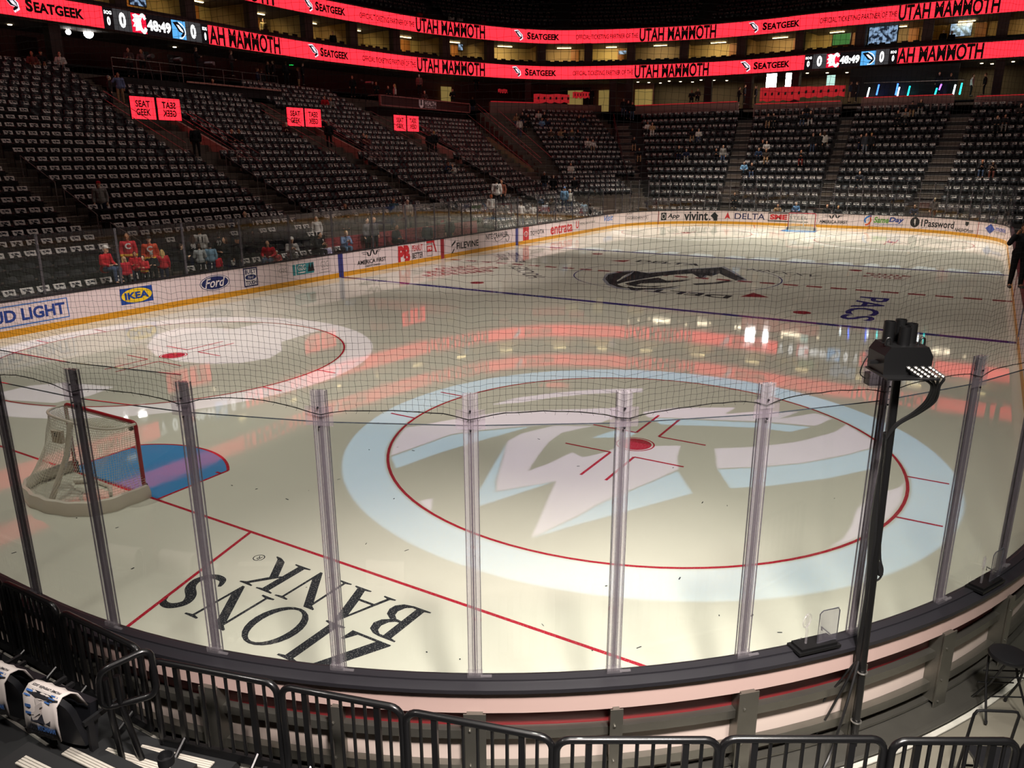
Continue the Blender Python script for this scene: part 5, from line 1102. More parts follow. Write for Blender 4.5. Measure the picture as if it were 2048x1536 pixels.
for a in ((1268, 1476, 208, 226, 73.7, ''), (1510, 1682, 206, 232, 73.7, ''), (1726, 1908, 193, 222, 73.7, ''), (1952, 2150, 190, 210, 73.7, '')): parapet(*a)
pc = CP0 + CN * (T0 * 13.9); o = wallseg('club_parapet', [tuple(pc + CD * -.6), tuple(pc + CD * 12.2)], 8.6, 10.55, .2, PAR); struct(o)
b = MB(); c0 = pc + CD * 2.2; b.box((c0[0], c0[1], 10.6), (5.4, .26, .08), -CA); b.build('red_reflection_strip', REDG, o)
# backs and steps of the far stand entrances
for y0, y1 in ((9.3, 8.1), (.55, -.65), (-8.1, -9.5)):
    b = MB(); b.box((75.2, (y0 + y1) / 2, 9.4), (3, abs(y0 - y1), .2)); struct(b.build('floor_landing', CONC))
# glass club front with coloured light tubes
x0 = 73.9
q = empty('balcony_glazing', (0, 0, 0)); tag(q, 'clear balcony glass in front of the coloured light tubes', 'glass panel')
ga, gb = atx(1728, 166, x0), atx(1928, 160, x0)
b = MB(); b.box((x0, (ga[1] + gb[1]) / 2, (ga[2] + 10.7) / 2 + .1), (.02, abs(ga[1] - gb[1]), 1.3)); b.build('pane', GL, q); b = MB(); b.tube([tuple(ga), tuple(gb)], .03, 6); b.build('top_rail', RAIL, q)
for i, (u, v0, v1, c, nm) in enumerate(((1736, 175, 195, (240, 250, 255), 'white tube at the stair end'), (1755, 169, 190, (60, 110, 255), 'blue tube beside the first white one'), (1793, 167, 190, (60, 110, 255), 'blue tube in the middle'), (1796, 174, 195, (240, 250, 255), 'white tube in the middle'), (1817, 172, 192, (30, 220, 220), 'teal tube before the column'), (1871, 176, 192, (30, 220, 220), 'teal tube after the column'), (1880, 168, 180, (160, 90, 255), 'short violet tube'), (1908, 169, 189, (240, 250, 255), 'white tube near the corner'), (1921, 166, 189, (40, 225, 215), 'teal tube at the glass corner'))):
    a, c_ = atx(u - 2, v1, 74.6), atx(u + 3, v0, 74.6); b = MB(); b.tube([tuple(a), tuple(c_)], .06, 8); o = b.build('light_tube', emis('tube_%d' % (i), c, 5), None); tag(o, 'upright glowing ' + nm + ' behind the balcony glass', 'light tube')
b = MB(); b.box((76.4, -3.6, 11.6), (.1, 8.6, 2.4)); struct(b.build('wall_club_screen', mat('club_black', (20, 18, 20), .4)))
# bright work lamps
WL = emis('work_lamp', (255, 252, 248), 28)
for u, v, w, h, X, lab in ((1543, 161, 15, 22, 75.0, 'bright upright lamp panel on the club box'), (1577, 161, 8, 24, 75.4, 'slim bright lamp panel beside the bigger one')):
    p = atx(u, v, X); k = (X - CP[0]) / .82 / CF; q = empty('work_lamp', tuple(p), PI); tag(q, lab, 'lamp', None)
    b = MB(); b.box((0, 0, 0), (.06, w * k * 1.05, h * k * .9)); b.build('case', BKM, q); b = MB(); b.box((.035, 0, 0), (.02, w * k, h * k * .86)); b.build('face', WL, q); b = MB(); b.tube([(0, 0, -h * k * .45), (0, 0, 9.9 - p[2])], .03, 6); b.build('stand', BKM, q)
p = atx(1661, 168, 75.6); b = MB(); b.add([(0, -.36, .75), (0, .36, .75), (0, .36, -.5), (0, 0, -.85), (0, -.36, -.5)], [(0, 1, 2, 3, 4)]); b.box((.03, 0, .1), (.04, .6, 1.1)); o = b.build('hanging_banner', emis('banner_mint', (196, 240, 226), 1.0), None, False, tuple(p)); tag(o, 'pale mint pointed banner lit inside the club box', 'banner')
for u, v, r_, lab in ((167, 66, .16, 'small round spotlight under the near ribbon'), (208, 69, .3, 'glaring round spotlight above the camera platform')):
    s = rs(u); x, y, _ = rb(s, 1.6); D = math.hypot(x - CP[0], y - CP[1]); d = ray(u, v); z = CP[2] + d[2] / math.hypot(d[0], d[1]) * D; q = empty('spotlight', (x, y, z)); tag(q, lab, 'spotlight', None); ax = Vector((CP[0] - x, CP[1] - y, CP[2] - z)).normalized()
    b = MB(); b.lathe(-ax * .2, [(r_ * .6, 0), (r_, .18), (r_ * 1.05, .2)], 14, axis=ax); b.build('housing', BKM, q); b = MB(); b.lathe((0, 0, 0), [(r_ * .95, 0), (0, .01)], 14, axis=ax); b.build('lens', WL, q); b = MB(); b.tube([(0, 0, 0), (0, 0, 13.05 - z)], .03, 6); b.build('hanger', BKM, q)
# broadcast desk with the named front
D0, D1 = (52.9, 33.5), (63.3, 33.4); dzb, dzt = 9.05, 10.4
q = empty('broadcast_desk', (0, 0, 0)); tag(q, 'long dark desk front with pale crest and lettering above the side stand', 'desk')
pa, pb_ = aty(760, 196, 33.6), aty(938, 203, 33.6); za, zb_ = pa[2], pb_[2]; lo1, lo2 = aty(760, 214, 33.6)[2], aty(938, 222, 33.6)[2]; zt = (za + zb_) / 2; zl = (lo1 + lo2) / 2
b = MB(); b.box(((pa[0] + pb_[0]) / 2, 33.7, (zt + zl) / 2), (pb_[0] - pa[0], .15, zt - zl)); b.build('front', mat('desk_maroon', (46, 20, 24), .5), q)
b = MB()
for z in (zt, zl): b.box(((pa[0] + pb_[0]) / 2, 33.6, z), (pb_[0] - pa[0], .2, .09))
for x in (pa[0], pb_[0]): b.box((x, 33.6, (zt + zl) / 2), (.1, .2, zt - zl))
b.build('edge_trim', mat('desk_trim', (170, 100, 100), .5), q); b = MB(); b.box(((pa[0] + pb_[0]) / 2, 34.3, zt + .02), (pb_[0] - pa[0], 1.2, .06)); b.build('desk_top', PAR, q); b = MB(); b.box(((pa[0] + pb_[0]) / 2, 34.9, (zt + 7) / 2 - .4), (pb_[0] - pa[0], 1.8, zt - 8)); b.build('platform', DARK, q)
hx0, hx1 = aty(838, 205, 33.6)[0], aty(872, 207, 33.6)[0]; zc = (zt + zl) / 2; hs = hx1 - hx0
def onfront(nm, sh, x0, x1, z0, z1):
    v, f = sh; b = MB(); b.add([(x0 + p[0] * (x1 - x0), 33.6, z0 + p[1] * (z1 - z0)) for p in v], f); b.build(nm, mat('desk_print', (225, 200, 200), .5, emit=(225, 190, 190), estr=.12), q)
onfront('emblem', text2d('U', .08), hx0, hx0 + hs * .26, zc - .35, zc + .35); onfront('lettering', text2d('HEALTH', .03), hx0 + hs * .34, hx1, zc - .1, zc + .3); onfront('lettering', text2d('UNIVERSITY OF UTAH', .01), hx0 + hs * .34, hx1, zc - .3, zc - .18)
# red lettered cloths on the club rails
for u0, u1, v0, v1, X, lab in ((1052, 1140, 188, 206, None, 'draped over the corner rail'), (1148, 1184, 184, 196, None, 'at the stair end of the corner rail'), (1522, 1600, 176, 200, 74.2, 'behind the bright lamp panels'), (1602, 1690, 174, 192, 74.2, 'below the mint banner'), (972, 992, 178, 186, None, 'hung by the side stairs')):
    if X: a, c_ = atx(u0, v0, X), atx(u1, v1, X)
    else: s = rs((u0 + u1) / 2); dd = ray(u0, v0); a = None; off = -2.2; p0, p1 = rb(rs(u0), off), rb(rs(u1), off); f = lambda p, u, v: CP[2] + ray(u, v)[2] / math.hypot(*ray(u, v)[:2]) * math.hypot(p[0] - CP[0], p[1] - CP[1]); a = (p0[0], p0[1], f(p0, u0, v0)); c_ = (p1[0], p1[1], f(p1, u1, v1))
    a, c_ = np.array(a), np.array(c_); q = empty('lettered_cloth', (0, 0, 0)); tag(q, 'red lettered cloth ' + lab, 'cloth', None); n = 12; P = []
    for i in range(n + 1):
        w = a + (c_ - a) * i / n; P += [(w[0] + .05 * sin(i * 1.7), w[1] + .05 * cos(i * 2.1), a[2] + .03 * sin(i)), (w[0] + .08 * sin(i * 1.3), w[1] + .04 * cos(i), c_[2] + .08 * sin(i * 2))]
    b = MB(); b.add(P, [(2 * i, 2 * i + 2, 2 * i + 3, 2 * i + 1) for i in range(n)]); b.build('cloth', REDG, q); t = b = MB()
    for i in range(1, n, 2): w = a + (c_ - a) * (i + .2) / n; w2 = a + (c_ - a) * (i + .8) / n; zz = (a[2] + c_[2]) / 2; nx = np.array([CP[0] - w[0], CP[1] - w[1]]); nx = nx / np.linalg.norm(nx) * .12; b.add([(w[0] + nx[0], w[1] + nx[1], zz - .12), (w2[0] + nx[0], w2[1] + nx[1], zz - .1), (w2[0] + nx[0], w2[1] + nx[1], zz + .16), (w[0] + nx[0], w[1] + nx[1], zz + .12)], [(0, 1, 2, 3)])
    b.build('lettering', LK, q)
# ---- camera platform over the side stand
zp = 9.95
b = MB(); b.box((33.5, 36.0, zp - .3), (13.5, 3.4, .6)); struct(b.build('platform_cameras', DARK))
q = empty('platform_rail', (0, 0, 0)); tag(q, 'steel railing along the dark camera platform', 'railing')
for z in (.55, 1.05):
    b = MB(); b.tube([(27, 34.35, zp + z), (40, 34.35, zp + z)], .025, 6); b.build('rail', RAIL, q)
for i in range(9):
    b = MB(); b.tube([(27 + i * 1.62, 34.35, zp), (27 + i * 1.62, 34.35, zp + 1.05)], .022, 6); b.build('upright', RAIL, q)
b = MB(); b.box((36, 34.2, zp + .05), (8, .1, .1)); b.build('edge_strip', mat('strip_pinkish', (190, 130, 120), .5), q)
def tvcam(x, y, z, lab, rz=-PI / 2, s=1.0):
    q = empty('television_camera', (x, y, z), rz); tag(q, lab, 'camera', None)
    b = MB(); b.box((-.1, 0, 1.45 * s), (.5 * s, .22, .28)); b.build('body', BKM, q); b = MB(); b.tube([(.15, 0, 1.45 * s), (.95 * s, 0, 1.42 * s)], [.1, .13], 10); b.build('long_lens', mat('lens_grey', (110, 104, 104), .35, .4), q); b = MB(); b.box((-.3, .0, 1.68 * s), (.16, .3, .2)); b.build('viewfinder', BKM, q)
    for k in range(3):
        a = k * 2.094; b = MB(); b.tube([(0, 0, 1.25 * s), (.5 * cos(a), .5 * sin(a), 0)], .025, 6); b.build('leg', BKM, q)
for i, (u, lab) in enumerate(((295, 'television camera with long pale lens on the platform under the score strip'), (345, 'dark television camera beside the long pale lens'), (405, 'boxy television camera at the far end of the camera platform'))):
    s = rs(u); x = aty(u, 110, 35.4)[0]; tvcam(x, 35.4, zp, lab, -PI / 2 - .3 + .2 * i)
x, y = aty(728, 165, 35.2)[:2]; tvcam(x, 35.2, 9.9, 'television camera on the stand above the broadcast desk', -PI / 2)
# ---- upper tier
b = MB(); tz = 18.1
for k in range(12): rsweep(b, rc(.3 + .85 * k, 1.15 + .85 * k, 17.9, tz + .5 * k), S0, S1, step=2)
struct(b.build('terrace_upper', mat('tier_upper', (50, 38, 36), .85)))
up = []; 
for k in range(12):
    s = S0 + .4 * (k % 2)
    while s < S1:
        if (s % 14) > 1.6 and not (60 + k * .2 < s - S0 < 0): x, y, _ = rb(s, .62 + .85 * k); c = rb(s, -1); up.append((x, y, tz + .5 * k, math.atan2(c[1] - y, c[0] - x)))
        s += .56
up = [p for p in up if -20 < pix(p[:3])[0] < 2070 and pix(p[:3])[1] > -25]
mass('upper_seating', [(low, 0), (towel_mesh(1), 1)], [SB, mat('towel_shaded', (120, 100, 98), .9), TK], up, 'dark rows of seats with towels in the upper tier', 'seats', 'upper tier seats')  # dimness of the upper tier put into a darker towel colour
# lit openings in the upper tier
for u, v, w, h, lab, mt in ((1107, 31, 18, 6, 'long pale', LSTRIP), (1132, 30, 22, 5, 'second long pale', LSTRIP), (1456, 15, 20, 6, 'slanted pale', LSTRIP)):
    s = rs(u); x, y, _ = rb(s, 6.4); D = math.hypot(x - CP[0], y - CP[1]); d = ray(u, v); z = CP[2] + d[2] / math.hypot(d[0], d[1]) * D; k = D / CF
    b = MB(); b.box((0, 0, 0), (.08, w * k, h * k)); o = b.build('tunnel_light', mt, None, False, (x, y, z)); o.rotation_euler = (0, 0, math.atan2(CP[1] - y, CP[0] - x)); tag(o, lab + ' strip light in an upper tier tunnel', 'light')
s = rs(1135); x, y, _ = rb(s, 6.5); b = MB(); b.box((0, 0, 0), (.1, 1.2, .6)); o = b.build('tunnel_screen', emis('screen_blue', (130, 160, 190), .8), None, False, (x, y, CP[2] + ray(1135, 38)[2] / math.hypot(*ray(1135, 38)[:2]) * math.hypot(x - CP[0], y - CP[1]))); o.rotation_euler = (0, 0, math.atan2(CP[1] - y, CP[0] - x)); tag(o, 'pale blue screen in an upper tier tunnel', 'screen')
s = rs(1127); x, y, _ = rb(s, 7.5); b = MB(); b.box((0, 0, 0), (.3, 4, .9)); o = b.build('red_board', LEDR, None, False, (x, y, CP[2] + ray(1127, -2)[2] / math.hypot(*ray(1127, -2)[:2]) * math.hypot(x - CP[0], y - CP[1]))); o.rotation_euler = (0, 0, math.atan2(CP[1] - y, CP[0] - x)); tag(o, 'short red lit board at the top edge of the picture', 'LED board')
# ---- shell
SH = mat('shell_dark', (26, 22, 24), .9)
b = MB(); rsweep(b, rc(11, 11.3, 0, 34), S0, S1, step=3); struct(b.build('wall_bowl', SH))
b = MB(); b.box((35, 0, 34), (150, 110, .4)); struct(b.build('ceiling', SH))
b = MB(); b.box((-24, 0, 17), (.3, 110, 34)); b.box((35, -46, 17), (150, .3, 34)); struct(b.build('wall_near', SH))
# ================================================================= people
SKIN, CLOTH, HAIRM = ocol('skin', .6), ocol('cloth', .8), ocol('hair', .7)
STRJ = mat('jersey_banded', (190, 30, 40), .8)
nt = STRJ.node_tree; oi = nt.nodes.new('ShaderNodeObjectInfo'); tc = nt.nodes.new('ShaderNodeTexCoord'); sx = nt.nodes.new('ShaderNodeSeparateXYZ'); nt.links.new(tc.outputs['Object'], sx.inputs[0])
rmp = nt.nodes.new('ShaderNodeValToRGB'); cr = rmp.color_ramp; cr.interpolation = 'CONSTANT'
for p, c in ((.0, 0), (.90, 1), (.935, 2), (.97, 1), (1.0, 0)):
    e = cr.elements.new(p) if p not in (0.0, 1.0) else (cr.elements[0] if p == 0 else cr.elements[-1]); v = (0, .5, 1)[c]; e.color = (v, v, v, 1)
nt.links.new(sx.outputs['Z'], rmp.inputs[0]); mx = nt.nodes.new('ShaderNodeMix'); mx.data_type = 'RGBA'; nt.links.new(rmp.outputs[0], mx.inputs[0]); nt.links.new(oi.outputs['Color'], mx.inputs[6]); mx.inputs[7].default_value = lin((235, 190, 60)); nt.links.new(mx.outputs[2], nt.nodes['Principled BSDF'].inputs['Base Color'])
def caps(mb, p, q, r0, r1):
    p, q = Vector(p), Vector(q); mb.tube([p, q], [r0, r1], 10); mb.ell(p, (r0, r0, r0), 10, 6); mb.ell(q, (r1, r1, r1), 10, 6)
def remesh(mb, name, vox):
    o = mb.build(name, SKIN); md = o.modifiers.new('r', 'REMESH'); md.mode = 'VOXEL'; md.voxel_size = vox
    sm = o.modifiers.new('s', 'SMOOTH'); sm.iterations = 2; sm.factor = .5
    me = bpy.data.meshes.new_from_object(o.evaluated_get(bpy.context.evaluated_depsgraph_get())); old = o.data; bpy.data.objects.remove(o); bpy.data.meshes.remove(old)
    me.polygons.foreach_set('use_smooth', [True] * len(me.polygons)); me.name = name; return me
def joints(pose):
    J = {}
    if pose in ('sit', 'lean'):
        x = .0; b = .1 if pose == 'sit' else .3
        J.update(pel=(0, 0, .52), ch=(b * .5, 0, .86), nk=(b * .75, 0, 1.04), hd=(b * .9 + .02, 0, 1.19))
        for s, n in ((1, 'l'), (-1, 'r')):
            J['hip' + n] = (.02, s * .1, .52); J['kn' + n] = (.46, s * .13, .53); J['an' + n] = (.46, s * .13, .1); J['to' + n] = (.6, s * .15, .04); J['sh' + n] = (b * .6, s * .19, .97)
            if pose == 'sit': J['el' + n] = (.08, s * .27, .72); J['wr' + n] = (.3, s * .16, .66); J['ha' + n] = (.37, s * .11, .67)
            else: J['el' + n] = (.3, s * .25, .72); J['wr' + n] = (.46, s * .08, .8); J['ha' + n] = (.5, s * .05, .86)
    else:
        J.update(pel=(0, 0, .95), ch=(.0, 0, 1.28), nk=(.0, 0, 1.47), hd=(.02, 0, 1.62))
        for s, n in ((1, 'l'), (-1, 'r')):
            J['hip' + n] = (0, s * .1, .93); J['kn' + n] = (.02, s * .12, .5); J['an' + n] = (-.02, s * .13, .09); J['to' + n] = (.13, s * .16, .035); J['sh' + n] = (0, s * .195, 1.4)
            if pose == 'stand' or (pose == 'phone' and s > 0): J['el' + n] = (-.03, s * .26, 1.12); J['wr' + n] = (.05, s * .25, .87); J['ha' + n] = (.08, s * .24, .79)
            elif pose == 'phone': J['el' + n] = (.12, s * .34, 1.22); J['wr' + n] = (.1, s * .19, 1.46); J['ha' + n] = (.08, s * .13, 1.56)
            elif pose == 'hold': J['el' + n] = (.05, s * .27, 1.13); J['wr' + n] = (.27, s * .12, 1.14); J['ha' + n] = (.34, s * .07, 1.17)
    return J
POSES = {}
def pose(p):
    if p in POSES: return POSES[p]
    J = joints(p); V = lambda k: Vector(J[k]); b = MB(); hd = V('hd'); up = (hd - V('nk')).normalized()
    caps(b, V('pel') + Vector((0, -.06, 0)), V('pel') + Vector((0, .06, 0)), .115, .115); caps(b, V('pel'), V('ch'), .12, .125); caps(b, V('shl') + Vector((0, -.06, -.03)), V('shr') + Vector((0, .06, -.03)), .075, .075); caps(b, V('ch') + (V('nk') - V('ch')) * .5, V('nk'), .1, .055); caps(b, V('nk'), hd, .055, .05)
    b.ell(hd + Vector((0, 0, .02)), (.095, .076, .115), 16, 12); caps(b, hd + Vector((.05, 0, -.065)), hd + Vector((.07, 0, -.07)), .042, .032); caps(b, hd + Vector((.088, 0, .03)), hd + Vector((.108, 0, -.01)), .012, .017)
    caps(b, hd + Vector((.082, -.035, .045)), hd + Vector((.082, .035, .045)), .014, .014); caps(b, hd + Vector((.085, -.02, -.05)), hd + Vector((.085, .02, -.05)), .013, .013)
    for s in (-1, 1): b.ell(hd + Vector((-.01, s * .078, .01)), (.022, .012, .034), 8, 6)
    for n in 'lr':
        caps(b, V('sh' + n), V('el' + n), .052, .042); caps(b, V('el' + n), V('wr' + n), .042, .03); h = V('ha' + n); w = V('wr' + n); d = (h - w).normalized(); sd = d.cross(Vector((0, 0, 1)) if abs(d.z) < .8 else Vector((1, 0, 0))).normalized()
        caps(b, w, w + d * .07, .03, .034)
        for k in range(4): f0 = w + d * .075 + sd * (-.03 + .02 * k); L = (.062, .074, .07, .055)[k]; cu = d.cross(sd) * (.022 if n == 'l' else -.022); caps(b, f0, f0 + d * L * .55 + cu * .3, .0105, .01); caps(b, f0 + d * L * .55 + cu * .3, f0 + d * L + cu, .01, .0085)
        caps(b, w + d * .03 + sd * .028, w + d * .075 + sd * .058, .012, .01)
        caps(b, V('hip' + n), V('kn' + n), .088, .06); caps(b, V('kn' + n), V('an' + n), .056, .038); caps(b, V('an' + n), V('to' + n), .042, .034)
    R = {'body': remesh(b, 'person_body', .013)}
    j = MB(); caps(j, V('pel') + Vector((0, -.07, .0)), V('pel') + Vector((0, .07, .0)), .145, .145); caps(j, V('pel'), V('ch'), .155, .16); caps(j, V('shl') + Vector((0, -.05, -.035)), V('shr') + Vector((0, .05, -.035)), .1, .1); caps(j, V('ch'), V('nk') + Vector((0, 0, -.05)), .15, .09)
    for n in 'lr': caps(j, V('sh' + n), V('el' + n), .082, .072); e, w = V('el' + n), V('wr' + n); caps(j, e, e.lerp(w, .82), .07, .058)
    R['top'] = remesh(j, 'top_cloth', .021)
    t = MB(); caps(t, V('pel') + Vector((0, -.06, -.01)), V('pel') + Vector((0, .06, -.01)), .13, .13)
    for n in 'lr': caps(t, V('hip' + n), V('kn' + n), .105, .078); k, a = V('kn' + n), V('an' + n); caps(t, k, k.lerp(a, .93), .076, .06)
    R['legs'] = remesh(t, 'legs_cloth', .021)
    s = MB()
    for n in 'lr': a, q = V('an' + n), V('to' + n); caps(s, a + Vector((-.03, 0, -.045)), q + Vector((.03, 0, .005)), .048, .042)
    R['shoes'] = remesh(s, 'shoes_pair', .016)
    h = MB(); h.ell(hd + Vector((-.022, 0, .05)), (.094, .086, .1), 14, 10); h.ell(hd + Vector((-.045, 0, .0)), (.07, .084, .1), 12, 8); R['short'] = remesh(h, 'hair_short', .014)
    for sgn in (-1, 1): caps(h, hd + Vector((-.03, sgn * .07, .0)), hd + Vector((-.03, sgn * .09, -.2)), .045, .04)
    caps(h, hd + Vector((-.06, 0, 0)), hd + Vector((-.1, 0, -.26)), .075, .06); R['long'] = remesh(h, 'hair_long', .016)
    c = MB(); c.ell(hd + Vector((-.005, 0, .075)), (.106, .092, .085), 14, 8); c.box(hd + Vector((.13, 0, .062)), (.11, .13, .014)); R['cap'] = remesh(c, 'cap_cloth', .013)
    R['H'] = hd.z + .135; R['ch'] = V('ch'); POSES[p] = R; return R
SK = [(224, 172, 140), (196, 140, 108), (236, 190, 160), (150, 100, 76)]
K, NV, WT, GY, RD, BLU_, JN, BR, BLD, DK_, TAN = (26, 26, 30), (30, 36, 62), (222, 214, 208), (140, 134, 130), (196, 26, 40), (120, 160, 200), (70, 84, 112), (70, 46, 32), (206, 170, 110), (40, 30, 28), (176, 140, 104)
PN = 0
def person(u, v, where, ps, face, top, legs, hair, hat, label, scale=1.0, num=None, band=False, numc=WT):
    global PN
    R = pose(ps); H = R['H'] * scale
    if isinstance(where, (int, float)): p = aty(u, v, where); base = (p[0], p[1], p[2] - H)
    elif where[0] == 'h': p = hit(u, v, H); base = (p[0], p[1], floorz(p[0], p[1]))
    elif where[0] == 'x': p = atx(u, v, where[1]); base = (p[0], p[1], p[2] - H)
    else: x, y, _ = rb(rs(u), where[1]); d = ray(u, v); base = (x, y, CP[2] + d[2] / math.hypot(d[0], d[1]) * math.hypot(x - CP[0], y - CP[1]) - H)
    o = link('person', R['body']); o.location = base; o.scale = (scale,) * 3; toc = math.atan2(CP[1] - base[1], CP[0] - base[0])
    o.rotation_euler = (0, 0, {'c': toc, 'b': toc + PI, 'rink': -PI / 2, 'end': PI, 'r': toc + PI / 2, 'l': toc - PI / 2}.get(face, face) if not isinstance(face, float) else toc + face)
    tag(o, label, 'person'); o.color = lin(SK[PN % 3]); PN += 1
    def kid(nm, me, c, m):
        k = link(nm, me, o); k.material_slots[0].link = 'OBJECT'; k.material_slots[0].material = m; k.color = lin(c); return k
    t = kid('jersey' if num or band else 'top', R['top'], top, STRJ if band else CLOTH)
    kid('trousers', R['legs'], legs, CLOTH); kid('shoes', R['shoes'], K if sum(legs) > 200 else (90, 86, 84), CLOTH)
    if hair: kid('hair', R[hair[0]], hair[1], HAIRM)
    if hat: kid('cap', R['cap'], hat, CLOTH)
    if num:
        side = -1 if face in ('b',) or num[0] == '-' else 1; vv, f = text2d(num.strip('-'), .04); B = MB(); c = R['ch']
        B.add([(c[0] + side * .172, side * (-.1 + .2 * q[0]) if side > 0 else (.1 - .2 * q[0]), c[2] - .1 + .22 * q[1]) for q in vv], f); n = B.build('number', CLOTH, t); n.color = lin(numc)
    return o
S_, L_ = 'short', 'long'
person(204, 491, 14.3, 'sit', .9, RD, JN, (S_, (200, 200, 195)), WT, 'person in a red jersey, jeans and white cap sitting sideways behind the side glass', 1.0)
person(252, 466, 15.0, 'stand', 'c', RD, K, (L_, BR), None, 'person with long brown hair in a banded red jersey standing behind the side glass', .98, 'C', True)
person(296, 472, 15.0, 'stand', 'c', (206, 70, 36), K, None, K, 'person in an orange-red jersey and dark cap standing in the group in red', 1.0, 'C', True)
person(247, 513, 13.9, 'stand', .5, (190, 30, 50), K, (L_, BLD), None, 'child with long fair hair in a red hoodie at the side glass', .72)
person(268, 503, 14.3, 'hold', 'c', RD, JN, (S_, DK_), None, 'dark-haired child in red between the two banded jerseys', .76)
person(285, 511, 13.8, 'hold', -.4, RD, K, (S_, DK_), None, 'small child in a red and black jersey low at the side glass', .68, None, True)
person(302, 505, 13.9, 'hold', 'c', K, K, None, GY, 'child in a black jersey and grey cap low at the side glass', .72)
person(323, 499, 13.8, 'stand', 'b', (186, 34, 46), NV, (L_, BLD), None, 'child with a long fair ponytail in red, seen from behind', .76)
person(361, 488, 13.8, 'hold', 'r', K, K, (S_, BR), None, 'child in a black jersey numbered 97 at the side glass', .78, '97')
person(384, 470, 15.0, 'stand', 'b', K, NV, (L_, BR), None, 'person in a dark jersey seen from behind, left of the white jersey', .92, '98')
person(398, 455, 15.7, 'stand', 'b', WT, K, (S_, DK_), None, 'person in a white jersey numbered 11 seen from behind', 1.0, '11', False, K)
person(397, 488, 13.8, 'hold', 'b', (150, 150, 150), K, (S_, BR), None, 'child in a grey shirt leaning at the side glass, seen from behind', .78)
person(419, 486, 13.8, 'stand', 'b', (112, 140, 160), NV, (S_, DK_), K, 'child in a faded blue shirt and dark cap beside the grey shirt', .78)
person(433, 507, 13.7, 'stand', 'b', RD, K, (S_, BR), None, 'tiny child in red between the blue shirt and the dark hoodie', .6)
person(436, 463, 15.5, 'stand', 'b', K, NV, (S_, DK_), None, 'person in a black jersey numbered 92 seen from behind', .98, '92')
person(449, 474, 14.3, 'hold', -.9, (30, 30, 34), NV, (L_, BR), None, 'brown-haired person in a black hoodie with pale sleeve marks', .95)
person(474, 474, 14.2, 'stand', -.9, (26, 26, 30), NV, None, K, 'person in a black hoodie and black cap next to the brown-haired one', .98)
person(489, 423, ('h',), 'stand', 'b', K, K, None, None, 'bald person in a dark jacket standing among the lower rows', 1.0)
person(536, 480, 14.0, 'sit', -.3, RD, JN, (L_, K), None, 'person with dark curly hair in a red jersey sitting by the glass', 1.0)
person(553, 501, 13.9, 'sit', 'c', (200, 60, 60), JN, (S_, WT), None, 'small child in red and white beside the dark curly hair', .62)
person(580, 473, 14.2, 'lean', .2, (176, 168, 164), GY, None, WT, 'person in a grey hoodie and white cap sitting by the glass', 1.0)
person(628, 464, 14.2, 'lean', .9, K, K, (S_, DK_), None, 'dark-haired person in a dark jacket looking down at a phone', 1.05)
person(652, 487, 14.0, 'sit', .3, (200, 190, 220), K, (S_, BR), None, 'child in a pale purple shirt beside the dark jacket', .75)
person(686, 460, 14.2, 'lean', .5, (130, 150, 186), (110, 140, 170), (S_, BLD), None, 'fair-haired person in a light blue denim jacket near the blue line', 1.0)
person(632, 433, 16.9, 'stand', 'c', WT, K, (L_, (220, 206, 180)), None, 'pale-haired person in a white top behind the side glass', .9)
person(690, 407, ('h',), 'sit', 'c', K, K, (S_, BR), None, 'person in a dark suit sitting high above the side glass', 1.05)
person(733, 436, 14.8, 'stand', .8, (110, 104, 106), K, (S_, DK_), None, 'person in a grey coat standing by the red wall', 1.0)
person(747, 434, 14.6, 'stand', .8, (84, 78, 80), K, None, None, 'bald person in a grey suit standing by the red wall', 1.02)
person(789, 449, 14.4, 'sit', .9, K, K, (S_, K), None, 'person in black sitting sideways before the red wall', 1.05)
person(854, 444, 14.5, 'stand', 'b', (40, 44, 54), K, (S_, K), None, 'person in dark clothes with back turned before the red wall', .98)
person(899, 433, 14.5, 'stand', -.6, (46, 44, 50), K, (S_, (190, 186, 180)), None, 'grey-haired person in a dark suit and white shirt at the long table', 1.02)
person(787, 396, 17.0, 'stand', 'c', (70, 96, 110), K, (S_, BR), None, 'person in a teal top whose head rises over the side glass', 1.0)
person(815, 399, 16.6, 'stand', 'c', WT, K, (S_, WT), None, 'fair-haired person in a white top behind the side glass', .95)
person(993, 357, 15.8, 'stand', 'b', WT, K, (S_, DK_), None, 'person in a white jersey numbered 10 standing tall above the side glass', 1.15, '10', False, K)
person(1003, 359, 16.2, 'stand', -.3, (150, 90, 70), K, (S_, BR), None, 'person facing the camera beside the tall white jersey', 1.05)
person(982, 389, 14.6, 'stand', 'b', WT, K, (S_, (180, 90, 50)), None, 'red-haired person in a white jersey seen from behind', .95)
for i, (u, v, c, s) in enumerate(((1042, 404, WT, .9), (1065, 408, WT, .8), (1090, 403, (200, 200, 210), .85), (1105, 396, K, .95), (1129, 374, BLU_, 1.0), (1140, 379, WT, .95), (1168, 402, (150, 170, 190), .9), (1180, 408, K, .85))):
    person(u, v, 14.4 + .3 * (i % 3), 'stand', 'b', c, JN, (S_, BR) if i not in (4, 5) else None, (110, 150, 210) if i == 4 else (WT if i == 5 else None), 'person in %s behind the far glass, %s along after the tall white jersey' % ({WT: 'white', K: 'black', BLU_: 'pale blue'}.get(c, 'grey'), ORD[i]), s)
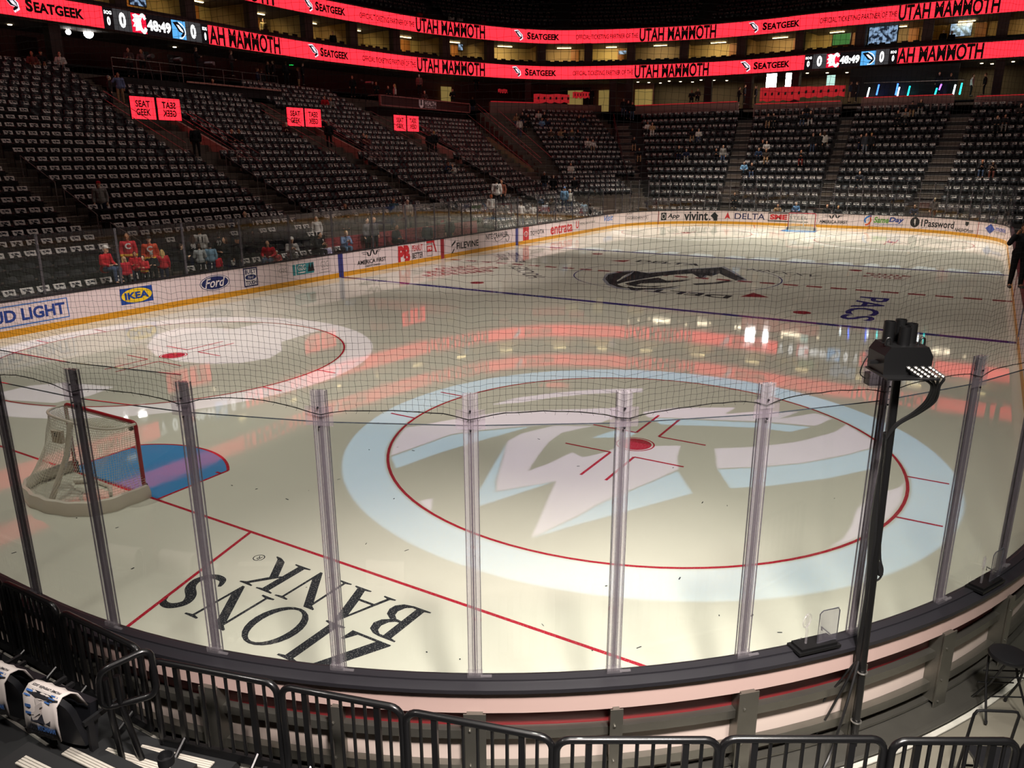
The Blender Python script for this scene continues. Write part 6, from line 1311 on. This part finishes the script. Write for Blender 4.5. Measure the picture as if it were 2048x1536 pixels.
# on the stands
R_ = [(196, 363, 'stand', 'c', GY, NV, None, (180, 30, 40), 'person in a grey sweater and red cap standing on the near aisle'), (388, 250, 'stand', 'b', K, K, (S_, BR), None, 'person in a dark suit walking up the near ramp steps'), (235, 145, 'phone', 'c', (120, 130, 170), TAN, (S_, DK_), None, 'person in a light blue shirt holding a phone to the ear'), (216, 151, 'stand', 'r', (60, 56, 54), K, (S_, GY), None, 'person in a dark coat beside the light blue shirt'), (80, 101, 'sit', 'c', K, TAN, None, K, 'person in a black shirt lounging on the top rows'), (62, 103, 'sit', 'c', (120, 60, 56), TAN, (S_, BR), None, 'person in dull red beside the lounging black shirt'), (118, 104, 'sit', 'c', WT, GY, (S_, BR), None, 'person in a white shirt sitting alone on the top rows'),
 (656, 243, 'stand', 'b', K, K, (S_, GY), None, 'person in black on the middle ramp steps'), (858, 264, 'stand', 'b', K, K, (S_, BR), None, 'person in black standing on the farthest ramp, left of the pair'), (868, 262, 'stand', 'b', K, K, (S_, BLD), None, 'fair-haired person in black on the farthest ramp'), (649, 192, 'sit', 'c', RD, K, (S_, BR), None, 'person in a red jersey sitting on the middle block'), (661, 195, 'sit', 'c', GY, K, (S_, BR), None, 'person in grey beside the red jersey on the middle block'), (727, 267, 'lean', 'c', K, NV, (S_, BR), None, 'person in black sitting low on the middle block'), (733, 270, 'lean', 'c', (110, 60, 60), K, (S_, BLD), None, 'person in dull red beside the one in black'), (897, 324, 'lean', 'c', (40, 52, 80), NV, (S_, BR), None, 'person in navy leaning over the lower fourth block'), (905, 327, 'lean', 'c', WT, NV, (S_, BR), None, 'person in white beside the navy one'),
 (463, 258, 'sit', 'c', K, K, (S_, BR), None, 'person with a dark top on the upper third block'), (477, 258, 'sit', 'c', K, K, (S_, BR), None, 'second dark top on the upper third block'), (572, 245, 'lean', 'c', (70, 30, 34), K, (S_, WT), None, 'pale-haired person beside the middle lit sign'), (425, 158, 'sit', 'c', (130, 30, 36), TAN, (S_, BR), None, 'person in dark red under the camera platform'),
 (945, 194, 'stand', 'c', K, JN, (S_, BR), None, 'person in a black jersey standing on the stairs beside the broadcast desk'), (953, 180, 'stand', 'b', K, K, (S_, BR), None, 'person in black high on the stairs beside the broadcast desk'), (1033, 227, 'sit', 'c', (150, 120, 90), JN, (L_, BR), None, 'person in tan at the left of the corner crowd'), (1039, 236, 'stand', 'b', WT, JN, (S_, DK_), None, 'person in a white jersey standing in the corner crowd'), (1045, 225, 'sit', 'c', K, JN, (S_, BR), None, 'person in black at the top of the corner crowd'), (1056, 229, 'sit', 'c', K, K, (S_, BR), None, 'second black top at the top of the corner crowd'), (1077, 221, 'sit', 'c', WT, K, (S_, BR), None, 'person in white at the top of the corner crowd'), (1089, 224, 'sit', 'c', K, NV, (S_, BR), None, 'dark top beside the white one in the corner crowd'), (1084, 236, 'sit', 'c', BLU_, JN, (S_, DK_), None, 'person in a light blue shirt in the corner crowd'), (1095, 237, 'sit', 'c', NV, K, (S_, BR), None, 'person in navy beside the light blue shirt'), (1050, 240, 'sit', 'c', K, K, None, K, 'person in a black cap in the corner crowd'), (1102, 258, 'sit', 'c', (80, 60, 50), K, (S_, BR), None, 'person in brown low in the corner crowd'), (1122, 257, 'sit', 'c', TAN, GY, (S_, BR), None, 'person in a tan top low in the corner crowd'), (1130, 260, 'sit', 'c', K, K, (S_, BR), None, 'black top right of the tan one'), (1144, 259, 'sit', 'c', (80, 76, 70), JN, (L_, BLD), None, 'fair long-haired person low in the corner crowd'), (1156, 260, 'sit', 'c', K, K, (S_, BR), None, 'last black top to the right of the corner crowd'), (1158, 231, 'sit', 'c', K, K, (S_, BR), None, 'dark jersey on the upper right of the corner block'), (1167, 230, 'sit', 'c', NV, JN, (S_, BR), None, 'navy jersey on the upper right of the corner block'), (1176, 276, 'sit', 'c', WT, WT, (S_, BR), None, 'person in a white jersey by the corner stairs'), (1186, 279, 'sit', 'c', WT, TAN, (S_, BR), None, 'second white jersey by the corner stairs'), (1142, 326, 'sit', 'c', (236, 230, 222), WT, (L_, BR), None, 'person in a bright white sweater alone low in the corner block'), (1089, 344, 'stand', 'c', K, JN, None, WT, 'person in a white cap and dark jersey at the foot of the corner stairs'), (1107, 350, 'stand', 'c', K, K, (L_, BR), None, 'brown-haired person beside the white cap at the corner stairs'), (1149, 354, 'stand', 'c', K, K, None, None, 'bald person in black standing low in the corner'),
 (1247, 204, 'stand', 'c', K, JN, (S_, BR), None, 'first of three black jerseys standing at the top of the far stairs'), (1257, 201, 'stand', 'c', K, NV, (S_, DK_), None, 'middle of three black jerseys standing at the top of the far stairs'), (1265, 204, 'stand', 'c', K, JN, (S_, BR), None, 'last of three black jerseys standing at the top of the far stairs'), (1296, 243, 'sit', 'c', WT, K, (S_, BR), None, 'person in a checked white top near the far stairs'), (1305, 246, 'sit', 'c', TAN, WT, (S_, BR), None, 'person in tan beside the checked white top'), (1268, 293, 'sit', 'c', K, TAN, (S_, BR), None, 'person in black with bare knees by the far stairs'), (1279, 296, 'sit', 'c', K, TAN, (S_, BR), None, 'second bare-kneed person by the far stairs'), (1358, 292, 'sit', 'c', K, NV, (S_, (180, 90, 60)), None, 'red-haired person in black, middle of the far corner section'), (1373, 298, 'sit', 'c', NV, GY, (S_, DK_), None, 'person in navy beside the red-haired one'), (1385, 257, 'sit', 'c', K, TAN, (S_, BR), None, 'dark top beside a white one in the far corner section'), (1398, 257, 'sit', 'c', WT, JN, (S_, DK_), None, 'white top beside a dark one in the far corner section'), (1447, 290, 'stand', 'c', GY, JN, (S_, DK_), None, 'person in a grey jersey standing beside the far aisle'), (1433, 297, 'lean', 'c', K, K, (S_, BR), None, 'person in black bending beside the grey jersey'),
 (1489, 323, 'sit', 'c', (130, 176, 214), K, (S_, GY), None, 'person in a sky blue shirt at the edge of the far aisle'), (1504, 326, 'sit', 'c', K, JN, (S_, BR), None, 'person in black beside the sky blue shirt'), (1526, 280, 'sit', 'c', K, K, (S_, (190, 100, 80)), None, 'dark top of the pair above the sky blue shirt'), (1534, 282, 'sit', 'c', WT, K, (S_, BR), None, 'white top of the pair above the sky blue shirt'), (1518, 296, 'sit', 'c', (40, 56, 84), K, (S_, BR), None, 'person in dark blue in front of the white top'), (1533, 298, 'sit', 'c', (70, 60, 54), TAN, (S_, BLD), None, 'person with tan trousers in front of the white top'), (1537, 228, 'sit', 'c', K, TAN, (S_, BR), None, 'dark top high in the section behind the goal'), (1548, 227, 'sit', 'c', K, K, (S_, BR), None, 'second dark top high in the section behind the goal'), (1614, 210, 'sit', 'c', K, JN, (L_, DK_), None, 'dark long-haired person on the top row behind the goal'), (1606, 223, 'sit', 'c', K, JN, (S_, BR), None, 'dark jersey below the long-haired person'), (1622, 222, 'sit', 'c', K, WT, (S_, (180, 90, 50)), None, 'red-haired person below the long-haired one'), (1650, 263, 'stand', 'b', (206, 196, 190), K, (L_, BR), None, 'long-haired person in a cream sweater standing at the aisle behind the goal'), (1627, 267, 'stand', 'c', K, JN, (S_, (190, 110, 80)), None, 'dark jersey standing left of the cream sweater'), (1641, 266, 'stand', 'c', K, K, (S_, BR), None, 'dark top just beside the cream sweater'), (1603, 300, 'lean', 'c', K, (120, 40, 36), (S_, DK_), None, 'person leaning with a white bag behind the goal'),
 (1723, 269, 'sit', 'c', K, NV, (S_, BR), None, 'dark jersey at the left of the trio past the goal'), (1733, 267, 'stand', 'c', (60, 62, 70), (120, 124, 136), (S_, BR), None, 'person in grey jeans standing in the trio past the goal'), (1744, 266, 'stand', 'c', K, K, (S_, (220, 180, 70)), None, 'yellow-haired person of the trio past the goal'), (1720, 343, 'sit', 'c', (50, 52, 60), K, (S_, BR), None, 'person in charcoal low in the section past the goal'), (1797, 221, 'sit', 'c', K, K, (S_, BR), None, 'dark figure on the second row past the goal'), (1812, 218, 'lean', 'c', GY, K, (S_, (190, 90, 60)), None, 'red-haired person bending on the second row past the goal'), (1826, 203, 'sit', 'c', K, TAN, None, K, 'bare-kneed person in black on the top row past the goal'), (1843, 199, 'sit', 'c', K, GY, (L_, BR), None, 'person in grey trousers on the top row past the goal'), (1966, 320, 'lean', 'c', K, JN, (S_, (200, 100, 60)), None, 'person in a black jersey in the section at the edge of the picture'), (1987, 322, 'lean', 'c', (60, 48, 44), (110, 60, 50), None, WT, 'person in a white cap beside the black jersey'), (1996, 232, 'sit', 'c', K, K, (S_, BR), None, 'dark top high at the edge section'), (2012, 229, 'sit', 'c', K, GY, (S_, BR), None, 'person with pale trousers high at the edge section'), (2043, 208, 'sit', 'c', (60, 50, 48), K, (S_, (180, 100, 70)), None, 'person at the very edge of the top row'),
 (1470, 385, 'sit', 'c', K, K, (S_, BR), None, 'dark top low behind the end glass'), (1556, 410, 'sit', 'c', TAN, K, (S_, BR), None, 'tan top low behind the end glass'), (1593, 405, 'sit', 'c', (110, 150, 196), NV, None, None, 'bald person in a light blue shirt behind the far goal'), (1655, 409, 'sit', 'c', K, K, (S_, (190, 110, 80)), None, 'dark top right of the far goal'), (1677, 412, 'sit', 'c', (60, 60, 64), K, (S_, BLD), None, 'fair-haired person right of the far goal'), (1870, 396, 'stand', 'c', (76, 64, 58), (120, 60, 50), None, (190, 170, 140), 'person in brown with a beige hat at the foot of the last aisle'), (1830, 470 - 60, 'sit', 'c', NV, K, (S_, BR), None, 'navy top low before the last aisle')]
for r in R_: person(r[0], r[1], ('h',), *r[2:8], r[8])
# on the concourse, at the desk and in the club boxes
for i, (u, v, off, ps, f, top, lab) in enumerate(((533, 122, .2, 'stand', 'r', K, 'first of two dark figures talking on the concourse'), (545, 121, .2, 'stand', 'l', K, 'second of two dark figures talking on the concourse'), (572, 123, .3, 'stand', 'b', K, 'broad dark figure on the concourse'), (584, 135, -.4, 'stand', 'l', (60, 50, 54), 'figure with a pale cap on the concourse'), (605, 126, .3, 'stand', 'r', K, 'dark figure beside the concourse doorway'), (674, 151, -1.6, 'stand', 'c', (22, 20, 22), 'guard in black standing on the stairs above the fourth block'), (484, 135, -1.2, 'stand', 'r', NV, 'figure in navy beside the camera platform'), (497, 137, -1.0, 'stand', 'b', K, 'dark figure behind the navy one'), (222, 94, -1.5, 'hold', 'c', (90, 70, 70), 'figure with a headset on the camera platform'), (248, 97, -1.5, 'sit', 'c', (120, 90, 90), 'figure in a pale cap seated on the camera platform'), (360, 93, -1.4, 'hold', 'r', K, 'camera operator bent behind the second camera'), (430, 100, -1.4, 'hold', 'r', (70, 60, 60), 'camera operator at the boxy camera'))):
    person(u, v, ('r', off), ps, f, top, K if i != 3 else TAN, (S_, BR), None, 'person: ' + lab)
for u, v, y, ps, f, top, hr, lab in ((752, 164, 34.9, 'sit', 'c', K, None, 'bald person in a suit at the broadcast desk'), (789, 168, 34.8, 'stand', 'l', WT, (L_, BLD), 'fair-haired person in white at the broadcast desk'), (776, 172, 34.8, 'sit', 'c', K, (S_, BR), 'dark suit at the broadcast desk beside the red screens'), (838, 149, 35.6, 'stand', 'b', (150, 90, 90), (S_, WT), 'person in a checked shirt standing behind the broadcast desk'), (849, 182, 34.6, 'sit', 'c', (90, 60, 60), (S_, WT), 'white-capped person at the desk under the crest'), (905, 178, 34.6, 'sit', 'c', K, (S_, K), 'dark figure at the far end of the broadcast desk')):
    person(u, v, y, ps, f, top, K, hr, None, lab)
for u, v, X, ps, f, top, lg, lab in ((1490, 169, 74.2, 'stand', 'r', K, K, 'person in a dark suit waiting in the far entrance'), (1513, 171, 74.8, 'stand', 'l', K, K, 'person in black beside the bright lamp panels'), (1479, 174, 75, 'hold', 'r', K, K, 'dark figure at the left of the far entrance'), (1384, 180, 75.5, 'sit', 'c', K, K, 'dark figure at the club bar'), (1396, 177, 75.5, 'sit', 'c', (60, 50, 44), K, 'fair figure at the club bar'), (1183, 176, 76.5, 'stand', 'b', K, K, 'dark figure in the yellow corridor'), (1702, 163, 74.5, 'stand', 'r', (50, 60, 80), TAN, 'figure in blue and tan at the second far entrance'), (1716, 163, 74.2, 'stand', 'l', K, K, 'dark figure at the second far entrance'), (1880, 144, 75.6, 'stand', 'c', K, K, 'figure standing behind the violet tube'), (1903, 146, 75.6, 'hold', 'c', (40, 36, 38), K, 'figure with a pale cap behind the glass corner'), (1947, 148, 75.4, 'stand', 'r', WT, K, 'person in a white shirt beyond the glass corner'), (1973, 146, 75.8, 'stand', 'l', K, K, 'dark figure in the lit passage at the edge of the picture')):
    person(u, v, ('x', X), ps, f, top, lg, (S_, BR), None, 'person: ' + lab)
for u, v, off, top, lab in ((913, 21, .9, WT, 'first white jersey standing in the upper tier'), (930, 26, .9, WT, 'second white jersey standing in the upper tier'), (851, 17, .9, RD, 'red jersey standing in the upper tier'), (975, 30, .9, (120, 30, 34), 'dark red jersey in the upper tier'), (588, 40, 3.5, (190, 170, 120), 'figure in beige before a suite television'), (690, 64, 1.6, K, 'dark figure standing at a suite counter'), (664, 62, 3.2, (60, 50, 40), 'figure inside the lit suite'), (1882, 60, 2.6, K, 'dark figure at the amber bar'), (1900, 62, 2.4, K, 'second dark figure at the amber bar')):
    person(u, v, ('r', off), 'stand', 'c', top, K, (S_, BR), None, 'person: ' + lab)
p = at(2046, 452, 1.85); o = person(2052, 446, ('x', 22.0), 'phone', .3, K, K, (S_, BR), None, 'person in black cut off by the right edge beyond the boards')
# ================================================================= light
def spot(name, loc, to, power, size, ang, blend, col=(1, 1, 1)):
    l = bpy.data.lights.new(name, 'SPOT'); l.energy = power; l.color = col; l.shadow_soft_size = size; l.spot_size = rad(ang); l.spot_blend = blend
    o = bpy.data.objects.new(name, l); COL.objects.link(o); o.location = loc; d = Vector(to) - Vector(loc); o.rotation_euler = d.to_track_quat('-Z', 'Y').to_euler(); return o
def area(name, loc, to, power, sx, sy, col=(1, 1, 1), spread=180):
    l = bpy.data.lights.new(name, 'AREA'); l.shape = 'RECTANGLE'; l.size = sx; l.size_y = sy; l.energy = power; l.color = col; l.spread = rad(spread)
    o = bpy.data.objects.new(name, l); COL.objects.link(o); o.location = loc; d = Vector(to) - Vector(loc); o.rotation_euler = d.to_track_quat('-Z', 'Y').to_euler(); return o
WM = (1.0, .97, .87)
KL = 1.0
for x, pw in ((2.5, 5600), (12.5, 5600), (22, 2600), (31, 1800), (40, 5200), (49, 17500), (58, 26000)):
    for y in (-7.5, 7.5): spot('ice_lamp', (x, y, 31), (x, y * .93, 0), pw * 1.55 * KL, .3, 52, .85, WM)
for x in (11, 25, 40): spot('side_boards_fill', (x, -9, 24), (x + 1, 11.2, 0), 21000, .4, 27, 1.0, (1, .9, .86))  # unseen spots added to brighten the side boards
area('house_glow', (30, 0, 32), (30, 0, 0), 1500, 30, 20, (1, .86, .8))
for x, y in ((15, 30), (38, 31), (58, 29)): spot('stand_lamp', (x, y - 8, 30), (x, y, 4), 1700, 1.0, 80, 1.0, (1, .82, .76))
for y in (10, -6): spot('stand_lamp', (60, y, 30), (67, y, 4), 3000, 1.0, 70, 1.0, (1, .88, .83))
spot('floor_lamp', (-1, -14, 9.5), (3.5, -12.6, 0), 3500, .5, 70, .8, (1, .96, .88))
spot('deck_lamp', (-5, -4, 11), (-.5, -6.0, .5), 1500, .5, 60, .8, (1, .93, .86))
spot('boards_fill', (-3, -13, 10), (1.2, -9.5, .6), 11500, .5, 50, .8, (1, .9, .85))  # unseen fill added to brighten the outer fascia of the near boards
for i in range(len(PIL) - 1):
    a, c = rs(PIL[i]), rs(PIL[i + 1]); p = rb((a + c) / 2, 3.7, 16.6); q = rb((a + c) / 2, 5.0, 14.2); area('suite_lamp', p, q, 55 if 6 < i < 15 else 40, 1.6, .3, (1, .78, .45))
for u in (1345, 1420, 1500, 1620, 1760, 1980): p = rb(rs(u), 3.4, 12.9); q = rb(rs(u), 3.2, 10); area('club_lamp', p, q, 40, 2, .6, (1, .85, .6))
# ---- projectors that throw the team pattern on the ice through cut plates
def gobo(name, lamp, loops, power, col, half, sz):
    L = Vector(lamp); h = 3.0; k = h / L.z
    Q = [[(L.x + (x - L.x) * k, L.y + (y - L.y) * k) for x, y in lp] for lp in loops]
    o2 = [(L.x - half, L.y - half), (L.x + half, L.y - half), (L.x + half, L.y + half), (L.x - half, L.y + half)]
    v, f = loops2d([o2] + Q); root = empty('pattern_projector', (L.x, L.y, L.z)); tag(root, 'ceiling pattern projector throwing ' + name, 'projector')
    b = MB(); b.add([(p[0] - L.x, p[1] - L.y, -h) for p in v], f); b.build('cut_plate', BKM, root)
    ang = 2 * math.degrees(math.atan(half * .97 / h)); spot('projector_lamp', tuple(L), (L.x, L.y, 0), power, sz, ang, .02, col)
    b = MB(); b.box((0, 0, .6), (.5, .5, .6)); b.tube([(0, 0, .9), (0, 0, 34 - L.z)], .06, 8); b.build('housing', BKM, root)
G1 = lambda X, Y: tuple(at(680 + X / 1.983, 720 + Y / 1.983, 0)[:2]); G2 = lambda X, Y: tuple(at(1200 + X / 1.7625, 730 + Y / 1.7625, 0)[:2]); G3 = lambda X, Y: tuple(at(X / 1.671, 600 + Y / 1.671, 0)[:2])
def circ(c, r, n=90): return [(c[0] + r * cos(2 * PI * i / n), c[1] + r * sin(2 * PI * i / n)) for i in range(n)]
C1 = (31 * FT, -22 * FT); C2 = (31 * FT, 22 * FT)
def clipc(poly, c, r):           # keep a traced outline inside the circle
    out = []
    for x, y in poly:
        d = math.hypot(x - c[0], y - c[1]); s = min(1, r / d); out.append((c[0] + (x - c[0]) * s, c[1] + (y - c[1]) * s))
    return out
g1 = lambda *P: clipc([G1(*p) for p in P], C1, 4.5); g2 = lambda *P: clipc([G2(*p) for p in P], C1, 4.5)
Wt = [g1((258, 268), (300, 262), (470, 232), (640, 206), (900, 196), (1100, 190), (1130, 215), (1010, 256), (862, 256), (730, 262), (560, 278), (440, 294), (330, 334), (196, 380), (180, 330)),
      clipc([G1(665, 322), G1(720, 292), G1(850, 260), G1(1000, 262), G1(880, 288), G1(830, 322), G1(790, 372), G1(745, 440), G1(830, 410), G1(920, 366), G1(965, 386), G1(1060, 364), G1(1155, 322), G2(185, 286), G2(284, 283), G2(272, 322), G2(276, 368), G2(120, 435), G2(0, 486), G1(940, 618), G1(760, 704), G1(856, 480), G1(620, 520), G1(624, 470)], C1, 4.5),
      g1((315, 560), (366, 548), (355, 600), (330, 580)),
      g2((150, 166), (270, 150), (478, 150), (440, 173), (560, 163), (700, 165), (632, 190), (760, 170), (832, 186), (760, 215), (600, 201), (400, 193), (260, 186), (170, 184)),
      g2((405, 294), (560, 288), (700, 270), (830, 236), (905, 206), (975, 268), (972, 288), (860, 318), (720, 344), (560, 359), (412, 364)),
      g2((1092, 412), (1060, 430), (960, 460), (905, 510), (890, 560), (860, 610), (815, 650), (920, 622), (1000, 585), (1050, 545), (1085, 485)),
      g1((600, 178), (700, 150), (850, 130), (1000, 118), (1200, 112), (1200, 128), (1000, 134), (850, 148), (720, 168))]
Bl = [g1((203, 384), (330, 338), (440, 298), (560, 282), (730, 266), (760, 263), (540, 324), (400, 366), (222, 430)),
      g1((660, 328), (616, 480), (616, 524), (852, 482), (550, 580), (550, 520), (620, 400)),
      clipc([G2(274, 374), G2(292, 402), G2(326, 452), G2(150, 500), G2(0, 541), G1(940, 652), G1(764, 706), G1(942, 622), G2(0, 490), G2(122, 438)], C1, 4.5),
      g2((180, 188), (260, 189), (400, 197), (600, 205), (742, 219), (670, 236), (560, 222), (400, 215), (215, 210)),
      g2((415, 368), (560, 362), (720, 347), (860, 321), (972, 292), (985, 325), (960, 366), (800, 400), (600, 426), (460, 434)),
      g1((1000, 308), (1080, 281), (1180, 284), (1150, 304), (1080, 308))]
ring1 = [circ(C1, 5.34), circ(C1, 4.6)]
gobo('the white part of the pattern on the nearest faceoff circle', (C1[0] - 1.3, C1[1], 27), Wt, 17000, (.75, .6, 1.0), .8, .004)
gobo('the pale blue part of the pattern on the nearest faceoff circle', (C1[0] + 1.3, C1[1], 27), ring1 + Bl, 19000, (.26, .55, 1.0), .8, .004)
g3 = lambda *P: clipc([G3(*p) for p in P], C2, 4.5)
Lw = [circ(C2, 5.34), circ(C2, 4.6), g3((490, 155), (520, 116), (600, 93), (700, 92), (780, 97), (880, 76), (960, 74), (1060, 88), (1080, 100), (940, 140), (942, 170), (900, 195), (800, 211), (700, 214), (600, 205), (520, 185)), g3((0, 310), (100, 286), (220, 276), (380, 290), (300, 320), (180, 344), (0, 340))]
gobo('a pale pattern on the faceoff circle across from the near goal', (C2[0], C2[1], 27), Lw, 17000, (.85, .72, 1.0), .75, .004)
X0 = 126.3 * FT; bars = []
y = 11.2
rr_ = random.Random(4)
while y > -12.4:
    w = rr_.uniform(.7, 1.6); bars.append([(X0, y), (X0 + .02, y - w), (X0 + rr_.uniform(.7, 1.3), y - w * .85), (X0 + rr_.uniform(.7, 1.3), y - .2)]); y -= w + rr_.uniform(.15, .7)
gobo('a row of pale blue letters along the far blue line', (42, 0, 27), bars, 22000, (.6, .78, 1.0), 1.7, .004)
C3, C4 = (RL - 31 * FT, -22 * FT), (RL - 31 * FT, 22 * FT)
gobo('pale rings on the far faceoff circles', (RL - 31 * FT, 0, 27), [circ(C3, 5.34), circ(C3, 4.6), circ(C4, 5.34), circ(C4, 4.6)], 21000, (.95, .95, 1.0), 1.6, .004)
# ---- world and view
w = bpy.data.worlds.new('world'); scene.world = w; w.use_nodes = True
w.node_tree.nodes['Background'].inputs[0].default_value = (.02, .012, .012, 1); w.node_tree.nodes['Background'].inputs[1].default_value = .3
vs_ = scene.view_settings; vs_.view_transform = 'Standard'; vs_.look = 'None'; vs_.gamma = 1; vs_.exposure = 0; vs_.use_curve_mapping = False
cy = scene.cycles; cy.max_bounces = 6; cy.diffuse_bounces = 2; cy.glossy_bounces = 3; cy.transmission_bounces = 4; cy.transparent_max_bounces = 24; cy.caustics_reflective = False; cy.caustics_refractive = False; cy.sample_clamp_indirect = 4; cy.use_denoising = True
